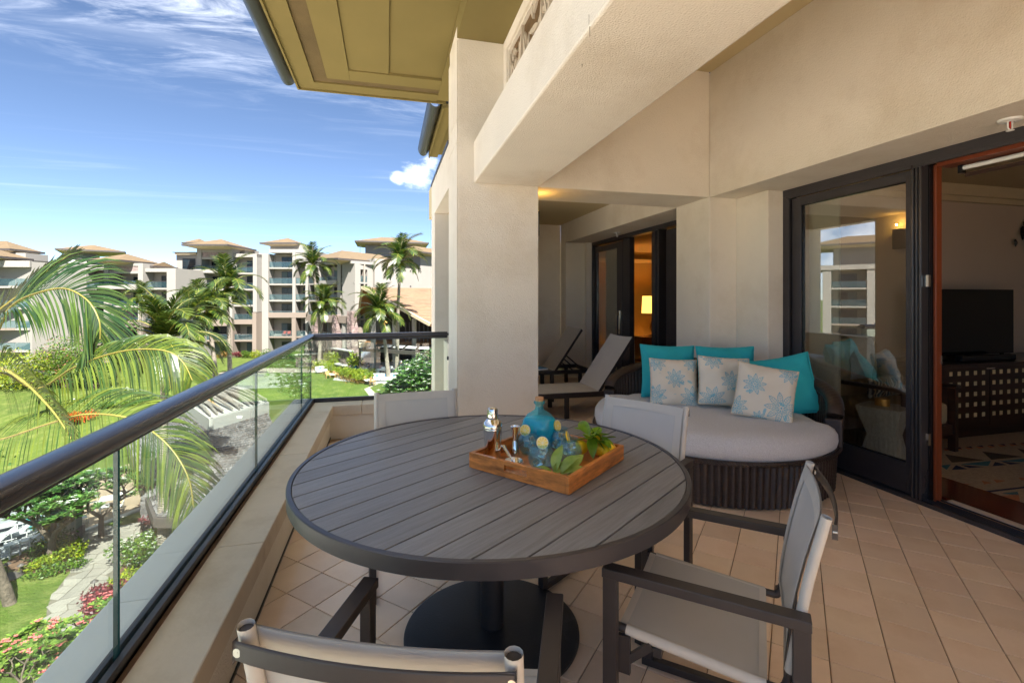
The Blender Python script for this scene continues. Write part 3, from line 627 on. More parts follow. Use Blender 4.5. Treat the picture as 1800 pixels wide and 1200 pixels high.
# armchair, cushion, throw, side table, box, curtain
ac=thing('armchair','beige armchair with dark wooden arms behind the glass','armchair',(4.72,3.66,0),R(8))
part('seat_cushion',ac,M['linen'],(-.30,.32,-.38,.30,.26,.46),bv=.04); part('back_cushion',ac,M['linen'],(-.30,.32,.22,.42,.42,1.02),bv=.06)
for s in (-1,1):
    part('leg',ac,M['wood_dark'],(s*.36-.025,s*.36+.025,-.42,-.36,0,.60)); part('leg',ac,M['wood_dark'],(s*.36-.025,s*.36+.025,.34,.40,0,.56)); part('armrest',ac,M['wood_dark'],(s*.36-.035,s*.36+.035,-.44,.42,.60,.635),bv=.01)
part('seat_rail',ac,M['wood_dark'],(-.34,.34,-.40,-.36,.17,.26))
st_=thing('striped_pillow','small striped pillow lying on the armchair','pillow',(4.70,3.62,.585),R(8))
def pillow_mesh(n,w,h,t,pinch=.06,seed=1,jit=.006):
    rr=random.Random(seed); ph=[rr.uniform(0,6) for _ in range(6)]
    vs=[];fs=[]
    def P(i,j,s):
        x=2*i/n-1;y=2*j/n-1
        ox=x*(1-pinch*(1-y*y)); oy=y*(1-pinch*(1-x*x))
        e=max(0,(1-x**4))*max(0,(1-y**4)); th_=t*(e**.42)*(.82+.18*(1-x*x)*(1-y*y))
        wr=jit*(math.sin(5*x+ph[0]+3*y)+math.sin(7*y+ph[1]-4*x)+.6*math.sin(11*x*y+ph[2]))*min(1,e*1.5)
        rr_=(1-min(1,e*4))*jit*.8*math.sin(26*x+ph[3])*math.sin(26*y+ph[4])
        return (ox*w/2,s*(th_/2)+wr+rr_,oy*h/2)
    for s in (-1,1):
        for j in range(n+1):
            for i in range(n+1): vs.append(P(i,j,s))
    m_=(n+1)**2
    for s in (0,1):
        for j in range(n):
            for i in range(n):
                a=s*m_+j*(n+1)+i; f=(a,a+1,a+n+2,a+n+1); fs.append(f if s==0 else f[::-1])
    edge=[(i,0) for i in range(n)]+[(n,j) for j in range(n)]+[(i,n) for i in range(n,0,-1)]+[(0,j) for j in range(n,0,-1)]
    ep=[Vector(P(i,j,0)) for i,j in edge]
    return vs,fs,ep
def pillow(parent,n,w,h,t,mt,pipe,seed=1,colf=None,pinch=.06):
    vs,fs,ep=pillow_mesh(n,w,h,t,pinch,seed); b=MB(); b.add(vs,fs); o=b.build('pillow_cover',mt,parent,60)
    if colf:
        at=o.data.color_attributes.new('print','FLOAT_COLOR','POINT'); buf=[]
        for v in vs: buf+= [*colf(v[0],v[2]),1.0]
        at.data.foreach_set('color',buf)
    if pipe:
        b=MB(); ep=ep[::2]; ep.append(ep[0]); b.tube(ep,.0055,6,cap=False); b.build('piping',pipe,parent,60)
    return o
def stripes(x,z):
    k=int((x+1)*70)%7; return [(.55,.5,.4),(.02,.02,.025),(.05,.13,.17),(.55,.5,.4),(.02,.02,.025),(.3,.22,.12),(.02,.02,.025)][k]
o=pillow(st_,60,.52,.20,.13,M['print'],None,3,stripes); o.location=(0,0,0)
th_=thing('throw_blanket','pale fringed throw draped over the armchair back','blanket',(4.72,3.66,0),R(8)); m=MB(); n=14
cp=[(.0,.20,.62),(.02,.20,.85),(.04,.24,1.035),(.10,.42,1.04),(.22,.46,.85),(.34,.44,.62)]
cc=catmull(cp,4); vs=[]
for i,p in enumerate(cc):
    for k in range(9): vs.append(p+Vector((-.18+.045*k+.01*math.sin(i+k*2.1),.008*math.sin(k*2.6+i*.4),.0)))
m.add(vs,[(i*9+k,i*9+k+1,(i+1)*9+k+1,(i+1)*9+k) for i in range(len(cc)-1) for k in range(8)]); m.build('blanket_cloth',mat('throw_wool',(.5,.55,.55),.9,var=.2,vscale=30),th_,60)
tb=thing('side_table','hourglass shaped bone inlay side table beside the armchair','side table',(4.27,3.30,0),R(20)); m=MB()
def ring(w,z,b=.0): return [(sx*w*(1 if k%2==0 else 1),sy*w,z) for k,(sx,sy) in enumerate(((-1,-1),(0,-1.08),(1,-1),(1.08,0),(1,1),(0,1.08),(-1,1),(-1.08,0)))]
vs=ring(.155,0)+ring(.10,.235)+ring(.165,.47)+ring(.165,.485); m.add(vs,[(k+j*8,(k+1)%8+j*8,8+(k+1)%8+j*8,8+k+j*8) for j in range(3) for k in range(8)]+[tuple(range(24,32)),tuple(range(7,-1,-1))]); m.build('table_body',M['bone'],tb)
bx=thing('round_box','small gold round box on the side table','box',(4.27,3.32,.4855)); m=MB(); m.lathe([(.055,0),(.055,.05),(.057,.05),(.057,.062),(.0,.062)],24,cap1=False); m.build('box_body',M['brass'],bx,40)
cu=thing('curtain','pale sheer curtain hanging behind the fixed pane','curtain'); m=MB(); n=60
ycur0,ycur1=yx(1478,3.82),yx(1434,3.82)
vs=[]
for z in (.03,.6,1.2,1.8,2.35):
    for k in range(n+1): vs.append((3.80+.03*math.sin(k*.9),ycur0+(ycur1-ycur0)*k/n*1.15,z))
m.add(vs,[(j*(n+1)+k,j*(n+1)+k+1,(j+1)*(n+1)+k+1,(j+1)*(n+1)+k) for j in range(4) for k in range(n)]); m.build('drape',M['curtain'],cu,60)
wa=thing('wall_ornament','dark leaf shaped wall ornament on the living room wall','ornament'); m=MB()
for (u,v,s_) in ((1797,410,.09),(1784,427,.05),(1806,428,.10),(1800,395,.05)):
    x,z=onY(u,v,4.18); m.add([(x+s_*math.cos(a)*.5*(1+.3*math.sin(3*a)),4.175,z+s_*math.sin(a)) for a in [2*PI*k/10 for k in range(10)]]+[(x,4.15,z)],[(k,(k+1)%10,10) for k in range(10)])
m.build('ornament_leaves',M['black'],wa)
# bedroom: lamp, nightstand, curtain
lp=thing('table_lamp','lit table lamp with a glowing cream shade in the bedroom','lamp',B(1147,11.3,0))
m=MB(); m.lathe([(.25,1.09),(.23,1.49)],32,cap0=False,cap1=False); m.build('lamp_shade',M['shade'],lp,40)
m=MB(); m.lathe([(.09,.56),(.09,.58),(.02,.60),(.03,.66),(.075,.74),(.06,.84),(.02,.92),(.012,1.1)],16); m.build('lamp_base',M['chrome'],lp,40)
pl=bpy.data.lights.new('lamp_bulb','POINT'); pl.energy=8; pl.color=(1,.55,.16); pl.shadow_soft_size=.08; plo=bpy.data.objects.new('lamp_bulb',pl); C.objects.link(plo); plo.parent=lp; plo.location=(0,0,1.30)
nsd=thing('nightstand','dark wooden nightstand under the lit lamp','nightstand',B(1150,11.2,0)); part('cabinet',nsd,M['wood_dark'],(-.45,.45,-.22,.22,.0,.555)); 
part('drawer_front',nsd,mat('drawer_wood',(.10,.05,.025),.4,var=.2),(-.43,.43,-.235,-.2205,.30,.53),(-.43,.43,-.235,-.2205,.04,.28))
c2=thing('curtain','white curtain gathered beside the open bedroom door','curtain'); m=MB(); n=40; vs=[]
ya_,yb_=yx(1112,3.85),yx(1102,3.85)
for z in (.03,1.2,2.4):
    for k in range(n+1): vs.append((3.85+.03*math.sin(k*1.1),ya_-.05*(z<1)+(yb_-ya_)*k/n,z))
m.add(vs,[(j*(n+1)+k,j*(n+1)+k+1,(j+1)*(n+1)+k+1,(j+1)*(n+1)+k) for j in range(2) for k in range(n)]); m.build('drape',M['curtain'],c2,60)
c3=thing('curtain','greenish grey sheer curtain drawn behind the far fixed pane','curtain'); m=MB(); n=70; vs=[]
for z in (.03,1.2,2.4):
    for k in range(n+1): vs.append((3.86+.025*math.sin(k*1.0),p3-.1+(8.05-p3+.1)*k/n,z))
m.add(vs,[(j*(n+1)+k,j*(n+1)+k+1,(j+1)*(n+1)+k+1,(j+1)*(n+1)+k) for j in range(2) for k in range(n)]); m.build('drape',mat('green_grey_sheer',(.28,.28,.20),.9,var=.1),c3,60)
# wall lamp on the column side
sc_=thing('wall_lamp','black box wall lamp glowing on the inner side of the column','wall lamp',(1.3305,4.42,2.15)); part('lamp_housing',sc_,M['black'],(0,.07,-.06,.06,-.12,.12),bv=.004)
for z in (.17,):
    l_=bpy.data.lights.new('lamp_bulb','POINT'); l_.energy=.45; l_.color=(1,.55,.12); l_.shadow_soft_size=.008; lo_=bpy.data.objects.new('lamp_bulb',l_); C.objects.link(lo_); lo_.parent=sc_; lo_.location=(.08,0,z)
# ------------------------------------------------------------------ round table
TX,TY,TR,TZ=0.440,2.040,0.81,0.74
tbl=thing('dining_table','large round grey slatted outdoor table with a dark metal rim and pedestal','table',(TX,TY,0))
m=MB(); m.lathe([(TR-.035,TZ-.050),(TR,TZ-.050),(TR+.001,TZ-.003),(TR-.002,TZ),(TR-.016,TZ),(TR-.0175,TZ-.003),(TR-.0175,TZ-.048)],128,cap0=False,cap1=False); smooth(m.build('table_rim',M['tablerim'],tbl),35)
PA=R(34.5); pw=.109; gap=.0055
M['plank']=mat('grey_composite_plank',(0.195,0.197,0.203),0.40,var=0.20,vscale=7,stretch=(1,14,14),bump=0.5,bscale=70,bdist=0.0015,rvar=0.08,island=.10,grime=((0.09,0.075,0.06),2.4,0.52,0.78,0.5))
off0=.823-(-math.sin(PA)*TX+math.cos(PA)*TY)
k=-9
while True:
    a=off0+k*pw+gap/2; b=a+pw-gap; k+=1
    if a>TR-.02: break
    if b<-(TR-.02): continue
    rr=TR-.0195; a2=max(a,-rr+.0005); b2=min(b,rr-.0005)
    if b2-a2<.01: continue
    top=[];n=14
    for i in range(n+1):
        y=a2+(b2-a2)*i/n; top.append((math.sqrt(max(0,rr*rr-y*y)),y))
    poly=top+[(-x,y) for x,y in reversed(top)]
    m=MB(); m.prism(poly,TZ-.022,TZ-.0025); o=m.build('plank',M['plank'],tbl); o.rotation_euler=(0,0,PA); bevel(o,.0012,1)
part('support_plate',tbl,M['tablebase'],(-.6,.6,-.03,.03,TZ-.055,TZ-.0225),(-.03,.03,-.6,.6,TZ-.0551,TZ-.0226))
m=MB(); m.lathe([(0.001,TZ-.056),(.05,TZ-.056),(.05,.03)],32,cap0=False,cap1=False); smooth(m.build('pedestal',M['tablebase'],tbl),40)
m=MB(); m.lathe([(.372,0),(.375,.004),(.375,.014),(.368,.018),(.30,.024),(.06,.030),(.001,.030)],96,cap1=False); smooth(m.build('foot_plate',M['tablebase'],tbl),20)

# ------------------------------------------------------------------ sling armchairs
def make_chair(label):
    t=thing('armchair',label,'chair',(0,0,0),0,'sling armchairs round the table')
    W2=.262; YF,YB=.245,-.245; AH=.645
    for s in (-1,1):
        x=s*W2
        part('armrest',t,M['chairframe'],(x-.0225,x+.0225,YB-.02,YF+.02,AH-.028,AH),bv=.003)
        part('leg',t,M['chairframe'],(x-.015,x+.015,YF-.022,YF+.019,.0315,AH-.0285),bv=.002)
        part('leg',t,M['chairframe'],(x-.015,x+.015,YB-.019,YB+.022,.0315,AH-.0285),bv=.002)
        part('runner',t,M['chairframe'],(x-.015,x+.015,YB-.019,YF+.019,.003,.031),bv=.002)
        P=catmull([(s*.228,.238,.452),(s*.228,.05,.435),(s*.228,-.17,.418),(s*.228,-.205,.425),(s*.228,-.218,.455)],5)
        m=MB(); m.tube(P,.0125,8); m.build('seat_rail',M['chairframe'],t,50)
        m=MB(); m.tube([(s*.228,.205,.449),(s*.228,.10,.440),(s*.228,-.10,.423),(s*.228,-.165,.418)],.0155,8); m.build('sling_sleeve',M['slinghem'],t,50)
        P=catmull([(s*.228,-.217,.455),(s*.228,-.233,.56),(s*.228,-.260,.72),(s*.228,-.298,.882)],5)
        m=MB(); m.tube(P,.0128,10,ex=.8); m.build('back_rail',M['chairframe'],t,50)
        P=catmull([(s*.228,-.219,.475),(s*.228,-.234,.56),(s*.228,-.261,.72),(s*.228,-.300,.890)],5)
        m=MB(); m.tube(P,.0152,12,cap=False,ex=.85); m.build('sling_sleeve',M['slinghem'],t,50)
        part('brace',t,M['chairframe'],(min(s*.236,s*.250),max(s*.236,s*.250),.19,.225,.33,.44))
        m=MB(); m.bar((s*.243,.225,.345),(s*.236,.13,.43),.014,.022); m.build('brace',M['chairframe'],t)
    part('crossbar',t,M['chairframe'],(-.246,.246,.10,.125,.405,.43),(-.246,.246,-.16,-.135,.38,.403),bv=.002)
    def sheet(name,m_,fn,nu=14,nv=12):
        m=MB(); vs=[]
        for s in (0,.0022):
            for j in range(nv+1):
                for i in range(nu+1): p=fn(i/nu,j/nv); vs.append((p[0],p[1]-(s if name.startswith('back') else 0),p[2]-(0 if name.startswith('back') else s)))
        n0=(nu+1)*(nv+1); fs=[]
        for s in (0,1):
            for j in range(nv):
                for i in range(nu):
                    a=s*n0+j*(nu+1)+i; f=(a,a+1,a+nu+2,a+nu+1); fs.append(f if s==0 else f[::-1])
        m.add(vs,fs); return m.build(name,m_,t,60)
    def seat(u,v,x0=-.220,x1=.220,y0=-.168,y1=.225):
        x=x0+(x1-x0)*u; y=y0+(y1-y0)*v; zr=.418+(y+.2)/.44*.036; sag=.022*(1-(x/.214)**2)*(1-((y-.01)/.23)**2*.7)
        return (x,y,zr+.008-sag)
    def back(u,v,x0=-.220,x1=.220,z0=.475,z1=.882):
        x=x0+(x1-x0)*u; z=z0+(z1-z0)*v; tz=(z-.455)/.44; y=-.215-.03*tz-.055*tz*tz; bow=.015*(1-(x/.214)**2)*(.35+.65*tz)
        return (x,y-bow+.008,z)
    sheet('seat_sling',M['sling'],seat); sheet('back_sling',M['sling'],back)
    for (a,b) in ((0,.05),(.95,1)): sheet('seat_hem',M['slinghem'],lambda u,v,a=a,b=b:(lambda p:(p[0],p[1],p[2]+.0025))(seat(u,a+(b-a)*v)),14,2)
    for (a,b) in ((0,.05),(.90,1)): sheet('back_hem',M['slinghem'],lambda u,v,a=a,b=b:(lambda p:(p[0],p[1]+.0025,p[2]))(back(u,a+(b-a)*v)),14,2)
    for (a,b) in ((0,.09),(.91,1)): sheet('back_hem',M['slinghem'],lambda u,v,a=a,b=b:(lambda p:(p[0],p[1]+.0027,p[2]))(back(a+(b-a)*u,v)),2,12)
    # curved dark bar behind the top of the back, with a screw at each end
    m=MB(); n=14; vs=[]
    for k in range(n+1):
        x=-.235+.47*k/n; zt=.858; y=-.215-.03*.95-.055*.9-.020-.022*(1-(x/.235)**2)
        for dy,dz in ((0,-.016),(-.007,-.016),(-.007,.016),(0,.016)): vs.append((x,y+dy,zt+dz))
    m.add(vs,[(i*4+k,i*4+(k+1)%4,i*4+4+(k+1)%4,i*4+4+k) for i in range(n) for k in range(4)]+[(0,1,2,3),(n*4+3,n*4+2,n*4+1,n*4)]); tbar=m.build('top_bar',M['chairframe'],t); bevel(tbar,.003,2); 
    for s in (-1,1):
        m=MB(); m.tube([(s*.228,-.312,.858),(s*.228,-.3222,.858)],.0075,14); m.tube([(s*.228,-.321,.858),(s*.228,-.3227,.858)],.003,6); m.build('screw',M['screw'],tbar)
    m=MB()
    for s in (-1,1):
        m.tube([(s*.262,-.205,.425),(s*.225,-.205,.425)],.010,8)
    m.build('seat_pin',M['chairframe'],t)
    return t
chairs=[('pale mesh sling armchair at the near edge, its back to the viewer',(0.095,1.086),(.142,.99)),
        ('pale mesh sling armchair at the right of the table, nearest the open door',(0.999,1.342),(-.887,.46)),
        ('pale mesh sling armchair beyond the table, in front of the daybed',(1.089,2.166),(-.68,-.73)),
        ('pale mesh sling armchair beyond the table, beside the parapet and column',(0.183,2.618),(.30,-.95))]
ch0=None
for k,(lab,(x,y),(fr,fd)) in enumerate(chairs):
    if ch0 is None: t=ch0=make_chair(lab)
    else: t=copy_tree(ch0); t['label']=lab
    wx,wy=fr*ct+fd*st,-fr*st+fd*ct
    t.location=(x,y,0); t.rotation_euler=(0,0,math.atan2(wy,wx)-PI/2)

# ------------------------------------------------------------------ tray and drinks
TC=Vector((0.625,1.604)); A_=Vector((0.320,1.972))-TC; B_=Vector((1.000,1.905))-TC
aT=math.atan2(B_.y,B_.x); LA,LB=.475,.475
tray=thing('serving_tray','square acacia wood serving tray with hand slots on the table','tray',(TC.x,TC.y,TZ),aT)
# local frame: +x along B (away right), +y along A (back left)
w_=.016;hh=.062
part('tray_base',tray,M['wood_tray'],(w_,LB-w_,w_,LA-w_,.002,.012))
part('side_wall',tray,M['wood_tray'],(0,LB,0,w_,.0,hh),bv=.002); part('side_wall',tray,M['wood_tray'],(0,LB,LA-w_,LA,.0,hh),bv=.002)
for x0 in (0,LB-w_):
    part('handle_wall',tray,M['wood_tray'],(x0,x0+w_,w_+.0003,LA/2-.055,0,hh),(x0,x0+w_,LA/2+.055,LA-w_-.0003,0,hh),(x0,x0+w_,LA/2-.055,LA/2+.055,0,.024),(x0,x0+w_,LA/2-.055,LA/2+.055,.047,hh))
ZT=TZ+.0125
def on_tray(u,v): p=F_(u,v,ZT); return Vector((p.x,p.y,ZT))
sh=thing('cocktail_shaker','polished steel cocktail shaker standing on the tray','shaker',on_tray(866,806))
m=MB(); m.lathe([(.0,0),(.031,0),(.033,.004),(.040,.128),(.0405,.134),(.0385,.137),(.0385,.140)],40,cap0=False,cap1=False); m.build('shaker_cup',M['chrome'],sh,40)
m=MB(); m.lathe([(.0415,.134),(.0420,.144),(.038,.158),(.026,.170),(.0225,.174),(.0225,.177)],40,cap0=False,cap1=False); m.build('strainer_top',M['chrome'],sh,40)
m=MB(); m.lathe([(.0235,.172),(.0240,.180),(.0225,.208),(.0205,.215),(.014,.219),(.0,.220)],40,cap0=False,cap1=False); m.build('shaker_cap',M['chrome'],sh,40)
jg=thing('jigger','steel double jigger measuring cup between shaker and bottle','jigger',on_tray(905,801)); m=MB(); m.lathe([(.0,.0),(.0215,.0),(.0215,.003),(.018,.03),(.0085,.066),(.0075,.070),(.0085,.074),(.016,.105),(.0205,.128),(.0215,.130),(.0195,.129),(.014,.10),(.006,.08),(.0,.079)],36,cap0=False,cap1=False); m.build('jigger_cup',M['chrome'],jg,50)
sr=thing('cocktail_strainer','small steel cocktail strainer lying on the tray','strainer',on_tray(903,815),R(-12)); m=MB(); m.lathe([(.012,.012),(.036,.012),(.038,.0145),(.036,.017),(.012,.015)],28); m.build('strainer_disc',M['chrome'],sr,30)
m=MB(); n=150; pts=[]
for k in range(n+1):
    a=2*PI*k/n; b=2*PI*k/n*24; pts.append(((.034+.005*math.cos(b))*math.cos(a),(.034+.005*math.cos(b))*math.sin(a),.008+.005*math.sin(b)))
m.tube(pts,.0011,5,cap=False); m.build('spring',M['chrome'],sr,60)
m=MB(); m.tube(catmull([(-.01,.030,.015),(-.02,.055,.022),(-.035,.085,.040),(-.04,.10,.046)],4),[.006]*3+[.008]*6+[.010]*4,10,ex=.5); m.build('handle',M['chrome'],sr,50)
M['blueglass']=glassmat('turquoise_glass',(0.50,0.90,0.96),1.5,body=0.16,bodycol=(.05,.66,.82))
M['liquid']=glassmat('blue_liquid',(0.40,0.88,0.95),1.33,body=0.45,bodycol=(.03,.62,.82))
M['jarglass']=glassmat('pale_blue_glass',(0.82,0.95,0.98),1.5,body=0.05,bodycol=(.25,.65,.75))
bt=thing('bottle','round turquoise glass bottle with a cork stopper on the tray','bottle',on_tray(948,786))
prof=[(.0,.0),(.040,.0),(.062,.006),(.079,.035),(.086,.075),(.084,.10),(.074,.130),(.056,.153),(.034,.167),(.021,.175),(.0185,.185),(.0185,.200),(.024,.202),(.0265,.208),(.024,.214),(.0175,.215)]
def flat(mb,sy=.72):
    mb.v=[(x,y*(sy if z<.17 else 1),z) for x,y,z in mb.v]
m=MB(); m.lathe(prof,48,cap0=False,cap1=False); flat(m); o=m.build('bottle_glass',M['blueglass'],bt,60); 
m=MB(); m.lathe([(.0,.004)]+[(r*.95,max(.005,z)) for r,z in prof[1:7]]+[(.062,.138),(.0,.138)],48,cap0=False,cap1=False); flat(m,.71); m.build('liquid',M['liquid'],bt,60)
m=MB(); m.lathe([(.0,.19),(.014,.19),(.0165,.214),(.0195,.215),(.0195,.232),(.0,.233)],24,cap0=False,cap1=False); m.build('cork',M['cork'],bt,40)
bt.rotation_euler=(0,0,-TH)
def lemon_wheel(parent,c,rad,ax,half=False):
    m=MB(); n=20; ax=Vector(ax).normalized(); u=ax.cross(Vector((0,0,1))).normalized(); v=ax.cross(u)
    q=[]
    for t_ in (-.003,.003):
        for r_ in (rad,):
            for k in range(n): a=2*PI*k/n; q.append(c+ax*t_+u*r_*math.cos(a)+v*r_*math.sin(a))
    m.add(q,[(k,(k+1)%n,n+(k+1)%n,n+k) for k in range(n)],0)
    for sgn,off in ((-1,-.0031),(1,.0031)):
        q=[c+ax*off]; 
        for r_ in (rad,rad*.9): 
            for k in range(n): a=2*PI*k/n; q.append(c+ax*off+u*r_*math.cos(a)+v*r_*math.sin(a))
        m.add(q,[(1+k,1+(k+1)%n,1+n+(k+1)%n,1+n+k) for k in range(n)],1)
        for w in range(9):
            a0=2*PI*(w+.07)/9;a1=2*PI*(w+.93)/9; rr=rad*.87
            q=[c+ax*(off*1.05)+u*(rad*.1)*math.cos((a0+a1)/2)+v*(rad*.1)*math.sin((a0+a1)/2)]+[c+ax*(off*1.08)+u*rr*math.cos(a)+v*rr*math.sin(a) for a in (a0,(a0*2+a1)/3,(a0+2*a1)/3,a1)]
            m.add(q,[(0,1,2,3,4)],2)
        q=[c+ax*(off*1.01)]+[c+ax*(off*1.01)+u*rad*.9*math.cos(2*PI*k/n)+v*rad*.9*math.sin(2*PI*k/n) for k in range(n)]
        m.add(q,[(0,1+k,1+(k+1)%n) for k in range(n)],1)
    return m.build('lemon_wheel',[M['lemon'],M['pith'],M['lemonflesh']],parent)
jars=[((930,796),'round blue glass tumbler with a lemon slice, at the back left by the bottle',.95),((951,822),'round blue glass tumbler with a lemon slice, nearest the tray front',1.0),((984,789),'round blue glass tumbler with a lemon slice, behind right beside the bottle',.95),((1000,812),'round blue glass tumbler with a lemon slice, beside the leaves',1.0)]
M['ice']=mat('ice',(0.9,0.95,0.97),0.08,var=0,trans=1.0,ior=1.3,bump=.4,bscale=60)
for k,(uv,lab,s_) in enumerate(jars):
    j=thing('glass_tumbler',lab,'glass',on_tray(*uv),k*1.3,'blue glass tumblers on the tray')
    pr=[(.0,.0),(.030,.0),(.036,.003),(.050,.022),(.0555,.048),(.050,.072),(.040,.086),(.0365,.092),(.038,.099),(.0395,.101),(.037,.102),(.0345,.099),(.034,.090),(.037,.084),(.046,.070),(.051,.048),(.046,.024),(.033,.008),(.0,.007)]
    m=MB(); m.lathe([(a*s_,b*s_) for a,b in pr],36,cap0=False,cap1=False)
    m.v=[(x*(1+.018*math.sin(9*math.atan2(y,x)+z*70)),y*(1+.018*math.sin(9*math.atan2(y,x)+z*70)),z) for x,y,z in m.v]
    m.build('tumbler_glass',M['jarglass'],j,60)
    m=MB(); rr=random.Random(k)
    for q_ in range(4):
        c=Vector((rr.uniform(-.02,.02),rr.uniform(-.02,.02),.025+.015*q_)); Mx=Matrix.Translation(c)@mathutils.Euler((rr.random()*3,rr.random()*3,rr.random()*3)).to_matrix().to_4x4()
        m.box(-.012,.012,-.012,.012,-.012,.012,Mx)
    m.build('ice_cubes',M['ice'],j)
    a=(-.5,.25,.9,1.35)[k]; a+= -TH-j.rotation_euler[2]
    ax=(math.sin(a),-math.cos(a),.25)
    o=lemon_wheel(j,Vector(((-.02,-.008,.012,.0)[k],-.005,.104)),.025,ax)
def leafshape(L_,w,cup=.25,curl=.2,n=7):
    vs=[];fs=[]
    for i in range(n+1):
        t=i/n; wd=w*math.sin(PI*t**.85)**.9*.5+.0004; z=curl*L_*math.sin(PI*t*.9)-curl*L_*.6*t*t
        for s,zz_ in ((-1,cup*wd),(0,0),(1,cup*wd)): vs.append(Vector((L_*t,s*wd,z+zz_)))
    for i in range(n):
        for k in range(2): a=i*3+k; fs.append((a,a+1,a+4,a+3))
    return vs,fs
def put_leaves(parent,mt,specs,name='leaf'):
    for (p,L_,w,az,el,roll,curl) in specs:
        vs,fs=leafshape(L_,w,.35,curl); Mx=Matrix.Translation(Vector(p))@Matrix.Rotation(az,4,'Z')@Matrix.Rotation(-el,4,'Y')@Matrix.Rotation(roll,4,'X')
        m=MB(); m.add([Mx@v for v in vs],fs); m.build(name,mt,parent,60)
lb=thing('lemon_bunch','bunch of lemons with green leaves at the right of the tray','lemons',on_tray(1043,799),-TH)
for (x,y,z,a,b) in ((-.062,-.012,.034,.3,.2),(.058,-.05,.034,1.0,.1),(.012,.055,.034,1.2,.1),(.035,-.035,.032,2.2,-.2),(.01,.02,.066,.8,.5)):
    m=MB(); m.lathe([(.0,-.046),(.006,-.044),(.012,-.038),(.027,-.022),(.032,0),(.027,.022),(.012,.037),(.006,.041),(.0,.042)],24,cap0=False,cap1=False)
    Mx=Matrix.Translation((x,y,z))@Matrix.Rotation(a,4,'Z')@Matrix.Rotation(PI/2-b,4,'Y'); m.v=[tuple(Mx@Vector(v)) for v in m.v]; m.build('lemon',M['lemon'],lb,60)
rr=random.Random(4); sp_=[]
for k in range(12):
    a=rr.uniform(-PI,PI); sp_.append(((rr.uniform(-.03,.03),rr.uniform(-.03,.03),rr.uniform(.07,.10)),rr.uniform(.075,.12),rr.uniform(.034,.048),a,rr.uniform(-.7,.5),rr.uniform(-.6,.6),rr.uniform(-.1,.3)))
sp_+= [((-.01,-.02,.09),.11,.045,-PI/2-.1,-.75,.1,.1),((.03,-.02,.09),.11,.045,-PI/2+.5,-.7,-.2,.1)]
put_leaves(lb,M['citrusleaf'],sp_)
m=MB(); m.tube(catmull([(.0,.0,.06),(.0,-.01,.10),(-.015,-.01,.125)],3),.0022,6); m.tube([(.0,-.005,.09),(.03,.01,.115)],.0018,6); m.build('twig',M['citrusleaf'],lb,50)
ls=thing('citrus_sprig','pale green leafy sprig lying at the front corner of the tray','leaves',on_tray(985,838),-TH)
put_leaves(ls,M['paleleaf'],[((0,0,.012),.115,.045,.45,.55,.2,.15),((-.02,.01,.012),.125,.048,1.15,.75,-.2,.1),((.0,.0,.010),.12,.045,.05,.12,.2,.1),((-.03,-.005,.010),.10,.04,.9,.2,.5,.15),((-.03,0,.012),.08,.032,2.7,.2,0,.1),((.02,-.01,.008),.085,.034,-.15,.05,.1,.1),((.03,.02,.012),.11,.04,.75,.45,.5,.1)])

# ------------------------------------------------------------------ daybed
DC=Vector((2.68,3.615)); fdir=Vector((-.80,-.60)).normalized(); drot=math.atan2(fdir.y,fdir.x)-PI/2
day=thing('daybed','round dark wicker daybed with a grey cushion against the house wall','daybed',(DC.x,DC.y,0),drot)
RA,RF,RBk=.965,.955,.62
def outline(a,ro=0.0):
    c_,s_=math.cos(a),math.sin(a)
    ra=RA+ro; rb=(RF if s_>0 else RBk)+ro
    return Vector((ra*c_,rb*s_,0))
def ring_wall(mb,z0,z1,nz,rib,amp,taper=0.0,ro=0.0,a0=0,a1=2*PI,closed=True,weave=.0025):
    n=rib*6; vs=[]
    for j in range(nz+1):
        z=z0+(z1-z0)*j/nz
        for k in range(n+(0 if closed else 1)):
            a=a0+(a1-a0)*k/n; p=outline(a,ro+taper*(z-z0)); nrm=Vector((p.x,p.y,0)).normalized()
            b=amp*abs(math.sin(PI*k/6))+ (weave if (j+k//6)%2 else 0)*abs(math.sin(PI*k/6))
            q_=p+nrm*b; vs.append((q_.x,q_.y,z))
    N_=n+(0 if closed else 1); fs=[]
    for j in range(nz):
        for k in range(n):
            k2=(k+1)%N_; fs.append((j*N_+k,j*N_+k2,(j+1)*N_+k2,(j+1)*N_+k))
    mb.add(vs,fs)
m=MB(); ring_wall(m,.012,.315,22,128,.010,taper=.06,ro=-.045); smooth(m.build('wicker_base',M['wicker'],day),60)
m=MB(); P=[outline(2*PI*k/90,-.012)+Vector((0,0,.322)) for k in range(91)]; m.tube(P,.017,10,cap=False)
for k in range(260):
    a=2*PI*k/260; p=outline(a,-.004)+Vector((0,0,.326)); q_=outline(a+.035,-.004)+Vector((0,0,.318)); m.tube([p+Vector((0,0,.012)),(p+q_)/2+outline(a,.0).normalized()*.014+Vector((0,0,.0)),q_-Vector((0,0,.014))],.0045,5)
smooth(m.build('braided_rim',M['wicker'],day),60)
m=MB(); ring=[outline(2*PI*k/64,-.06)+Vector((0,0,.31)) for k in range(64)]; m.add(ring,[tuple(range(64))]); m.build('seat_deck',M['wicker'],day)
part('foot',day,M['black'],(-.5,-.44,.55,.61,0,.012),(.44,.5,.55,.61,0,.012),(-.5,-.44,-.45,-.39,0,.012),(.44,.5,-.45,-.39,0,.012))
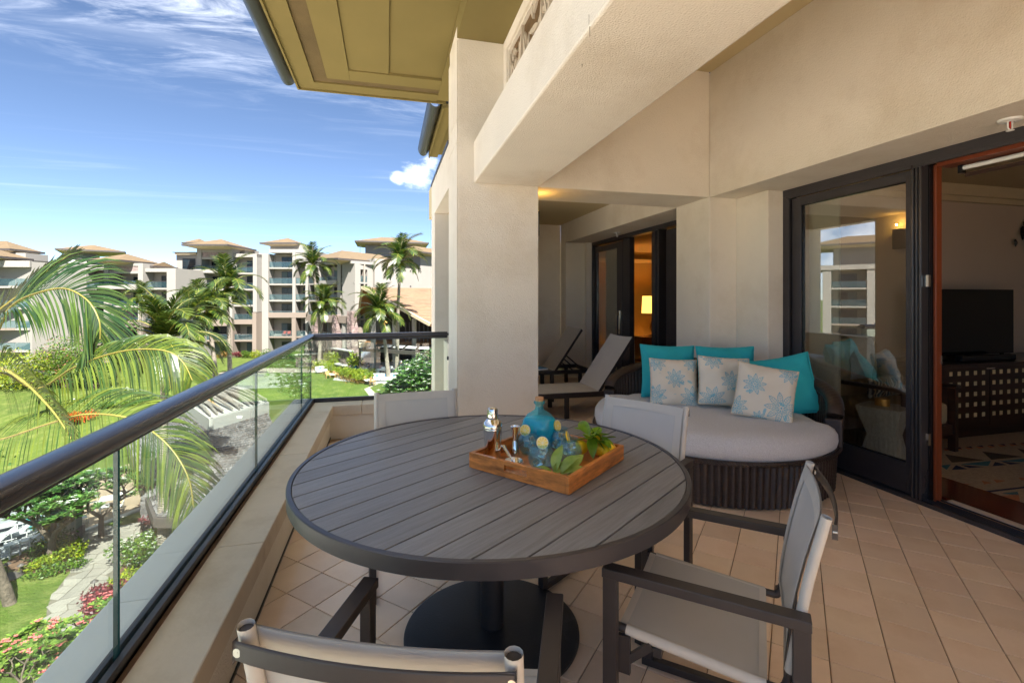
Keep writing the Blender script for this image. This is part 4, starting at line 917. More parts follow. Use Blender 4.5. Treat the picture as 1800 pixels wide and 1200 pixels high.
# cushion: profile swept round the outline
m=MB(); na=96; prof=[(-.03,.325),(-.004,.345),(.006,.39),(.002,.44),(-.02,.475),(-.06,.497),(-.14,.508)]
vs=[]
for ro,z in prof:
    for k in range(na):
        a=2*PI*k/na; s_=math.sin(a); rin=0 if s_>0.02 else -.115
        p=outline(a,ro+rin-.012); wob=.004*math.sin(9*a)+.003*math.sin(17*a+1); vs.append((p.x,p.y,z+wob*(z>.45)))
for f in (.72,.45,.2,.03):
    for k in range(na):
        a=2*PI*k/na; s_=math.sin(a); rin=0 if s_>0.02 else -.115; p=outline(a,-.152+rin); x,y=p.x*f/.85*.85,p.y*f/.85*.85
        dent=-.012*math.exp(-((y+.15)/.25)**2); vs.append((x,y,.508+.010*math.sqrt(1-f*f)+dent+.003*math.sin(8*x+3)*math.cos(7*y)))
nr=len(prof)+4; m.add(vs,[(j*na+k,j*na+(k+1)%na,(j+1)*na+(k+1)%na,(j+1)*na+k) for j in range(nr-1) for k in range(na)]+[tuple((nr-1)*na+k for k in range(na))]); m.build('seat_cushion',M['cushion'],day,60)
# wrap-round back
def bk(a):  # a from 0 (right end) to -PI (left end)
    t=abs(math.sin(a))**.6; return .60+.25*t
m=MB(); nb=56*6; vs=[]; nz=14; N_=nb+1
for side,ro in ((0,.0),(1,-.095)):
    for j in range(nz+1):
        for k in range(N_):
            a=-PI*k/nb; zt=bk(a)-.03; z=(.33 if side==0 else .42)+(zt-(.33 if side==0 else .42))*j/nz
            rib=.008*abs(math.sin(PI*k/6))*(1 if side==0 else -1)+(.002*((j+k//6)%2))*(1 if side==0 else -1)
            lean=.05*(z-.33) ; p=outline(a,ro+lean+rib); vs.append((p.x,p.y,z))
fs=[]
for side in (0,1):
    o_=side*(nz+1)*N_
    for j in range(nz):
        for k in range(nb): fs.append((o_+j*N_+k,o_+j*N_+k+1,o_+(j+1)*N_+k+1,o_+(j+1)*N_+k))
for k in range(nb): fs.append((nz*N_+k,nz*N_+k+1,(nz+1)*N_+nz*N_+k+1,(nz+1)*N_+nz*N_+k))
m.add(vs,fs); smooth(m.build('wicker_back',M['wicker'],day),60)
m=MB(); P=[]
for k in range(61): a=-PI*k/60; P.append(outline(a,-.036)+Vector((0,0,bk(a)-.035)))
m.tube(P,.058,14,ex=.62); smooth(m.build('back_rim',M['wicker'],day),60)
for a in (0,-PI):
    p=outline(a,-.045); part('arm_post',day,M['wicker'],(p.x-.058,p.x+.058,-.045,.035,.33,.545),bv=.015)

# ------------------------------------------------------------------ pillows
CR=(.74,.69,.58); BL=(.13,.43,.56)
def flowers(cs,seed):
    rr=random.Random(seed)
    def f(x,z):
        col=CR
        for (cx,cz,Rf,rot) in cs:
            dx,dz=x-cx,z-cz; r=math.hypot(dx,dz)
            if r>Rf*1.02: continue
            a=(math.atan2(dz,dx)-rot)%(2*PI); k=2*PI/9; da=((a+k/2)%k)-k/2; tang=abs(da)*r; t=r/Rf
            if t<.06: return BL
            hw=Rf*.165*math.sin(PI*min(1,max(0,(t-.08)/.92))**1.25)
            if tang<hw and hw-tang<.0040: return BL
            if tang<hw:
                if tang<.0014: return BL
                q_=(t*Rf*1.0-tang*.9)/.0165; 
                if (q_%1)<.22 and tang>.0035 and .2<t<.9: return BL
        for (x0,z0,x1,z1) in stems_:
            px_,pz=x-x0,z-z0; dx,dz=x1-x0,z1-z0; L2=dx*dx+dz*dz; t=max(0,min(1,(px_*dx+pz*dz)/L2)); d=math.hypot(px_-dx*t,pz-dz*t+.02*math.sin(PI*t)); 
            if d<.0018: return (.30,.52,.58)
            e=math.hypot((x-x1)/1.0,(z-z1)/1.0)
            if abs((x-x1))<.03 and abs(z-z1)<.02:
                u_=((x-x1)*dx+(z-z1)*dz)/math.sqrt(L2); v_=((x-x1)*-dz+(z-z1)*dx)/math.sqrt(L2)
                if (u_/.024)**2+(v_/.010)**2<1: return (.33,.56,.62)
        return col
    stems_=[(rr.uniform(-.2,.2),rr.uniform(-.2,.2),rr.uniform(-.2,.2),rr.uniform(-.2,.2)) for _ in range(3)]
    stems_=[(cs[0][0],cs[0][1],cs[1][0],cs[1][1]+.03),(cs[0][0],cs[0][1],cs[2][0]+.05,cs[2][1])]+stems_
    return f
n_=Vector((fdir.x,fdir.y,0)); lat=Vector((-fdir.y,fdir.x,0))   # facing, and to the sitter's left
def put_pillow(lab,uv,d,zc_,w,t,yaw,tilt,roll,kind,seed,cs=None):
    P=B(uv[0],d,0); P.z=EYE-(uv[1]-VH)/FOC*d
    g_='turquoise pillows at the back of the daybed' if kind=='teal' else 'flower print pillows on the daybed'
    e=thing('pillow',lab,'pillow',P,0,g_)
    if kind=='teal': pillow(e,44,w,w,t,M['teal'],M['tealpipe'],seed,pinch=.07)
    else: pillow(e,190,w,w,t,M['print'],M['cream'],seed,flowers(cs,seed),pinch=.05)
    e.rotation_euler=(Matrix.Rotation(yaw,4,'Z')@Matrix.Rotation(-tilt,4,'X')@Matrix.Rotation(roll,4,'Y')).to_euler()
put_pillow('turquoise canvas pillow at the left end of the daybed',(1174,652),4.55,0,.50,.16,R(-22),R(17),R(1),'teal',11)
put_pillow('turquoise canvas pillow in the middle of the daybed back',(1276,656),4.40,0,.50,.16,R(-30),R(17),R(-1),'teal',12)
put_pillow('turquoise canvas pillow at the right end of the daybed, tilted outward',(1376,678),4.03,0,.50,.16,R(-44),R(20),R(-14),'teal',13)
fl1=[(.0,.03,.085,.3),(.14,-.13,.105,.1),(-.17,-.12,.10,.5),(-.15,.17,.085,.2),(.15,.17,.075,.7)]
fl2=[(.05,.0,.09,.1),(-.10,-.16,.11,.6),(-.09,.17,.085,.3),(.18,.16,.08,0),(.19,-.17,.08,.4)]
fl3=[(-.08,.04,.085,.2),(.12,-.10,.12,.4),(.15,.17,.08,.1),(-.19,-.15,.09,.6),(-.02,-.21,.06,.2)]
put_pillow('cream pillow with blue flowers, leftmost of the three in front',(1184,672),4.24,0,.41,.13,R(-18),R(15),R(2),'print',21,fl1)
put_pillow('cream pillow with blue flowers, middle of the three in front',(1272,670),4.08,0,.41,.13,R(-24),R(16),R(3),'print',22,fl2)
put_pillow('cream pillow with blue flowers, rightmost, leaning on the tilted turquoise one',(1344,690),3.74,0,.42,.13,R(-36),R(20),R(9),'print',23,fl3)

# ------------------------------------------------------------------ loungers in the alcove
def make_chaise(lab,loc):
    t=thing('sun_lounger',lab,'sun lounger',loc,0,'sun loungers in the alcove'); L0,L1=-1.35,.62; Wd=.31
    for s in (-1,1): part('side_rail',t,M['chairframe'],(L0,L1,s*Wd-.016,s*Wd+.016,.245,.305),bv=.003)
    part('end_rail',t,M['chairframe'],(L0,L0+.032,-Wd+.0165,Wd-.0165,.2455,.3045),(L1-.032,L1,-Wd+.0165,Wd-.0165,.2455,.3045),(-.02,.01,-Wd+.0165,Wd-.0165,.2452,.28))
    for x in (L0+.12,-.42,.42):
        for s in (-1,1): part('leg',t,M['chairframe'],(x-.028,x+.028,s*(Wd-.0)-.0155,s*Wd+.0155,0,.2445),bv=.003)
    part('seat_sling',t,M['chaise_sling'],(L0+.01,-.005,-Wd+.004,Wd-.004,.306,.312))
    a=R(55); Lb=.78
    Mx=Matrix.Translation((.0,0,.31))@Matrix.Rotation(-a,4,'Y')
    m=MB(); 
    for s in (-1,1): m.box(0,Lb,s*(Wd-.035)-.014,s*(Wd-.035)+.014,-.04,-.005,Mx)
    m.box(Lb-.03,Lb,-(Wd-.05),Wd-.05,-.039,-.006,Mx); m.build('back_frame',M['chairframe'],t)
    m=MB(); n=8
    vs=[]
    for i in range(9):
        for k in range(n+1):
            x=Lb*i/8; y=(-1+2*k/n)*(Wd-.01); vs.append(Mx@Vector((x+(.012*(abs(y)/Wd)**2 if i==8 else 0),y,.004-.02*(1-(y/Wd)**2)*math.sin(PI*i/8*.9))))
    m.add(vs,[(i*(n+1)+k,i*(n+1)+k+1,(i+1)*(n+1)+k+1,(i+1)*(n+1)+k) for i in range(8) for k in range(n)]); m.build('back_sling',M['chaise_sling'],t,60)
    for s in (-1,1):
        m=MB(); m.bar(Mx@Vector((.30,s*.24,-.03)),(.52,s*.24,.27),.012,.02); m.bar(Mx@Vector((.16,s*.24,-.03)),(.36,s*.24,.27),.012,.016); m.build('back_strut',M['chairframe'],t)
    return t
l1=make_chaise('grey sling sun lounger in the alcove, the nearer one beside the daybed',(2.50,5.72,0))
l2=copy_tree(l1); l2['label']='grey sling sun lounger in the alcove, the farther one by the end wall'; l2.location=(2.55,7.45,0)
s2=thing('low_table','small dark square table between the two sun loungers','side table',(1.98,6.55,0))
part('table_top',s2,M['chairframe'],(-.26,.26,-.24,.24,.395,.43),bv=.003)
for sx in (-1,1):
    for sy in (-1,1): part('leg',s2,M['chairframe'],(sx*.235-.025,sx*.235+.025,sy*.215-.022,sy*.215+.022,0,.3948),bv=.002)
bk_=thing('magazine','blue covered magazine lying on the small dark table','magazine',(2.02,6.53,.4305),R(12)); part('cover',bk_,M['book'],(-.16,.16,-.11,.11,.014,.018)); part('pages',bk_,M['paper'],(-.17,.157,-.115,.107,.0,.0138))
# ------------------------------------------------------------------ ground
rnd=random.Random(11)
M['lawn']=mat('lawn_grass',(0.078,0.112,0.016),0.9,var=0.22,vscale=0.35,bump=1.0,bscale=6,bdist=0.12,detail=14,col2=(0.045,0.073,0.012),spec=0.2,grime=((0.17,0.18,0.05),1.2,0.48,0.72,0.6))
M['soil']=mat('planting_soil',(0.10,0.055,0.03),0.95,var=0.4,vscale=3,bump=0.8,bscale=8,bdist=0.06)
M['paving']=mat('pale_flagstone',(0.20,0.18,0.15),0.8,var=0.12,vscale=1.5,bump=0.3,bscale=12,island=0.12)
M['joint']=mat('path_joint',(0.11,0.095,0.07),0.95,var=0.2,vscale=4)
M['patio']=mat('patio_tile',(0.22,0.165,0.11),0.75,var=0.12,vscale=1)
M['kerb']=mat('white_kerb',(0.36,0.345,0.315),0.7,var=0.06)
M['greydeck']=mat('grey_deck',(0.2,0.205,0.21),0.7,var=0.1,vscale=1)
M['lava']=mat('lava_stone',(0.12,0.11,0.108),0.95,var=0.5,vscale=0.8,bump=0.8,bscale=6,bdist=0.1,island=0.4)
M['purplestone']=mat('purple_brown_stone',(0.20,0.145,0.13),0.95,var=0.5,vscale=1.2,bump=0.9,bscale=4,bdist=0.12,island=0.35,grime=((0.36,0.30,0.27),1.6,0.5,0.7,0.7))
m=MB(); ds=[-90,-40,0,10,20,30,36]+[37+25*k/14 for k in range(1,15)]+[70,90,130,200,350,700,1500,3000]; rs=[-3000,-1200,-500,-250,-120,-60,-30,-15,0,15,30,60,120,250,500,1200,3000]
vs=[W(r,d,zg_d(d)) for d in ds for r in rs]; nr=len(rs)
m.add(vs,[(j*nr+i,j*nr+i+1,(j+1)*nr+i+1,(j+1)*nr+i) for j in range(len(ds)-1) for i in range(nr-1)]); tag(smooth(m.build('lawn',M['lawn']),60),'bright green lawn sloping through the resort garden',kind='structure')
def patch(name,mt,uv,dz,label=None):
    P=[G(u,v,dz) for u,v in uv]; s=sum(P[i].x*P[(i+1)%len(P)].y-P[(i+1)%len(P)].x*P[i].y for i in range(len(P)))
    if s<0: P=P[::-1]
    m=MB(); m.add(P,[tuple(range(len(P)))]); o=m.build(name,mt); tag(o,label,kind='structure'); return o
def smoothpts(uv,n=5): return [(p.x,p.y) for p in catmull([(a,b,0) for a,b in uv],n)]
pL=smoothpts([(140,935),(142,955),(139,978),(130,997),(112,1020),(96,1042),(85,1062),(82,1085),(90,1120)])
pR=smoothpts([(200,1120),(190,1060),(200,1010),(225,965),(262,915)])
path=patch('garden_path',M['joint'],pL+pR,.012,'curved pale crazy paved garden path below the railing')
# flagstones: jittered cells clipped to the path
import functools
def inpoly(x,y,P):
    c=False;j=len(P)-1
    for i in range(len(P)):
        if (P[i][1]>y)!=(P[j][1]>y) and x<(P[j][0]-P[i][0])*(y-P[i][1])/(P[j][1]-P[i][1])+P[i][0]: c=not c
        j=i
    return c
PP=[(p.x,p.y) for p in [G(u,v) for u,v in pL+pR]]
xs_=[p[0] for p in PP]; ys_=[p[1] for p in PP]
def cells(x0,x1,y0,y1,s,seed,jit=.36):
    rr=random.Random(seed); nx=int((x1-x0)/s)+3; ny=int((y1-y0)/s)+3
    V={(i,j):(x0+(i-1+ (0.5 if j%2 else 0))*s+rr.uniform(-jit,jit)*s,y0+(j-1)*s+rr.uniform(-jit,jit)*s) for i in range(nx+2) for j in range(ny+2)}
    for j in range(ny):
        for i in range(nx):
            if rr.random()<.5: yield [V[(i,j)],V[(i+1,j)],V[(i+1,j+1)],V[(i,j+1)]]
            else:
                q=[V[(i,j)],V[(i+1,j)],V[(i+1,j+1)],V[(i,j+1)]]; yield q
cnt=0
for q_ in cells(min(xs_),max(xs_),min(ys_),max(ys_),.62,3):
    cx=sum(p[0] for p in q_)/4; cy_=sum(p[1] for p in q_)/4
    if inpoly(cx,cy_,PP) and cnt<290:
        P=[]
        for k in range(4):
            a=q_[k];b=q_[(k+1)%4]; P.append((cx+(a[0]-cx)*.93,cy_+(a[1]-cy_)*.93)); mx_,my_=(a[0]+b[0])/2,(a[1]+b[1])/2; P.append((cx+(mx_-cx)*rnd.uniform(.90,.98),cy_+(my_-cy_)*rnd.uniform(.90,.98)))
        m=MB(); m.prism(P,ZN+.014,ZN+.03+rnd.uniform(0,.01)); m.build('paving_stone',M['paving'],path); cnt+=1
patch('patio',M['patio'],[(60,975),(100,953),(190,915),(265,893),(330,870),(420,820),(300,790),(120,850)],.008,'tan terrace with white tables beside the garden path')
kb=MB(); a=G(100,953);b=G(330,862); kb.bar(a+Vector((0,0,.05)),b+Vector((0,0,.05)),.35,.10); tag(kb.build('kerb',M['kerb']),'pale stone kerb between the path and terrace',kind='structure')
patch('planting_bed',M['soil'],smoothpts([(5,992),(35,975),(80,960),(134,944),(142,957),(138,983),(124,1003),(90,1007),(50,1006),(20,1002),(5,992)]),.02,'brown planting bed beside the curved path')
patch('planting_bed',M['soil'],[(190,1100),(185,1062),(205,1010),(240,960),(280,905),(330,880),(330,1000),(250,1120)],.022,'brown planting bed under the parapet')
patch('lounger_deck',M['greydeck'],[(-120,1010),(-10,985),(95,948),(112,925),(60,885),(-120,880)],.006,'grey deck carrying the white garden loungers')
m=MB(); P=[W(-110,-70,ZN+.03),W(-2.5,-70,ZN+.03),W(-2.5,13.5,ZN+.03),W(-110,13.5,ZN+.03)]; m.add(P,[(0,1,2,3)]); tag(m.build('added_bounce_paving',mat('bounce_paving_pale',(.66,.58,.49),.85,var=.1,vscale=.3)),'unseen pale paving added at the foot of the building for warm bounce light',kind='structure')  # pale sheet out of view, added to warm the light bounced upward
# ------------------------------------------------------------------ far terraces and paths on the upper lawn
patch('restaurant_terrace',mat('slate_terrace',(0.24,0.235,0.225),0.8,var=0.12,vscale=.5),[(585,668),(600,650),(640,638),(760,632),(900,640),(900,664),(700,672),(650,675)],.03,'grey slate terrace in front of the restaurant')
M['sandpath']=mat('pale_garden_path',(0.32,0.275,0.215),0.85,var=0.1)
patch('garden_walk',M['sandpath'],smoothpts([(560,655),(480,655),(420,660),(380,670),(340,700),(330,705),(350,672),(400,652),(470,647),(560,648)],3),.02,'pale footpath crossing the lawn')
patch('garden_walk',M['sandpath'],[(640,684),(668,672),(700,680),(680,700),(650,697)],.035,'sandy path at the corner of the restaurant terrace')

# ------------------------------------------------------------------ hotel buildings
M['cream_wall']=mat('cream_render',(0.265,0.246,0.217),0.9,var=0.05,vscale=.12,bump=0.1,bscale=3,grime=((0.45,0.38,0.30),.35,.55,.8,.3))
M['tan_wall']=mat('tan_render',(0.205,0.163,0.13),0.9,var=0.06,vscale=.12)
M['recess_wall']=mat('recess_render',(0.30,0.255,0.21),0.9,var=0.06,vscale=.12)
M['roof']=mat('brown_shingle_roof',(0.125,0.085,0.044),0.95,var=0.16,vscale=.8,stretch=(1,1,8),bump=0.5,bscale=5,bdist=0.08,wave=(2.2,'Z',0.6))
M['fascia']=mat('dark_fascia',(0.06,0.05,0.045),0.6,var=0.1)
M['eave']=mat('eave_cream',(0.48,0.39,0.26),0.85,var=0.05)
M['frieze']=mat('carved_frieze_relief',(0.24,0.18,0.165),0.9,var=0.3,vscale=2.5,bump=1.0,bscale=4,bdist=0.1)
M['win']=mat('window_glass',(0.010,0.018,0.024),0.10,var=0.5,vscale=.35,spec=0.45)
M['winframe']=mat('window_frame',(0.02,0.02,0.022),0.5,var=0.1)
M['balglass']=glassmat('balcony_glass',(0.72,0.84,0.86),1.5,body=0.12,bodycol=(.10,.17,.19))
M['interior_curtain']=mat('grey_curtain',(0.11,0.14,0.14),0.9,var=0.15,vscale=3,stretch=(6,6,.3))
class Bld:
    def __init__(s,name,label,u0,d0,u1,d1,cat='building',group=None,base=ZF):
        s.r0=(u0-C0)/FOC*d0; s.d0=d0; r1=(u1-C0)/FOC*d1; s.len=math.hypot(r1-s.r0,d1-d0); s.ca=(r1-s.r0)/s.len; s.sa=(d1-d0)/s.len; s.base=base
        p=W(s.r0,d0,base); a=math.atan2(s.sa,s.ca)-TH
        s.t=thing(name,label,cat,p,a,group); s.g={}
    def X(s,u,y=0):
        t=(u-C0)/FOC; return (t*(s.d0+y*s.ca)-s.r0+y*s.sa)/(s.ca-t*s.sa)
    def Z(s,v,u):
        x=s.X(u); return (VH-v)/FOC*(s.d0+x*s.sa)+EYE-s.base
    def box(s,name,mt,x0,x1,y0,y1,z0,z1,parent=None):
        m=MB(); m.box(x0,x1,y0,y1,z0,z1); return m.build(name,mt,parent or s.t)
    def pier(s,ua,ub,z0,z1,mt=None,y0=-.12,y1=2.0): return s.box('pier',mt or M['cream_wall'],s.X(ua),s.X(ub),y0,y1,z0,z1)
    def wall(s,ua,ub,z0,z1,y0=0,y1=6,mt=None): return s.box('wall',mt or M['cream_wall'],s.X(ua),s.X(ub),y0,y1,z0,z1)
    def bay(s,ua,ub,zs,ztop,doorf=(.25,.85),curt=True,dep=1.9,glass=True,lower=0,front=0.0,slabmat=None,doorw=None):
        xa,xb=s.X(ua),s.X(ub); w=xb-xa
        s.box('back_wall',M['recess_wall'],xa+.002,xb-.002,dep,dep+.2,zs[0],ztop)
        for k,z in enumerate(zs):
            zt=zs[k+1] if k+1<len(zs) else ztop
            mt=M['tan_wall'] if z<7.2 else M['cream_wall']
            if z>0.2: s.box('floor_slab',mt if not slabmat else slabmat,xa,xb,front-.02,dep+.1,z-.28,z)
            hd=min(2.35,zt-z-.55); da,db=xa+w*doorf[0],xa+w*doorf[1]
            fr=s.box('balcony_door',M['winframe'],da,db,dep-.06,dep-.001,z+.02,z+hd)
            dm=(da+db)/2
            for q0,q1,mt2 in ((da+.08,dm-.05,M['win'] if (k+int(ua))%3 else M['interior_curtain']),(dm+.05,db-.08,M['win'])):
                if q1-q0>.15: s.box('pane',mt2,q0,q1,dep-.085,dep-.061,z+.12,z+hd-.1,fr)
            if glass and z>0.2:
                s.box('balcony_glass',M['balglass'],xa+.03,xb-.03,front+.06,front+.08,z+.06,z+1.05)
                s.box('balcony_rail',M['fascia'],xa+.01,xb-.01,front+.045,front+.095,z+1.051,z+1.10)
    def window(s,ua,ub,va,vb,y=0):
        um=(ua+ub)/2; x0,x1=s.X(ua),s.X(ub); z1,z0=s.Z(va,um),s.Z(vb,um)
        fr=s.box('window',M['winframe'],x0,x1,y-.06,y-.001,z0,z1); xm=(x0+x1)/2; zm=z0+(z1-z0)*.32
        for a,b in ((x0+.08,xm-.06),(xm+.06,x1-.08)):
            s.box('pane',M['win'],a,b,y-.08,y-.061,zm+.05,z1-.09,fr); s.box('pane',M['win'],a,b,y-.08,y-.061,z0+.08,zm-.04,fr)
    def hip(s,x0,x1,y0,y1,z,h,ridge=.3,name='roof'):
        cx,cy_=(x0+x1)/2,(y0+y1)/2; rx=max(.1,(x1-x0)/2-(y1-y0)/2*1.0) if (x1-x0)>(y1-y0) else .1
        m=MB(); P=[(x0,y0,z),(x1,y0,z),(x1,y1,z),(x0,y1,z),(cx-rx,cy_,z+h),(cx+rx,cy_,z+h)]
        m.add(P,[(0,1,5,4),(1,2,5),(2,3,4,5),(3,0,4)]); r_=m.build(name,M['roof'],s.t)
        m=MB(); m.box(x0-.08,x1+.08,y0-.08,y0,z-.24,z+.06); m.box(x0-.08,x1+.08,y1,y1+.08,z-.24,z+.06); m.box(x0-.08,x0,y0,y1,z-.24,z+.06); m.box(x1,x1+.08,y0,y1,z-.24,z+.06); m.build('fascia',M['fascia'],r_)
        i=1.3; m=MB(); m.add([(x0,y0,z-.2),(x1,y0,z-.2),(x1,y1,z-.2),(x0,y1,z-.2),(x0+i,y0+i,z-.55),(x1-i,y0+i,z-.55),(x1-i,y1-i,z-.55),(x0+i,y1-i,z-.55)],[(0,4,5,1),(1,5,6,2),(2,6,7,3),(3,7,4,0),(4,7,6,5)]); m.build('soffit',M['eave'],r_)
        return r_
# --- six storey block with the tower (B4)
b=Bld('hotel_block','cream six storey hotel block with a plain white stair wall and small roof tower',443,90,542,90)
LV=[0,3.5,7.2,10.3,13.35,16.4]
b.wall(452,473,0,b.Z(446,460),-.3,8); b.pier(444.5,451.8,8.1,b.Z(448,448)); b.pier(444,452,0,8.0,M['tan_wall'],-.35)
b.bay(473.2,514.5,LV,b.Z(445,490),(.33,.85)); b.wall(473.2,541,b.Z(444.5,490)+.02,b.Z(438,500),-.1,8)
b.pier(514.6,519.8,7.25,b.Z(438.5,516),None,-.15); b.pier(514,521,0,7.2,M['tan_wall'],-.3)
b.bay(520,537.4,LV[:5],b.Z(462,528),(.3,.9)); b.wall(520,537.4,b.Z(461.5,528)+.1,b.Z(445.2,528),-.05,6)
b.pier(537.5,542,0,b.Z(444,540),None,-.15)
b.box('band',M['tan_wall'],b.X(473.3),b.X(541.9),-.33,-.152,b.Z(558,500),b.Z(549,500))
b.box('door',M['tan_wall'],b.X(455),b.X(462),-.34,-.301,0.6,b.Z(602,458)); b.box('sign_plate',M['winframe'],b.X(456.5),b.X(460.5),-.34,-.301,b.Z(599.5,458),b.Z(598,458))
b.box('core',M['cream_wall'],b.X(452),b.X(541),8.01,14,0,b.Z(438,500))
b.box('tower_wall',M['cream_wall'],b.X(475,2.5),b.X(533,2.5),2.5,7.5,b.Z(437.9,500),b.Z(427,500)-.05); b.hip(b.X(457,1),b.X(551,9),1.0,9,b.Z(425.5,500),1.35)
b.box('vent_grille',M['fascia'],b.X(477),b.X(484),2.93,2.995,b.Z(429.5,480),b.Z(428.3,480))
# --- five storey block with frieze (B3)
b=Bld('hotel_block','cream hotel block with square windows and a carved frieze under its hipped roof',310,88,445,88)
LV3=[0,3.0,6.7,9.4,12.35,15.3]
b.wall(310,348,0,b.Z(445,330),0,8); b.window(321,343.5,454.5,473.5); b.window(321,343.5,483.5,502.5); b.window(321,343.5,513,532); b.window(321,343.5,541,557)
b.box('flat_cap',M['fascia'],b.X(309),b.X(348.5),-.9,8,b.Z(444.8,330),b.Z(443.6,330)); b.box('cap_soffit',M['eave'],b.X(312),b.X(348.5),-.7,-.01,b.Z(448,330),b.Z(444.9,330))
b.pier(349,357,6.8,b.Z(437,353),None,-.5); b.pier(403.5,411,6.8,b.Z(437,407),None,-.5); b.pier(348,358,0,6.75,M['tan_wall'],-.6); b.pier(402.5,412,0,6.75,M['tan_wall'],-.6)
b.bay(357,403.5,LV3,b.Z(453,380),(.08,.95)); b.box('frieze',M['frieze'],b.X(358),b.X(402.5),-.35,-.2,b.Z(452,380),b.Z(443.5,380))
b.box('lintel',M['cream_wall'],b.X(357.1),b.X(403.4),-.42,.6,b.Z(456,380),b.Z(452.2,380)); b.box('lintel',M['cream_wall'],b.X(357.1),b.X(403.4),-.42,.6,b.Z(443.3,380),b.Z(437,380))
b.box('balcony_front',M['cream_wall'],b.X(346),b.X(405),-1.0,-.52,b.Z(480,380),b.Z(474,380)); b.box('balcony_glass',M['balglass'],b.X(347),b.X(404),-.98,-.95,b.Z(473.9,380),b.Z(467,380))
b.bay(411.5,445,LV3,b.Z(452,430),(.38,1.0)); b.box('lintel',M['cream_wall'],b.X(411.1),b.X(452),-.1,6,b.Z(452,430)+.01,b.Z(446,430)); b.pier(445.2,452,8.1,b.Z(446.1,447),None,-.12); b.pier(445,452,0,8.0,M['tan_wall'],-.3)
b.box('band',M['tan_wall'],b.X(358.1),b.X(402.4),-.62,-.3,5.6,6.7); b.box('band',M['tan_wall'],b.X(412.1),b.X(444.9),-.32,-.02,5.9,6.7)
b.box('core',M['cream_wall'],b.X(310.5),b.X(444),8.01,14,0,b.Z(447,400))
b.hip(b.X(320,-3.6),b.X(450,6),-3.6,6,b.Z(433.5,390),1.5); b.wall(345,415,b.Z(447,380),b.Z(434,380),3,8)
b.hip(b.X(320,7),b.X(378,13),7,13,b.Z(428,350)+1.0,1.1)
# --- middle distance block (B2)
b=Bld('hotel_block','cream hotel block behind the near palm, its frieze panel below a wide brown roof',150,80,310,80)
LV2=[0,3.1,6.4,9.4,12.35]
b.bay(152,187.5,LV2,15.3,(.3,1.0)); b.pier(187.6,196,6.5,b.Z(463,190),None,-.6); b.pier(187,197,0,6.4,M['tan_wall'],-.7)
b.bay(196,247.4,LV2,b.Z(480,220),(.45,1.0)); b.box('frieze',M['frieze'],b.X(197),b.X(246.5),-.4,-.2,b.Z(477,220),b.Z(468,220)); b.box('lintel',M['cream_wall'],b.X(196.1),b.X(247.3),-.5,1.5,b.Z(481,220),b.Z(477.2,220)); b.box('lintel',M['cream_wall'],b.X(196.1),b.X(247.3),-.5,1.5,b.Z(467.8,220),b.Z(463,220))
b.box('balcony_front',M['cream_wall'],b.X(183),b.X(252),-1.3,-.62,b.Z(508,220),b.Z(500,220)); b.box('balcony_glass',M['balglass'],b.X(184),b.X(251),-1.28,-1.25,b.Z(499.9,220),b.Z(494,220))
b.pier(247.5,256,6.5,b.Z(463,250),None,-.6); b.pier(247,257,0,6.4,M['tan_wall'],-.7); b.bay(256.1,294,LV2,b.Z(478,275),(.36,1.0)); b.box('lintel',M['cream_wall'],b.X(256.1),b.X(309),-.1,5,b.Z(478,275)+.01,b.Z(471.5,275))
b.wall(294.2,309.8,0,b.Z(471.6,300),-.15,8); b.box('band',M['tan_wall'],b.X(150),b.X(300),-.75,-.02,b.Z(574,220),b.Z(563,220))
b.wall(138,151.8,0,15.4,-.1,8); b.box('core',M['cream_wall'],b.X(150),b.X(309),8.01,13,0,15.5); b.box('lintel',M['cream_wall'],b.X(152),b.X(187.4),-.1,5,15.31,b.Z(465,170)); b.box('dormer_glass',M['win'],b.X(153),b.X(186),-.05,3,b.Z(464.8,170),b.Z(459,170))
b.hip(b.X(153,-3.8),b.X(285,6),-3.8,6,b.Z(459.5,220),1.35); b.hip(b.X(262,1),b.X(312,7),1.0,7,b.Z(466.5,300),.9)
b=Bld('roof_tower','square roof tower with an oversailing brown roof behind the middle block',97,97,225,104)
b.box('tower_wall',M['cream_wall'],b.X(128,2),b.X(172,2),2,8,0,b.Z(447,150)+.6); b.hip(b.X(97,-1.5),b.X(222,9),-1.5,9,b.Z(440,150),1.5); b.box('vent_grille',M['winframe'],b.X(133),b.X(138),1.9,1.995,b.Z(453,135),b.Z(449,135)); b.wall(126,166,0,b.Z(456,150),-.8,1.99); b.box('cap',M['fascia'],b.X(125),b.X(167),-1,2,b.Z(456,150),b.Z(455,150))
# --- left block (B1)
b=Bld('hotel_block','cream hotel block at the left edge with glass balconies beside a large blank wall',-230,66,56,68)
LV1=[0,3.3,6.4,9.35,12.35]
b.bay(-40,27,LV1,15.0,(.12,.98)); b.bay(-120,-42,LV1,15.0,(.12,.9)); b.bay(-228,-124,LV1,15.0,(.2,.8)); b.pier(-123.5,-120.5,0,15.4); b.pier(-41.5,-40.3,0,15.2)
b.wall(27.2,56,0,15.0,1.2,8,M['recess_wall']); b.box('parapet',M['cream_wall'],b.X(-228),b.X(56),-.35,8,15.01,15.9)
for v0,v1 in ((474,499),(511,536)): b.box('door',M['cream_wall'],b.X(37),b.X(49),1.12,1.195,b.Z(v1,42),b.Z(v0,42))
for z in LV1[1:]: b.box('floor_slab',M['cream_wall'],b.X(27.3),b.X(52),-.02,1.19,z-.28,z); b.box('balcony_glass',M['balglass'],b.X(27.3),b.X(52),.06,.08,z+.05,z+1.05)
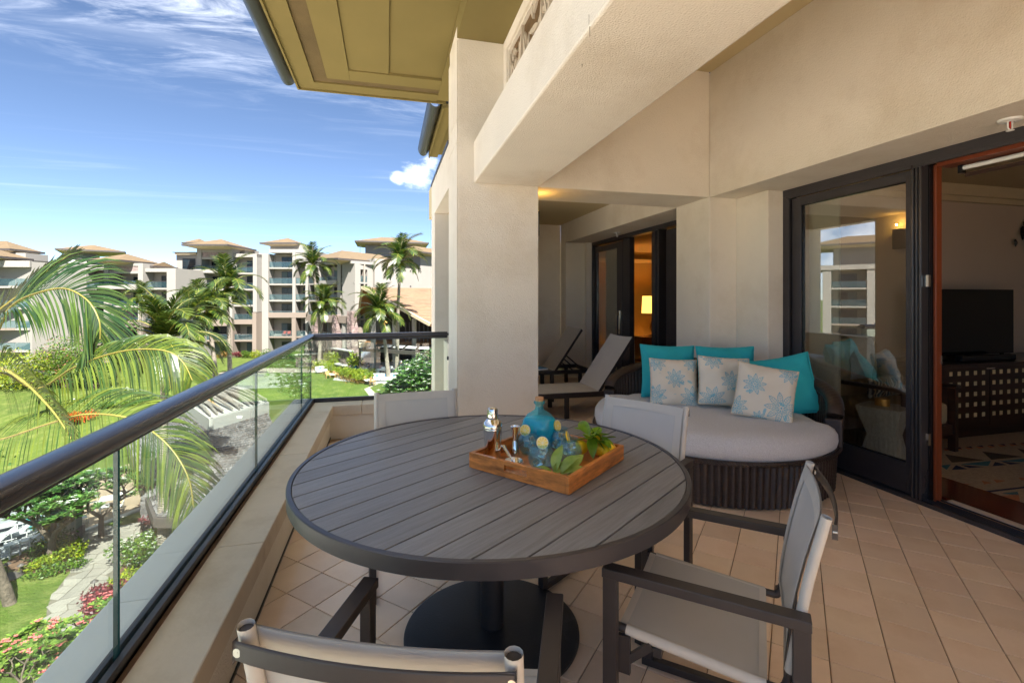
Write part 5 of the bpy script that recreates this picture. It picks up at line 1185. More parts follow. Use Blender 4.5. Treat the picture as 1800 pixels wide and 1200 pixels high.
b.hip(b.X(-260,-1.5),b.X(58,4),-1.5,4,b.Z(455,30)+.25,1.3); b.hip(b.X(-300,5),b.X(78,11),5,11,b.Z(443,40)+.9,1.5); b.box('tower_wall',M['cream_wall'],b.X(-220,6),b.X(45,6),6,10,15.91,b.Z(443,40)+.4)
b=Bld('blank_wall_block','large blank white gable wall between the left and middle hotel blocks',56.2,68,150,75)
b.wall(56.4,150,0,15.9,0,7); b.box('cap',M['fascia'],b.X(56.4),b.X(150),-.05,7,15.9,15.98); b.box('plinth',M['tan_wall'],b.X(60),b.X(150),-.3,-.01,0,3.2)
b.wall(127,151,0,6.2,-2.2,-.31,mt=M['tan_wall']); b.box('drain_spout',M['fascia'],b.X(126),b.X(128),-.1,-.01,b.Z(467,127)-.6,b.Z(467,127)-.3)
# --- right wing (B5)
b=Bld('hotel_wing','cream hotel wing with slender white piers and narrow balconies facing the lawn',542,89,623,80)
LV5=[0,3.5,7.2,10.3,13.35]
zt=b.Z(463,600); b.bay(542.1,556,LV5,zt,(.3,.9)); b.pier(556,560,7.2,zt+.9); b.bay(560,594,LV5,zt-.3,(.33,.66)); b.pier(594,600,7.2,zt+.6); b.bay(600,623,LV5,zt-.2,(.2,.62))
b.box('lintel',M['cream_wall'],b.X(542),b.X(599.9),-.1,4,zt+.01,zt+1.0); b.box('lintel',M['cream_wall'],b.X(599.9),b.X(623),-.6,4,zt-.2,b.Z(459.5,610)); b.box('core',M['cream_wall'],0,b.X(623),4.01,10,0,zt+.9)
for ua,ub in ((556,594),): 
    for v0,v1 in ((494,500),): b.box('balcony_front',M['cream_wall'],b.X(ua),b.X(ub),-.35,-.03,b.Z(v1,575),b.Z(v0-1,575))
b.box('band',M['tan_wall'],b.X(542.2),b.X(622.8),-.5,-.11,b.Z(566,580),b.Z(554,580))
def stone_pier(bb,ua,ub,z1,y0=-.9,y1=.4):
    x0,x1=bb.X(ua),bb.X(ub); m=MB(); rr=random.Random(int(ua)); z=0.0
    m.box(x0+.1,x1-.1,y0+.1,y1,0,z1)
    while z<z1:
        h=rr.uniform(.22,.5); x=x0+ (rr.random()*.1)
        while x<x1-.1:
            w=rr.uniform(.25,.7); w=min(w,x1-x); m.box(x+.02,x+w-.02,y0-rr.uniform(0,.09),y0+.11,z+.015,min(z+h,z1)-.015,None); x+=w
        for sgn in (0,1): m.box((x0-.06 if sgn==0 else x1-.11),(x0+.11 if sgn==0 else x1+rr.uniform(0,.06)),y0+.05,y1-.05,z+.015,min(z+h,z1)-.015)
        z+=h
    o=m.build('stone_pier',M['purplestone'],bb.t); tag(o,kind='stuff'); return o
for ua,ub in ((556,562),(592,599.5),(618,627)): stone_pier(b,ua,ub,b.Z(553,ua) if ua<610 else b.Z(547,620))
b=Bld('hotel_wing','cream hotel wing receding to the right with a long blank wall above the restaurant roof',623.2,80,745,95)
zt2=b.Z(464,633); b.pier(623.4,633,0,zt2+.2,None,-.1,3); b.bay(633,645.5,LV5,zt2,(.05,.75)); b.wall(645.6,739,0,zt2,-.02,7); b.box('cap',M['fascia'],b.X(640),b.X(739),-.1,7,zt2+.01,zt2+.12); b.box('lintel',M['cream_wall'],b.X(633.1),b.X(645.5),-.06,3,zt2-.9,zt2-.005)
for v in (476,503): b.box('wall_light',M['fascia'],b.X(720.5),b.X(722),-.12,-.021,b.Z(v+1,721),b.Z(v-1,721))
b.box('tower_wall',M['cream_wall'],b.X(739,3.5),b.X(800,3.5),3.5,10,0,b.Z(442,750)+.2); b.hip(b.X(730,2),b.X(830,9),2.0,9,b.Z(441,750),1.5)
m=MB(); E_=lambda u,v,d:(lambda p:(p.x,p.y,EYE-(v-VH)/FOC*d))(B(u,d,0))
Lc,Kc,Rc,Aa,Bb=E_(545,455,93),E_(594,453,77),E_(703,463,92),E_(601,440,88),E_(668,448,100)
ro=thing('wing_roof','brown hipped roof wrapping the corner of the right hotel wing','roof'); m.add([Lc,Kc,Rc,Bb,Aa,E_(640,455,104)],[(0,1,4),(1,2,3,4),(2,5,3),(5,0,4,3)]); m.build('roof_slope',M['roof'],ro)
dn=lambda p,h:(p[0],p[1],p[2]-h)
m=MB(); m.add([dn(Lc,.02),dn(Kc,.02),dn(Rc,.02),dn(Lc,.3),dn(Kc,.3),dn(Rc,.3)],[(0,3,4,1),(1,4,5,2)]); m.build('fascia',M['fascia'],ro)
m=MB(); m.add([dn(Lc,.28),dn(Kc,.28),dn(Rc,.28),dn(E_(640,455,104),.28),dn(E_(565,458,92),.7),dn(E_(600,458,82),.7),dn(E_(695,466,94),.7)],[(0,4,5,1),(1,5,6,2),(2,6,3),(3,6,5,4,0)]); m.build('soffit',M['eave'],ro)
b=Bld('roof_tower','pale square roof tower rising behind the right hotel wing',624,108,750,112)
b.box('tower_wall',M['cream_wall'],b.X(642,2),b.X(730,2),2,9,8,b.Z(430,660)+.2); b.hip(b.X(624,-1.2),b.X(747,10),-1.2,10,b.Z(425.5,680),1.6)
m=MB(); p=B(633,100,0); m.tube([(p.x,p.y,8),(p.x,p.y,E_(633,432,100)[2])],.05,5); tag(m.build('antenna',M['fascia']),'thin antenna standing on the flat roof of the wing','antenna')
rs_=thing('rooftop_plant','white rooftop structure beyond the left blank wall','rooftop structure',(0,0,0)); m=MB()
for (ua,ub,va,vb) in ((70,120,461,466),(97,108,455,461),(85,118,459,461)):
    a=B(ua,92,0);c=B(ub,92,0); z0=EYE-(vb-VH)/FOC*92; z1=EYE-(va-VH)/FOC*92; m.add([(a.x,a.y,z0),(c.x,c.y,z0),(c.x,c.y,z1),(a.x,a.y,z1),(a.x+.6,a.y+3,z0),(c.x+.6,c.y+3,z0),(c.x+.6,c.y+3,z1),(a.x+.6,a.y+3,z1)],[(0,1,2,3),(5,4,7,6),(3,2,6,7),(0,3,7,4),(1,5,6,2),(0,4,5,1)])
m.build('plant_housing',M['white'],rs_)
# block outside the frame to the left: what the door glass mirrors
def side_block(name,label,r,d,ang,w,zs,roofz):
    t=thing(name,label,'building',W(r,d,ZF),ang-TH); o=Bld.__new__(Bld); o.t=t; o.base=ZF; o.X=lambda u,y=0:u; o.Z=lambda v,u:v
    n=int(w/6)
    for k in range(n):
        x=k*6.0; Bld.bay(o,x+.6,x+5.4,zs,roofz,(.25,.8)); o.box('pier',M['cream_wall'],x-.6,x+.6,-.15,2.1,0,roofz)
    o.box('pier',M['cream_wall'],n*6-.6,n*6+.6,-.15,2.1,0,roofz); o.box('parapet',M['cream_wall'],-1,n*6+1,-.3,9,roofz+.01,roofz+.8); o.box('core',M['cream_wall'],-.5,n*6+.5,2.11,9,0,roofz)
    Bld.hip(o,-2,n*3-1,-2,11,roofz+1.6,1.8); Bld.hip(o,n*3+1,n*6+3,1,13,roofz+4.4,1.8); o.box('tower',M['cream_wall'],n*3+3,n*6-1,3,9,roofz+.8,roofz+4.2)
side_block('hotel_block','cream hotel block outside the frame, seen mirrored in the door glass',-92,20,R(62),30,LV1,15.3)
side_block('hotel_block','second cream hotel block outside the frame, seen mirrored in the door glass',-98,-14,R(75),30,LV5,17.5)

# ------------------------------------------------------------------ restaurant with the big gabled roof
rst=thing('restaurant','open sided restaurant with a large tan shingle gable roof and white round columns','building')
P=Vector(E_(638,505,76)); Rr=Vector(E_(757,570,66)); Lf=Vector(E_(629,573,84)); ridge=(W(1,.55)-W(0,0)).normalized(); ridge.z=0
P2=P+ridge*42; R2=Rr+ridge*42; L2=Lf+ridge*42
M['tanroof']=mat('tan_shingles',(0.19,0.12,0.07),0.9,var=0.12,vscale=2,island=0.10)
M['woodsoffit']=mat('wood_soffit',(0.20,0.085,0.025),0.6,var=0.25,vscale=2,stretch=(1,1,4))
rows=26; m=MB()
for k in range(rows):
    a0=k/rows;a1=(k+1)/rows; q0=P.lerp(Rr,a0);q1=P.lerp(Rr,a1);w0=P2.lerp(R2,a0);w1=P2.lerp(R2,a1); up=Vector((0,0,.07)); segs=36
    for j in range(segs):
        s0=j/segs;s1=(j+1)/segs; dz=Vector((0,0,rnd.uniform(0,.03)))
        A_1,B_1,C_1,D_1=q0.lerp(w0,s0),q1.lerp(w1,s0)+up+dz,q1.lerp(w1,s1)+up+dz,q0.lerp(w0,s1); E1,F1=q1.lerp(w1,s0),q1.lerp(w1,s1)
        m.add([A_1,B_1,C_1,D_1,E1,F1],[(0,1,2,3),(1,4,5,2)])
tag(m.build('shingle_roof',M['tanroof'],rst),kind='stuff')
m=MB(); m.add([P,Lf,L2,P2],[(0,1,2,3)]); m.build('roof_slope',M['tanroof'],rst)
dz=Vector((0,0,-.25)); m=MB(); m.add([P+dz,Rr+dz,R2+dz,P2+dz,Lf+dz,L2+dz],[(0,3,2,1),(0,4,5,3)]); m.build('wood_soffit',M['woodsoffit'],rst)
m=MB(); o_=-ridge*.15
m.bar(P+o_,Rr+o_,.3,.42); m.bar(P+o_,Lf+o_,.3,.42); m.build('barge_board',M['eave'],rst)
fl=Rr.lerp(Lf,.5)
for (u,d,vt) in ((656,69,562),(694,71,561),(728,74,560),(768,76,560)):
    z1=EYE-(vt-VH)/FOC*d; m=MB(); m.lathe([(.36,ZF),(.36,z1)],20,c=B(u,d,0)); m.build('round_column',M['cream_wall'],rst,40)
def boxD(name,mt,parent,ua,ub,d,dep,va,vb):
    a=B(ua,d,0);c=B(ub,d,0); z0=EYE-(vb-VH)/FOC*d; z1=EYE-(va-VH)/FOC*d; f=W(0,dep,0)
    m=MB(); m.add([(a.x,a.y,z0),(c.x,c.y,z0),(c.x,c.y,z1),(a.x,a.y,z1),(a.x+f.x,a.y+f.y,z0),(c.x+f.x,c.y+f.y,z0),(c.x+f.x,c.y+f.y,z1),(a.x+f.x,a.y+f.y,z1)],[(0,1,2,3),(5,4,7,6),(3,2,6,7),(0,3,7,4),(1,5,6,2),(0,4,5,1)]); return m.build(name,mt,parent)
M['darkroom']=mat('dark_interior',(0.03,0.02,0.015),0.8,var=0.4,vscale=.6)
boxD('interior_wall',M['darkroom'],rst,636,800,84,.4,545,640)
boxD('upper_floor',M['woodsoffit'],rst,640,790,77,6,601,605.5)
for u in (712,719,736,744,751): boxD('door_post',M['fascia'],rst,u,u+1.5,76,.2,566,601)
boxD('curtain_panel',M['tan_wall'],rst,630,652,79,.3,575,600); boxD('host_wall',M['cream_wall'],rst,600,640,82,.3,560,585)
ch=thing('chandelier','small glowing chandelier hanging inside the restaurant','lamp',(0,0,0)); p=B(677,74,EYE-(568-VH)/FOC*74); m=MB(); m.lathe([(.05,-.35),(.25,-.1),(.3,.1),(.1,.35)],10,c=p); m.build('lamp_body',mat('warm_glow',(.8,.4,.1),.5,emit=(1,.5,.12),estr=1.5),ch); m=MB(); m.tube([p+Vector((0,0,.3)),p+Vector((0,0,2.6))],.03,5); m.build('chain',M['fascia'],ch)
bal=thing('wooden_balustrade','low timber balustrade left of the restaurant columns','railing'); boxD('top_rail',M['eave'],bal,631,651,73,.2,602,604)
for k in range(9): boxD('baluster',M['eave'],bal,632+k*2.1,633+k*2.1,73,.15,604.1,609)
boxD('bottom_rail',M['eave'],bal,631,651,73,.2,609.1,610.5)
pg=thing('pergola','dark metal pergola with white canvas panels over the restaurant terrace','pergola')
a,bq,c_,dq=E_(633,614,66),E_(757,622,58),E_(757,611,70),E_(660,606,76)
pgm=lambda p,q_,w=.14,h=.30,nm='beam':(lambda m:(m.bar(p,q_,w,h),m.build(nm,M['fascia'],pg)))(MB())
pgm(a,bq,.25,.45); pgm(bq,c_); pgm(a,dq); pgm(dq,c_)
for k in range(1,5): pgm(Vector(a).lerp(Vector(bq),k/5),Vector(dq).lerp(Vector(c_),k/5),.12,.25)
for k in (1,2,3,4):
    q0,q1=Vector(a).lerp(Vector(bq),(k+.12)/5),Vector(a).lerp(Vector(bq),(k+.88)/5); w0,w1=Vector(dq).lerp(Vector(c_),(k+.12)/5),Vector(dq).lerp(Vector(c_),(k+.88)/5)
    z=Vector((0,0,.16)); z2=Vector((0,0,.19)); q0b,q1b=q0.lerp(w0,.45),q1.lerp(w1,.45); m=MB(); m.add([q0b+z,q1b+z,w1+z,w0+z,q0b+z2,q1b+z2,w1+z2,w0+z2],[(3,2,1,0),(4,5,6,7),(0,1,5,4),(1,2,6,5),(2,3,7,6),(3,0,4,7)]); m.build('canvas_panel',M['white'],pg)
for p in (a,bq,c_): m=MB(); m.tube([p,(p[0],p[1],ZF)],.12,6); m.build('post',M['fascia'],pg)
sw=thing('stone_wall','low purple brown stone retaining wall with pale capping beside the terrace','wall'); 
def stonewall(t,ua,ub,d0,d1,va,seed,h0=None):
    rr=random.Random(seed); a=B(ua,d0,0);c=B(ub,d1,0); z1=EYE-(va-VH)/FOC*d0; L_=(c-a).length; dr_=(c-a)/L_; nrm=Vector((dr_.y,-dr_.x,0)); 
    if nrm.dot(W(0,1))>0: nrm=-nrm
    m=MB(); z=ZF
    def bx(x0,x1,za,zb,o0): 
        q0=a+dr_*x0;q1=a+dr_*x1; f=nrm*o0; g_=-nrm*.4; m.add([(*(q0+f).xy,za),(*(q1+f).xy,za),(*(q1+f).xy,zb),(*(q0+f).xy,zb),(*(q0+g_).xy,za),(*(q1+g_).xy,za),(*(q1+g_).xy,zb),(*(q0+g_).xy,zb)],[(0,1,2,3),(5,4,7,6),(3,2,6,7),(0,3,7,4),(1,5,6,2)])
    bx(0,L_,ZF,z1-.02,0)
    while z<z1-.1:
        h=min(rr.uniform(.2,.42),z1-z); x=0
        while x<L_-.1: w=min(rr.uniform(.3,.8),L_-x); bx(x+.02,x+w-.02,z+.015,z+h-.015,rr.uniform(.03,.1)); x+=w
        z+=h
    tag(m.build('stone_face',M['purplestone'],t),kind='stuff'); m=MB(); z0=z1
    q0=a-dr_*.1;q1=c+dr_*.1; m.bar((q0.x,q0.y,z1+.08),(q1.x,q1.y,z1+.08),.75,.16); m.build('capping',M['kerb'],t)
stonewall(sw,583,618,77,72,612,1); 
sw2=thing('stone_wall','long low stone wall with pale capping left of the terrace steps','wall'); stonewall(sw2,520,585,74,76,624,2)
sw3=thing('stone_wall','short curved stone seat wall in front of the terrace','wall'); stonewall(sw3,592,606,68,66,640,3)
bgw=thing('lounge_wall','grey blue wall behind the restaurant terrace','wall'); boxD('wall_body',mat('blue_grey_wall',(.17,.19,.23),.8),bgw,633,655,75,.3,611,640)

# ------------------------------------------------------------------ stone roofed pavilion below the railing
pv=thing('pavilion','garden pavilion with a dark stone shingled roof and pale raised skylight kerb','building')
c0=Vector(B(371.5,35.5,-8.3)); c1=Vector(B(470,41,-8.3)); c3=Vector(B(325,42,-8.3)); 
e0=Vector(B(275,26.5,-10.6)); e1_=Vector(B(560,26,-10.6)); e3=Vector(B(215,44,-10.6))
rr=random.Random(9); m=MB()
def slope(A_1,B_1,C_1,D_1,nrow,ncol):   # A,B lower edge; D,C upper edge
    for i in range(nrow):
        t0=i/nrow;t1=(i+1.25)/nrow
        for j in range(ncol):
            o=(.5 if i%2 else 0); s0=min(1,max(0,(j+o+rr.uniform(-.2,.2))/ncol)); s1=min(1,max(0,(j+1+o+rr.uniform(-.2,.2))/ncol)); 
            if s1<=s0: continue
            p=lambda s,t:(A_1.lerp(B_1,s)).lerp(D_1.lerp(C_1,s),min(1,t)); h=rr.uniform(.05,.14); q_=[p(s0,t0)+Vector((0,0,h)),p(s1,t0)+Vector((0,0,h+rr.uniform(-.03,.03))),p(s1,t1)+Vector((0,0,.01)),p(s0,t1)+Vector((0,0,.01))]
            b_=[p(s0,t0),p(s1,t0)]; m.add(q_+b_,[(0,1,2,3),(4,5,1,0),(4,0,3),(5,2,1)])
slope(e0,e1_,c1,c0,34,56); slope(e3,e0,c0,c3,34,30)
tag(m.build('stone_shingles',M['lava'],pv),kind='stuff')
m=MB(); m.add([e0,e1_,c1,c0,e3,c3],[(0,1,2,3),(4,0,3,5)]); m.build('roof_deck',M['fascia'],pv)
z1=-7.55
def kbox(P_,name,mt,th=.3):
    m=MB(); n=len(P_)
    for i in range(n-1):
        a,b_=P_[i],P_[i+1]; m.bar((a.x,a.y,(a.z+z1)/2-.05),(b_.x,b_.y,(b_.z+z1)/2-.05),th,z1-a.z+.3)
    return m.build(name,mt,pv)
c2=c1+(c3-c0); kbox([c3,c0,c1,c2,c3],'skylight_kerb',M['kerb']); 
m=MB(); top=Vector((0,0,z1+8.3+.12-.02)); m.add([c0+top,c1+top,c2+top,c3+top],[(0,1,2,3)]); m.build('skylight_roof',M['kerb'],pv)
part_=boxD('wall_vent',M['cap_out'],pv,416,425,36.3,.1,731,734.5)
for k in range(13):
    a=c3.lerp(c0,.0)+ (c1-c0)*(.05+k*.075)+Vector((0,0,1.0)); b_=a+(c0-c3)*.95+Vector((rr.uniform(-.4,.4),0,0)); a=a+Vector((0,0,rr.uniform(-.05,.15))); b_=b_+Vector((0,0,rr.uniform(-.02,.2)))
    m=MB(); mid=(a+b_)/2+Vector((rr.uniform(-.25,.25),rr.uniform(-.2,.2),rr.uniform(0,.25))); m.tube(catmull([a,mid,b_],3),[.10,.11,.12,.12,.11,.10,.08],7); m.build('driftwood_pole',mat('driftwood%d'%k if 0 else 'driftwood',(.20,.175,.15) if k!=3 else (.42,.22,.10),.9,var=.3,vscale=3),pv,50)
m=MB(); q0=W(0,0,-.28)
m.bar(e0+q0,e1_+q0,.3,.5); m.bar(e3+q0,e0+q0,.3,.5); m.build('fascia',M['fascia'],pv)
m=MB(); p=B(262,29.5,0); 
for k in range(9): m.box(p.x-.32+rr.uniform(-.04,.04),p.x+.32+rr.uniform(-.04,.04),p.y-.32,p.y+.32+rr.uniform(-.04,.04),ZN+k*.27,ZN+k*.27+.26)
m.build('stone_column',M['lava'],pv)
# ------------------------------------------------------------------ palms
M['palmleaf']=leafmat('palm_leaflet',(0.098,0.128,0.014),(0.025,0.055,0.009),0.30,0.45,0.35,vscale=.7,spec=.5)
M['palmleaf_dark']=leafmat('palm_leaflet_dark',(0.058,0.095,0.016),(0.016,0.042,0.009),0.25,0.45,0.3,vscale=.7,spec=.6)
M['rachis']=mat('palm_rachis',(0.20,0.17,0.03),0.5,var=0.25,vscale=3)
def leaflets(mb,P,side,n,L_,w,ang,grav,seg=4,rr=None,both=True,t0=.06,fold=.5,droopb=0):
    """P: rachis polyline; side: vector field(fn of t) pointing to one side of the blade."""
    rr=rr or random.Random(1); N_=len(P)-1
    for s in ((1,-1) if both else (1,)):
        for i in range(n):
            t=t0+(1-t0)*(i+rr.random()*.5)/n; f=t*N_; k=min(N_-1,int(f)); b=P[k].lerp(P[k+1],f-k); T=(P[k+1]-P[k]).normalized()
            sd=side(t); sd=(sd-T*sd.dot(T)).normalized(); nrm=T.cross(sd)
            a=ang*(1-.45*t)+rr.uniform(-.08,.08); l=L_*(.45+.9*math.sin(PI*min(1,(t*.86+.10)))**.7)*.72*rr.uniform(.86,1.08)
            d=(sd*s*math.sin(a)+T*math.cos(a)+nrm*rr.uniform(.02,.22)*fold).normalized()
            wv=(nrm*.75+T*.5); p=b.copy(); pts=[p.copy()]; dirs=[]
            for q_ in range(seg):
                d=(d+Vector((0,0,-grav*(.35+q_*.5)/seg*l)) + (Vector((0,0,-droopb)) if q_ else Vector())).normalized(); p=p+d*(l/seg); pts.append(p.copy()); dirs.append(d)
            wd=w*rr.uniform(.8,1.15); vs=[]
            for q_,pp in enumerate(pts):
                D=dirs[min(q_,seg-1)]; x=D.cross(nrm+T*.3); 
                if x.length<.1: x=D.cross(T)
                x.normalize(); ww=wd*(.55,1,.9,.6,.06,.0)[min(5,int(q_*4/seg))]*.5; vs+= [pp-x*ww,pp+x*ww]
            mb.add(vs,[(2*q_,2*q_+1,2*q_+3,2*q_+2) for q_ in range(seg)])
def frond_mesh(elev,curve,seed,nleaf=34,L_=1.0,ll=.27,w=.018,seg=3):
    rr=random.Random(seed); P=[];p=Vector((0,0,0)); a=elev; n=12
    for k in range(n+1):
        P.append(p.copy()); p=p+Vector((math.cos(a),rr.uniform(-.01,.01),math.sin(a)))*(L_/n); a-=curve*(.4+1.4*k/n)/n
    mb=MB(); leaflets(mb,P,lambda t:Vector((0,1,0)),nleaf,ll,w,R(62),1.5,seg,rr)
    n0=len(mb.f); mb.m=[0]*n0
    mb.tube(P,[.012*(1-.8*k/n) for k in range(n+1)],4,mi=1)
    me=bpy.data.meshes.new('frond'); me.from_pydata(mb.v,[],mb.f); me.materials.append(M['palmleaf']); me.materials.append(M['rachis']); me.polygons.foreach_set('material_index',mb.m); me.update(); return me
FR=[frond_mesh(R(e),R(c),i,30,1,.30,.030) for i,(e,c) in enumerate(((80,70),(62,95),(45,110),(28,110),(5,85),(-25,60)))]
FRn=[frond_mesh(R(e),R(c),i+20,52,1,.30,.022,4) for i,(e,c) in enumerate(((80,75),(62,100),(45,115),(28,110),(5,85),(-25,60)))]
def palm(label,u,v,d,size,ub=None,n=22,near=False,seed=0,lean=0,group='coconut palms on the resort lawn',wind=0.0):
    rr=random.Random(seed); c=B(u,d,0); c.z=EYE-(v-VH)/FOC*d; ub=u if ub is None else ub
    g_=B(ub,d,0); g_.z=zg(g_.x,g_.y)
    t=thing('palm_tree',label,'palm tree',(g_.x,g_.y,g_.z),0,group); cc=c-g_
    mid=cc*.55+Vector((cc.x*-.12+lean,cc.y*-.1,0)); P=catmull([Vector((0,0,-.3)),mid*.5+Vector((0,0,0)),mid,cc*.82+Vector((cc.x*.0,0,0)),cc],6)
    k=len(P); r0=.24 if size>2.5 else .18; m=MB(); m.tube(P,[r0*(1.25-.7*i/k) for i in range(k)],10); m.build('trunk',M['palmbark'],t,50)
    m=MB(); m.lathe([(.10,-.5),(.17,-.2),(.19,.05),(.08,.35)],8,c=cc); m.build('crown_shaft',M['rachis'],t,50)
    for i in range(n):
        lvl=min(5,int((i/n)**1.0*6)); me=(FRn if near else FR)[lvl]; o=new_obj('frond',me,t); az=i*2.39996+rr.uniform(-.25,.25)
        o.location=cc+Vector((0,0,.15-.05*lvl)); s=size*rr.uniform(.85,1.1)*(1.0 if lvl<4 else .85); o.scale=(s,s,s); o.rotation_euler=(rr.uniform(-.15,.15),rr.uniform(-.12,.12),az)
    for i in range(5):
        m=MB(); a=i*1.3+.5; q=cc+Vector((.28*math.cos(a),.28*math.sin(a),-.25)); m.lathe([(.0,-.14),(.10,-.08),(.13,.02),(.09,.11),(.0,.14)],7,c=q); m.build('coconut',M['rachis'] if i%2 else M['palmbark'],t,60) if d<70 else None
    return t
palm('coconut palm in the middle of the view with a wide low crown above the handrail',290,598,27,3.6,286,26,True,1)
palm('tall coconut palm standing before the frieze block, its trunk left of the door stack',399,506,58,4.6,405,24,False,2)
palm('coconut palm crown just left of the tallest one, leaning slightly',366,545,50,4.2,384,24,False,3)
palm('distant small coconut palm in front of the balconies behind the near frond',248,522,72,3.2,246,20,False,4)
palm('dark coconut palm in front of the roof tower stack at the centre',551,466,74,3.9,566,22,False,5)
palm('bright lime green coconut palm before the narrow hotel balconies',569,536,72,3.9,560,24,False,6)
palm('broad coconut palm in front of the restaurant gable',667,548,62,4.4,684,24,False,7)
palm('tallest coconut palm at the right, rising above the restaurant roof',703,458,64,4.3,697,24,False,8)
palm('slim coconut palm half hidden behind the mid lawn crown',330,560,44,3.4,300,20,False,9)
# the big palm beside the balcony: each frond shaped by hand
big=thing('palm_tree','large coconut palm beside the railing whose long fronds sweep across the left of the view','palm tree',(0,0,0),0,'coconut palms on the resort lawn')
crown=B(-60,7.6,0); crown.z=EYE-(690-VH)/FOC*7.6
base=B(-150,9.5,ZN); m=MB(); P=catmull([base,base.lerp(crown,.35)+Vector((.3,0,0)),base.lerp(crown,.75)+Vector((.1,0,0)),crown],8); m.tube(P,[.26*(1.2-.6*i/len(P)) for i in range(len(P))],16); m.build('trunk',M['palmbark'],big,50)
def pt(u,v,d): p=B(u,d,0); p.z=EYE-(v-VH)/FOC*d; return p
def cdir(r,z,d): return W(r,d,z)
def bigfrond(cp,side,n,L_,w,ang,grav,mt,seed,r0=.021,both=True,fold=.5,t0=.06,droopb=0,seg=5):
    P=catmull([pt(*c) for c in cp],6); k=len(P)
    m=MB(); m.tube(P,[r0*(1-.82*i/k)+.003 for i in range(k)],7,ex=.7); f=m.build('frond',M['rachis'],big,50)
    m=MB(); leaflets(m,P,side,n,L_,w,ang,grav,seg,random.Random(seed),both,t0,fold,droopb); o=m.build('leaflets',mt,f); tag(o,kind='stuff'); return f
cd=lambda r,z,d:(lambda t:cdir(r,z,d))
bigfrond([(-60,690,7.6),(-30,640,7.3),(0,572,7.0),(22,537,6.9),(60,517,6.8),(112,507,6.6),(153,527,6.45),(174,562,6.4),(176,596,6.4)],cd(.3,1,.35),92,1.12,.028,R(48),.6,M['palmleaf_dark'],1,fold=.3,t0=.22,r0=.026)
bigfrond([(-60,690,7.6),(0,655,7.0),(64,683,6.5),(128,647,6.3),(187,624,6.2),(240,614,6.1),(293,617,6.0),(322,637,6.0),(338,668,6.0)],cd(.05,1,.6),104,.78,.022,R(60),2.1,M['palmleaf'],2,fold=.2,t0=.24)
bigfrond([(-60,690,7.6),(-20,655,7.2),(0,646,6.9),(34,664,6.5),(64,690,6.2),(98,728,5.9),(126,771,5.7)],cd(-.75,-.3,.5),84,.95,.026,R(55),1.0,M['palmleaf'],3,fold=.3,t0=.15,r0=.03)
bigfrond([(-60,690,7.6),(-40,770,7.1),(0,772,6.6),(87,744,6.0),(152,728,5.7),(225,734,5.5),(272,761,5.4),(308,797,5.35),(332,842,5.3),(340,890,5.3)],cd(.3,1,.5),104,.80,.019,R(60),1.3,M['palmleaf'],4,fold=.15,t0=.16)
bigfrond([(-60,690,7.6),(-70,620,7.5),(-20,560,7.4),(30,520,7.3),(70,486,7.2),(124,446,7.1)],cd(.5,-.5,.6),40,.55,.03,R(18),.25,M['palmleaf_dark'],5,fold=.1,t0=.3,r0=.02)
0 and bigfrond([(-60,690,7.6),(-30,700,7.8),(20,722,8.0),(60,760,8.2),(80,810,8.3)],cd(.6,.7,.4),66,.9,.025,R(55),1.0,M['palmleaf'],6,t0=.1)
0 and bigfrond([(-60,690,7.6),(-40,640,8.0),(0,600,8.4),(40,590,8.8),(75,610,9.0),(95,650,9.1)],cd(.3,.8,.5),70,.95,.027,R(55),1.5,M['palmleaf_dark'],7,t0=.2)
for k,(az,el,cv) in enumerate(((2.6,.9,1.4),(3.3,.3,1.3),(4.3,.7,1.6))):
    P=[];p=crown.copy();a=el
    for i in range(10): P.append(p.copy()); p=p+Vector((math.cos(a)*math.cos(az),math.cos(a)*math.sin(az),math.sin(a)))*.42; a-=cv/10
    m=MB(); m.tube(P,[.03*(1-.08*i) for i in range(10)],6); f=m.build('frond',M['rachis'],big,50); m=MB(); leaflets(m,P,lambda t,az=az:Vector((-math.sin(az),math.cos(az),.2)),56,.95,.026,R(58),1.0,4,random.Random(k+50)); tag(m.build('leaflets',M['palmleaf'],f),kind='stuff')

# ------------------------------------------------------------------ shrubs, hedges, trees
LM={}
def lm(key,c1,c2,**k):
    if key not in LM: LM[key]=leafmat(key,c1,c2,**k)
    return LM[key]
G1=lm('leaf_green',(0.12,0.20,0.02),(0.035,0.085,0.012),vscale=.5)
G2=lm('leaf_plumeria',(0.13,0.24,0.05),(0.04,0.11,0.02),vscale=.4,rough=.3,spec=.6)
G3=lm('leaf_yellow_green',(0.30,0.33,0.02),(0.12,0.19,0.015),vscale=.5)
G4=lm('leaf_deep',(0.045,0.10,0.02),(0.015,0.045,0.012),vscale=.5)
RD=lm('leaf_red',(0.24,0.05,0.06),(0.10,0.025,0.03),vscale=.8); OR=lm('leaf_orange',(0.60,0.12,0.02),(0.35,0.05,0.015),vscale=.8)
WH=lm('petal_white',(0.5,0.5,0.44),(0.4,0.4,0.34),tr=.2,island=.1); PK=lm('petal_pink',(0.72,0.22,0.20),(0.5,0.12,0.12),tr=.2,island=.2)
BR=lm('leaf_brown_gold',(0.28,0.16,0.03),(0.14,0.09,0.02),vscale=.6)
def leafcloud(mb,pts,size,rr,asp=.45,up=.3):
    for p in pts:
        d=Vector((rr.gauss(0,1),rr.gauss(0,1),rr.gauss(0,.7)+up)).normalized(); x=d.cross(Vector((rr.gauss(0,1),rr.gauss(0,1),rr.gauss(0,1)))).normalized(); l=size*rr.uniform(.6,1.3); w=l*asp*.5
        p=Vector(p); mb.add([p,p+d*l*.45-x*w,p+d*l,p+d*l*.45+x*w],[(0,1,2,3)])
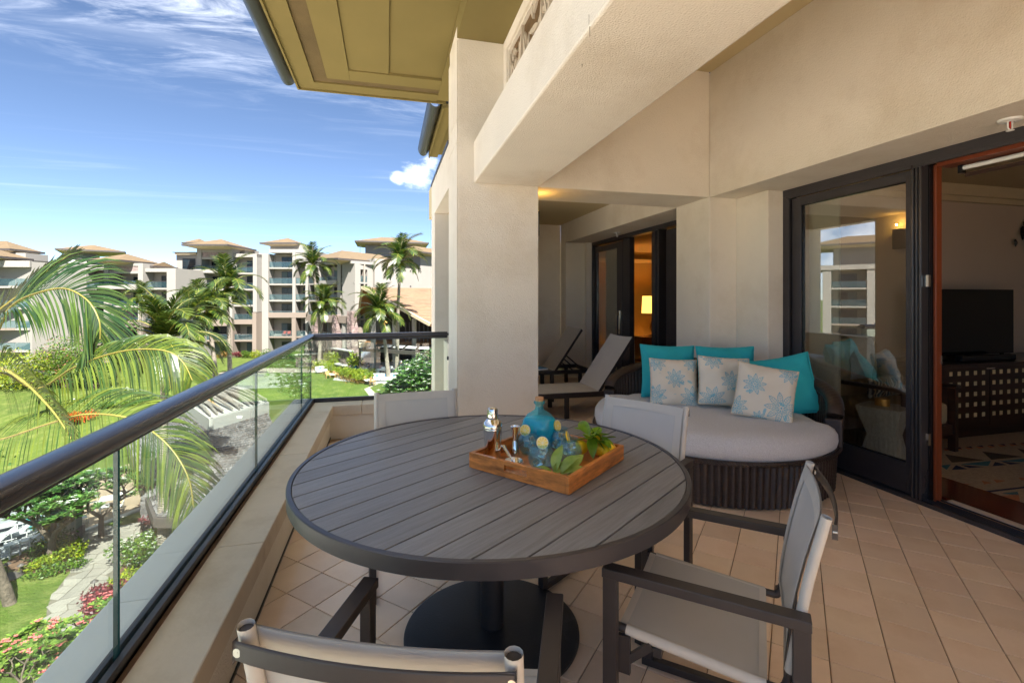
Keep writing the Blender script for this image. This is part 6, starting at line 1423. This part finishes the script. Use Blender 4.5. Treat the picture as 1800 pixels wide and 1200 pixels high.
def shrub(name,label,cat,centre,rad,n,size,mt,group=None,lobes=7,fl=None,nf=0,fs=.1,seed=0,asp=.45,flat=1.0,stems=True,hollow=.55):
    rr=random.Random(seed); c=Vector(centre); t=thing(name,label,cat,c,0,group)
    L_=[(Vector((rr.uniform(-.6,.6)*rad[0],rr.uniform(-.6,.6)*rad[1],rr.uniform(.25,.75)*rad[2])),rr.uniform(.42,.7)) for _ in range(lobes)]
    def samp(lo=.0):
        q,s=rr.choice(L_); v=Vector((rr.gauss(0,1),rr.gauss(0,1),rr.gauss(0,1))).normalized()*(hollow+(1-hollow)*rr.random())
        p=q+Vector((v.x*rad[0]*s,v.y*rad[1]*s,v.z*rad[2]*s*.6*flat)); p.z=max(p.z,.02+rr.random()*.1); return p
    mb=MB(); leafcloud(mb,[samp() for _ in range(n)],size,rr,asp); mb.build('foliage',mt,t)
    if stems:
        mb=MB()
        for q,s in L_: mb.tube([Vector((q.x*.15,q.y*.15,-.1)),Vector((q.x*.6,q.y*.6,q.z*.5)),q],[.05,.035,.015],5)
        mb.build('stem',M['bark'],t)
    if fl:
        mb=MB(); 
        for _ in range(nf):
            p=samp(); p.z+=size*.4
            for k in range(5):
                a=k*2*PI/5; d=Vector((math.cos(a),math.sin(a),.35)); x=Vector((-math.sin(a),math.cos(a),0)); mb.add([p,p+d*fs*.5-x*fs*.28,p+d*fs,p+d*fs*.5+x*fs*.28],[(0,1,2,3)])
        mb.build('flowers',fl,t)
    return t
def g0(u,v): return G(u,v)
def plumeria(label,base,height,spread,nlev,size,mt,fl,nf,seed,fs=.11,cat='tree',r0=.16,lean=(0,0)):
    rr=random.Random(seed); t=thing('plumeria_tree',label,cat,base); mb=MB(); tips=[]
    def grow(p,d,l,r,k):
        q=p+d*l; mid=(p+q)/2+Vector((rr.uniform(-.1,.1),rr.uniform(-.1,.1),rr.uniform(-.05,.05)))*l; mb.tube(catmull([p,mid,q],3),[r,r*.93,r*.88,r*.82,r*.78,r*.74,r*.7],7)
        if k==0: tips.append((q,d)); return
        nb=rr.choice((2,3)); a0=rr.uniform(0,2*PI)
        for b in range(nb):
            a=a0+b*2*PI/nb+rr.uniform(-.4,.4); o=Vector((math.cos(a),math.sin(a),0)); nd=(d*.75+o*spread*rr.uniform(.7,1.15)+Vector((0,0,.12))).normalized(); grow(q,nd,l*rr.uniform(.66,.85),r*.70,k-1)
    grow(Vector((0,0,-.1)),Vector((lean[0],lean[1],1)).normalized(),height*.30,r0,nlev); mb.build('trunk',M['bark'],t,60)
    lb_=MB();fb=MB()
    for (q,d) in tips:
        nl=rr.randint(9,13)
        for k in range(nl):
            a=k*2.4+rr.random()*.4; e=rr.uniform(.1,.9); dd=Vector((math.cos(a)*math.cos(e),math.sin(a)*math.cos(e),math.sin(e)*.8)); x=Vector((-math.sin(a),math.cos(a),0)); l=size*rr.uniform(.7,1.15); w=l*.15; p=q+d*rr.uniform(-.08,.02)
            dz=Vector((0,0,-.12*l)); lb_.add([p,p+dd*l*.35-x*w*.8,p+dd*l*.7-x*w+dz*.5,p+dd*l+dz,p+dd*l*.7+x*w+dz*.5,p+dd*l*.35+x*w*.8],[(0,1,2,3,4,5)])
        if rr.random()<nf:
            for _ in range(rr.randint(3,6)):
                p=q+Vector((rr.uniform(-.09,.09),rr.uniform(-.09,.09),rr.uniform(.08,.18)))
                for k in range(5):
                    a=k*2*PI/5; dd=Vector((math.cos(a),math.sin(a),.4)); x=Vector((-math.sin(a),math.cos(a),0)); fb.add([p,p+dd*fs*.5-x*fs*.3,p+dd*fs,p+dd*fs*.5+x*fs*.3],[(0,1,2,3)])
    lb_.build('foliage',mt,t); 
    if fb.f: fb.build('flowers',fl,t)
    return t
# lower left
plumeria('gnarled plumeria tree over the white loungers, below the handrail',B(92,26.5,ZN),4.3,.74,6,.36,G2,WH,.12,3,r0=.24)
plumeria('second plumeria crown reaching behind the near glass joint',B(178,29,ZN),4.6,.75,6,.34,G2,WH,.12,8,r0=.18)
for k,(u,d,lab) in enumerate(((20,15.5,'pink flowering plumeria at the bottom left corner'),(110,17.5,'pink flowering plumeria left of the stone path'),(185,19.0,'pink flowering plumeria against the parapet ledge'),(60,18.5,'pink flowering plumeria shrub between the lawn and the corner'))):
    plumeria(lab,B(u,d,ZN),(3.1,2.6,2.6,2.0)[k],.66,5,.26,lm('leaf_light',(0.22,0.30,0.05),(0.07,0.14,0.02),vscale=.6),PK,.20,21+k,fs=.075,r0=.10)
t=thing('tree_trunk','rough grey brown tree trunk on the lawn at the left edge','tree',G(8,1062)); m=MB(); m.tube(catmull([(.25,0,-.2),(0,0,.8),(-.35,0,2.0),(-.9,0,3.6),(-1.6,0,5.0)],5),[.34]+[.24]*5+[.21]*5+[.19]*5+[.17]*5,14); m.build('trunk',M['bark'],t,60); mb=MB(); leafcloud(mb,[(-2.5+rnd.gauss(0,1),rnd.gauss(0,1),6+rnd.gauss(0,.7)) for _ in range(600)],.3,rnd); mb.build('foliage',G4,t)
for k,(u,v,s,mt,fl,lab) in enumerate(((88,968,(1.0,.9,1.3),G4,None,'dark green shrub in the planting bed beside the path'),(112,962,(1.1,.9,1.1),G1,WH,'small white flowered shrub in the planting bed'),(128,972,(.7,.7,.9),G3,None,'yellow green shrub at the path side of the planting bed'),(70,992,(1.2,.8,.5),G3,None,'low golden shrub at the front of the planting bed'),(105,995,(1.3,.8,.35),G1,None,'low groundcover shrub at the lawn edge of the planting bed'))):
    shrub('shrub',lab,'shrub',g0(u,v+8),s,900,.16,mt,None,6,fl,40,.08,30+k)
for k,(u,v,s,mt,fl,lab) in enumerate(((228,985,(1.3,1.2,1.5),G1,WH,'white flowering bush between the path and parapet'),(262,960,(1.4,1.2,1.4),G1,WH,'white flowering bush below the pavilion roof'),(240,1020,(1.0,1.0,.9),G3,None,'bright green bush beside the red shrub'),(205,1040,(1.2,1.1,.8),RD,None,'rose red shrub beside the path'),(190,1062,(.9,.8,.7),RD,PK,'dark red shrub with pink tips at the path edge'))):
    shrub('shrub',lab,'shrub',g0(u,v+10),s,1500,.17,mt,None,7,fl,90,.09,40+k)
for k,(u,v) in enumerate(((258,908),(268,925),(248,930),(300,905))):
    t=thing('ti_plant',('red leaved ti plant at the foot of the stone column','shorter red leaved ti plant in front of the column','small red leaved ti plant beside the patio edge','red leaved ti plant behind the palm frond')[k],'plant',g0(u,v+16)); mb=MB(); rr=random.Random(k)
    for j in range(3):
        q=Vector((rr.uniform(-.3,.3),rr.uniform(-.3,.3),rr.uniform(.7,1.4)))
        for i in range(20):
            a=i*2.4; e=rr.uniform(.1,1.1); dd=Vector((math.cos(a)*math.cos(e),math.sin(a)*math.cos(e),math.sin(e))); x=Vector((-math.sin(a),math.cos(a),0)); l=rr.uniform(.3,.5); mb.add([q,q+dd*l*.5-x*.05,q+dd*l-Vector((0,0,.1)),q+dd*l*.5+x*.05],[(0,1,2,3)])
    mb.build('foliage',RD,t); m=MB(); m.tube([(0,0,-.1),(0,0,1.0)],.03,5); m.build('stem',M['bark'],t)
# blue pots
M['pot']=mat('glazed_blue_pot',(0.02,0.20,0.34),.25,coat=.5,var=.15); M['pot2']=mat('glazed_teal_pot',(0.03,0.30,0.30),.25,coat=.5,var=.15)
def pot(label,loc,s,mt,lf,n=260,fs=.3):
    t=thing('potted_plant',label,'potted plant',loc); m=MB(); m.lathe([(.22*s,0),(.30*s,.3*s),(.33*s,.62*s),(.36*s,.66*s),(.30*s,.66*s),(.28*s,.55*s),(.0,.55*s)],20,cap1=False); m.build('pot',mt,t,50); rr=random.Random(int(s*100)); mb=MB(); leafcloud(mb,[(rr.gauss(0,.26*s),rr.gauss(0,.26*s),(.75+abs(rr.gauss(0,.45)))*s) for _ in range(n)],fs*s,rr,.3,.6); mb.build('foliage',lf,t); return t
pot('blue glazed pot with yellow green palm beside the gnarled tree',g0(88,952),1.15,M['pot'],G3,420,.4); pot('teal glazed bowl planter behind the white loungers',g0(60,928),1.0,M['pot2'],G1,150,.3)
pot('blue pot with tall shrub at the restaurant terrace corner',g0(622.5,653),1.35,M['pot'],G3,420,.5); pot('teal pot with small plant right of the tall blue pot',g0(631.5,652.5),1.0,M['pot2'],G1,200,.4)
# left shrubbery, hedges and lawn edge
for k,(u,v,d,s,mt,fl,n,lab) in enumerate((
 (30,668,46,(3.2,2.5,2.6),G3,None,2600,'yellow green shrub mass below the blank wall, at the far left'),
 (75,664,47,(3.0,2.4,2.8),G3,BR,2600,'yellow green shrub with golden leaves below the blank wall'),
 (118,655,49,(2.8,2.4,3.6),G1,PK,2600,'green shrub with orange blossoms beside the middle block'),
 (150,650,50,(2.6,2.2,3.6),G1,None,2200,'tall green shrub at the corner of the middle block'),
 (170,660,52,(2.2,2,2.2),G4,None,1800,'dark green shrub right of the flowering one'),
 (70,664,43.5,(.9,.8,.7),RD,None,700,'small red shrub at the lawn edge on the left'),
 (105,664,43.5,(1.1,.8,.9),RD,None,800,'larger red shrub at the lawn edge'),
 (62,672,42.5,(2.6,.7,.4),G4,None,1500,'low blue green border along the lawn edge'))):
    p=G(u,682 if d>44 else 680); s=(s[0]*1.35,s[1]*1.3,s[2]*(1.75 if s[2]>1.5 else 1.2)); shrub('shrub',lab,'shrub',p,s,n,.30 if d>44 else .18,mt,None,9,fl,150 if fl else 0,.14,60+k)
p=G(140,745); shrub('croton','bright orange croton bush on the lawn among the palm fronds','shrub',p,(1.25,1.0,1.1),900,.36,OR,None,6,None,0,.1,80,asp=.22)
for k in range(7):
    u=180+k*26; p=G(u,716-k*2.0-(0 if k<3 else 3)); shrub('hedge','low green hedge clump %s along the lawn'%('nearest the orange croton','second from the croton','third from the croton','in the middle of the row','right of the middle palm trunk','second from the handrail end','at the handrail end')[k],'hedge',p,(1.6,1.0,.6),900,.16,G1,'low hedge clumps along the lawn',6,None,0,.1,90+k,stems=False)
hd=[(562,664,72),(575,668,70),(588,672,68),(601,675,66),(614,677,64),(627,679,62),(640,681,61),(572,658,73),(645,672,64)]
for k,(u,v,d) in enumerate(hd):
    p=B(u,d,ZF); rr=random.Random(k)
    t=shrub('hedge','hedge clump %s with lime top and russet base'%('behind the glass corner','second from the glass corner','third from the glass corner','fourth from the glass corner','at the middle of the curve','fifth from the sandy path','nearest the sandy path, front','behind the first clumps','by the rattan chairs')[k],'hedge',p,(1.5,1.2,1.35),1700,.2,G3,'curved hedge round the restaurant terrace',8,BR,0,.1,110+k,stems=False)
    mb=MB(); leafcloud(mb,[(rr.gauss(-.1,.75),rr.gauss(-.5,.5),rr.uniform(.02,.5)) for _ in range(420)],.2,rr); mb.build('russet_leaves',BR,t)
p=B(583,74,ZF); shrub('shrub','round yellow shrub in front of the stone wall','shrub',p,(1.3,1.1,2.4),800,.5,G3,None,6,None,0,.1,130,asp=.15)
for k,(u,d,h,mt,lab) in enumerate(((442,86,1.6,G3,'round bush at the foot of the white stair wall'),(433,86,1.3,G1,'bush left of the stair wall foot'),(398,86,1.1,BR,'bronze leaved border plant below the ground floor patios'),(412,86,1.0,RD,'reddish border plant below the ground floor patios'),(470,86,1.5,G1,'bush right of the stair wall door'),(505,84,1.6,G4,'dark bush below the balcony stack'),(525,82,1.8,G1,'green bush before the ground floor windows'),(538,80,1.4,G4,'low dark bush behind the glass corner'))):
    shrub('shrub',lab,'shrub',B(u,d,ZF),(1.7,1.2,h),700,.25,mt,None,5,None,0,.1,140+k)
# big white plumeria by the column
pb=B(735,33,ZN+ (zg_d(33)-ZN)); rr=random.Random(2)
t=thing('plumeria_tree','dense plumeria tree with white blossoms just left of the column','tree',pb); L_=[]
def at3(u,v,d): q=B(u,d,0); q.z=EYE-(v-VH)/FOC*d; return q-pb
lobes_=[(at3(740,668,32),1.35),(at3(757,645,33.5),1.3),(at3(715,672,31),1.1),(at3(700,690,30.5),1.0),(at3(725,655,34),1.0),(at3(750,690,31.5),1.4),(at3(690,700,31),1.0),(at3(770,665,33),1.5),(at3(795,640,34),1.6),(at3(728,685,32),1.2)]
mb=MB();fb=MB();tb_=MB()
for q,r in lobes_:
    tb_.tube([Vector((0,0,0)),Vector((q.x*.4,q.y*.4,q.z*.6)),q],[.18,.12,.05],6)
    for _ in range(230):
        v=Vector((rr.gauss(0,1),rr.gauss(0,1),rr.gauss(0,1))).normalized()*r*rr.uniform(.55,1.0); p=q+v
        for k in range(9):
            a=k*2.4+rr.random(); e=rr.uniform(-.1,.9); dd=Vector((math.cos(a)*math.cos(e),math.sin(a)*math.cos(e),math.sin(e)*.8)); x=Vector((-math.sin(a),math.cos(a),0)); l=rr.uniform(.18,.30); mb.add([p,p+dd*l*.5-x*l*.2,p+dd*l,p+dd*l*.5+x*l*.2],[(0,1,2,3)])
        if rr.random()<.30:
            p=p+v.normalized()*.12
            for k in range(5):
                a=k*2*PI/5+rr.random()*.2; dd=Vector((math.cos(a),math.sin(a),.3)); x=Vector((-math.sin(a),math.cos(a),0)); l=.15; fb.add([p,p+dd*l*.5-x*l*.35,p+dd*l,p+dd*l*.5+x*l*.35],[(0,1,2,3)])
mb.build('foliage',G2,t); fb.build('flowers',WH,t); tb_.build('trunk',M['bark'],t,60)
# far tree line closing the view behind the hotel
for k,(r,d,s) in enumerate(((-150,130,14),(-120,150,13),(60,160,13),(110,150,14),(-190,120,15),(-60,210,12))):
    shrub('background_tree','distant tree mass behind the hotel, %s'%('far left','left','right of the column','far right','outermost left','behind the blank wall')[k],'tree',W(r,d,ZF),(s,s*.6,s*.55),1400,1.6,G4,'distant trees behind the hotel',8,None,0,.1,200+k)

# ------------------------------------------------------------------ garden furniture
M['gwhite']=mat('garden_white_paint',(.42,.415,.40),.5)
def patio_chair(label=None):
    t=thing('patio_chair',label,'chair',(0,0,0),0,'white metal chairs on the garden terrace')
    for sx in (-1,1):
        for y,z in ((.24,.44),(-.24,.86)): m=MB(); m.bar((sx*.25,y,0),(sx*.25,y-(0 if y>0 else .05),z if y<0 else .64),.03,.03); m.build('leg',M['gwhite'],t)
        m=MB(); m.bar((sx*.25,.26,.65),(sx*.25,-.26,.65),.04,.025); m.build('armrest',M['gwhite'],t)
    part('seat',t,M['gwhite'],(-.25,.25,-.22,.24,.42,.45))
    part('backrest',t,M['linen'],(-.23,.23,-.285,-.27,.55,.84)); part('top_rail',t,M['gwhite'],(-.26,.26,-.30,-.265,.841,.87))
    return t
pc=None
for k,(u,v,a,lab) in enumerate(((145,921,2.2,'white patio chair nearest the path kerb'),(180,903,-.6,'white patio chair at the near side of the white table'),(160,893,.8,'white patio chair left of the white table'),(208,900,3.4,'white patio chair right of the near glass joint'),(212,878,4.2,'white patio chair at the far corner of the terrace'))):
    if pc is None: pc=t=patio_chair(lab)
    else: t=copy_tree(pc); t['label']=lab
    t.location=G(u,v); t.rotation_euler=(0,0,a)
for k,(u,v,lab) in enumerate(((192,893,'white garden table among the patio chairs'),(155,878,'white garden table behind the plumeria trunk'))):
    t=thing('patio_table',lab,'table',G(u,v),.3,'white tables on the garden terrace'); part('table_top',t,M['gwhite'],(-.5,.5,-.5,.5,.70,.74))
    for sx in (-1,1):
        for sy in (-1,1): part('leg',t,M['gwhite'],(sx*.45-.03,sx*.45+.03,sy*.45-.03,sy*.45+.03,0,.699))
def glounger(label):
    t=thing('garden_lounger',label,'sun lounger',(0,0,0),0,'white sun loungers on the grey deck')
    part('frame',t,M['gwhite'],(-.95,.95,-.33,-.28,.28,.33),(-.95,.95,.28,.33,.28,.33)); part('seat_sling',t,M['gwhite'],(-.95,.25,-.28,.28,.33,.37))
    m=MB(); Mx=Matrix.Translation((.25,0,.35))@Matrix.Rotation(-R(38),4,'Y'); m.box(0,.85,-.3,.3,-.02,.03,Mx); m.build('back_sling',M['gwhite'],t)
    for x in (-.8,.5):
        for s in (-1,1): part('leg',t,M['gwhite'],(x-.03,x+.03,s*.3-.02,s*.3+.02,0,.279))
    m=MB(); m.bar(Mx@Vector((.6,.28,0)),(.75,.28,.0),.03,.03); m.bar(Mx@Vector((.6,-.28,0)),(.75,-.28,.0),.03,.03); m.build('prop',M['gwhite'],t); return t
gl=None
for k,(u,v,lab) in enumerate(((10,932,'white sun lounger farthest back by the teal planter'),(26,946,'white sun lounger in the middle of the deck row'),(48,958,'white sun lounger nearest the white fence'),(-12,962,'white sun lounger at the frame edge'))):
    if gl is None: gl=t=glounger(lab)
    else: t=copy_tree(gl); t['label']=lab
    t.location=G(u,v); t.rotation_euler=(0,0,R(32))
fn=thing('low_fence','white two rail fence at the edge of the lounger deck','fence'); a,b_=G(-40,1005),G(70,962)
for z in (.18,.42,.66): m=MB(); m.bar(a+Vector((0,0,z)),b_+Vector((0,0,z)),.05,.05); m.build('fence_rail',M['gwhite'],fn)
for k in range(7): p=a.lerp(b_,k/6); m=MB(); m.bar(p,p+Vector((0,0,.78)),.07,.07); m.build('fence_post',M['gwhite'],fn)
wc=thing('white_wall','pale masonry pier with stone base at the terrace entrance','wall'); p=G(118,948); part('pier_body',wc,M['cream_wall'],(p.x-.5,p.x+.5,p.y-.3,p.y+.5,ZN+.6,ZN+3.2)); part('stone_base',wc,M['purplestone'],(p.x-.6,p.x+.6,p.y-.4,p.y+.6,ZN,ZN+.6))
for (u,v,lab) in ((166,1042,'small dark path light standing beside the red shrub'),(13,1010,'small dark path light at the lawn edge by the deck'),(37,1012,'low dark path light in front of the planting bed')):
    t=thing('path_light',lab,'lamp',G(u,v)); m=MB(); m.tube([(0,0,0),(0,0,.55)],.02,6); m.build('post',M['fascia'],t); m=MB(); m.lathe([(.02,.55),(.17,.56),(.06,.66),(.0,.68)],12,cap1=False); m.build('lamp_hood',M['fascia'],t)
dv=thing('drain_cover','dark round drain cover set in the near lawn','drain cover',G(16,1015,.02)); m=MB(); m.lathe([(.0,.0),(.55,.0),(.55,.04),(.0,.04)],20,cap0=False,cap1=False); m.build('cover_plate',M['fascia'],dv)

# ------------------------------------------------------------------ restaurant terrace furniture and guests
def sofa(label,p,rz,w,group):
    t=thing('outdoor_sofa',label,'sofa',p,rz,group); part('seat',t,M['paper'],(-w/2,w/2,-.4,.35,.15,.45)); part('backrest',t,M['paper'],(-w/2,w/2,.351,.5,.15,.85)); n=int(w/1.0)
    for k in range(n):
        x=-w/2+(k+.5)*w/n; m=MB(); m.lathe([(.0,-.08),(.2,-.04),(.2,.04),(.0,.08)],8); o=m.build('cushion',M['book'],t,60); o.location=(x,.24,.62); o.rotation_euler=(R(75),0,0); o.data.materials[0]=mat('slate_blue_cushion',(.10,.19,.30),.9)
    return t
sofa('long white outdoor sofa with blue cushions at the front of the terrace',B(677,62,ZF+.03),-TH+.05,3.2,'white sofas on the restaurant terrace')
sofa('white outdoor sofa left on the terrace beside the hedge',B(572,69,ZF+.03),-TH+.75,2.6,'white sofas on the restaurant terrace')
def dchair(label,p,rz,mt,gr):
    t=thing('dining_chair',label,'chair',p,rz,gr); part('seat',t,mt,(-.27,.27,-.27,.27,.40,.47)); part('backrest',t,mt,(-.27,.27,.22,.28,.47,.90)); 
    for s in (-1,1): part('armrest',t,mt,(s*.27-.03,s*.27+.03,-.25,.25,.60,.65))
    for sx in (-1,1):
        for sy in (-1,1): part('leg',t,mt,(sx*.23-.025,sx*.23+.025,sy*.23-.025,sy*.23+.025,0,.399))
    return t
M['rattan']=mat('honey_rattan',(.42,.24,.10),.7,var=.2,vscale=12)
protos={}
pos=[('rattan','honey rattan chair at the hedge end of the terrace',576,64,.4),('rattan','honey rattan chair facing the hedge corner',590,64.5,2.2),('rattan','honey rattan chair at the front of the terrace near the sandy path',655,59,1.2),('rattan','honey rattan chair left of the front table',640,60.5,4.0),
 ('paper','white chair left of the dark terrace tables',643,67,.3),('paper','white chair behind the blue potted plants',650,70,1.7),('paper','white chair in the middle of the terrace',663,66,3.0),('paper','white chair beside the leaning palm trunk',674,68,.2),('paper','white chair right of the leaning palm trunk',690,69,2.4),('paper','white chair under the pergola beam',701,66.5,5.0),('paper','white chair at the right under the pergola',716,68,.9),('paper','white chair nearest the white plumeria',729,66,2.9),('paper','white chair in the second row under the pergola',708,71,4.1)]
for mt,lab,u,d,a in pos:
    p=B(u,d,ZF+.03)
    if mt not in protos: t=protos[mt]=dchair(lab,p,a,M[mt],'%s chairs on the restaurant terrace'%('rattan' if mt=='rattan' else 'white'))
    else: t=copy_tree(protos[mt]); t['label']=lab; t.location=p; t.rotation_euler=(0,0,a)
for k,(u,d,mt,lab) in enumerate(((583,64.5,'paper','pale low table between the rattan chairs by the hedge'),(648,60,'paper','pale table between the front rattan chairs'),(632,62.5,'black','dark low table left of the front sofa'),(668,67,'paper','pale dining table in the middle of the terrace'),(695,68,'paper','pale dining table right of the leaning trunk'),(722,67.5,'paper','pale dining table at the right under the pergola'))):
    t=thing('terrace_table',lab,'table',B(u,d,ZF+.03),.3*k,'tables on the restaurant terrace'); h=.72 if d>65 else .45; part('table_top',t,M[mt],(-.5,.5,-.5,.5,h-.05,h)); m=MB(); m.tube([(0,0,0),(0,0,h-.05)],.05,8); m.build('table_post',M['fascia'],t)
skin=mat('skin',(.50,.28,.19),.6,var=.05); hairm=mat('dark_hair',(.03,.02,.015),.7)
def person(label,p,rz,shirt,trouser,stand=False):
    t=thing('person',label,'person',p,rz,'guests at the restaurant')
    def sk(name,V,E,Rr,mt_):
        me=bpy.data.meshes.new(name); me.from_pydata(V,E,[]); o=new_obj(name,me,t); o.modifiers.new('skin','SKIN'); 
        for i,r in enumerate(Rr): me.skin_vertices[0].data[i].radius=(r,r)
        me.skin_vertices[0].data[0].use_root=True; o.modifiers.new('sub','SUBSURF').levels=1; me.materials.append(mt_); return o
    h=.93 if stand else .50; kn=(0,.06,.5) if stand else (0,-.45,.50); ft=(0,.0,.06) if stand else (0,-.48,.08)
    V=[(0,0,h),(0,0,h+.25),(0,0,h+.46),(0,-.01,h+.56),(0,-.02,h+.70),(-.19,0,h+.43),(-.25,-.05,h+.17),(-.20,-.25,h+.12),(-.17,-.36,h+.16),(.19,0,h+.43),(.25,-.05,h+.17),(.20,-.25,h+.12),(.17,-.36,h+.16),(-.10,0,h-.02),(-.11,kn[1],kn[2]),(-.11,ft[1],ft[2]),(-.11,ft[1]-.14,ft[2]-.02),(.10,0,h-.02),(.11,kn[1],kn[2]),(.11,ft[1],ft[2]),(.11,ft[1]-.14,ft[2]-.02)]
    E=[(0,1),(1,2),(2,3),(3,4),(2,5),(5,6),(6,7),(7,8),(2,9),(9,10),(10,11),(11,12),(0,13),(13,14),(14,15),(15,16),(0,17),(17,18),(18,19),(19,20)]
    sk('body',V,E,[.13,.12,.12,.055,.11,.06,.045,.036,.04,.06,.045,.036,.04,.09,.065,.05,.045,.09,.065,.05,.045],skin)
    sk('shirt',[(0,0,h),(0,0,h+.25),(0,0,h+.44),(-.19,0,h+.42),(-.245,-.04,h+.22),(.19,0,h+.42),(.245,-.04,h+.22)],[(0,1),(1,2),(2,3),(3,4),(2,5),(5,6)],[.155,.145,.14,.08,.065,.08,.065],shirt)
    sk('trousers',[(0,0,h-.02),(-.11,0,h-.03),(-.11,kn[1]*.9,kn[2]),(.11,0,h-.03),(.11,kn[1]*.9,kn[2])],[(0,1),(1,2),(0,3),(3,4)],[.15,.11,.08,.11,.08],trouser)
    m=MB(); m.lathe([(.0,.13),(.07,.11),(.115,.04),(.12,-.03),(.09,-.09)],10,c=(0,.025,h+.72)); m.build('hair',hairm,t,60); return t
cl={n:mat('cloth_'+n,c,.8) for n,c in dict(coral=(.65,.16,.14),white=(.7,.7,.68),navy=(.05,.08,.16),pink=(.6,.3,.3),grey=(.2,.2,.22)).items()}
for k,(u,d,a,sh_,tr_,lab) in enumerate(((648,69,1.2,'navy','grey','seated guest in dark clothes at the left of the terrace'),(684,67.5,4.6,'coral','white','seated guest in a coral shirt beside the leaning palm trunk'),(670,68.5,.4,'pink','grey','seated guest in a pale pink top behind the middle table'),(716,66.6,-TH,'white','navy','seated guest in a white shirt under the pergola'),(722,69.5,2.2,'grey','grey','seated guest in grey at the right table'),(703,71,-TH,'white','grey','standing waiter in a white shirt under the pergola'),(655,71.5,3.5,'coral','grey','seated guest in red near the potted plants'))):
    person(lab,B(u,d,ZF+.03),a,cl[sh_],cl[tr_],'standing' in lab)
redc=mat('red_cushion',(.45,.07,.04),.8)
for k,u in enumerate((500,508)): dchair(('red cushioned chair on the second floor balcony, the left one','red cushioned chair on the second floor balcony, the right one')[k],B(u,91.0,ZF+3.5),-TH+.4*k,redc,'red chairs on the hotel balcony')
for o in list(bpy.data.objects):
    if o.name.split('.')[0] in ('foliage','flowers','russet_leaves','braided_rim'): o['kind']='stuff'
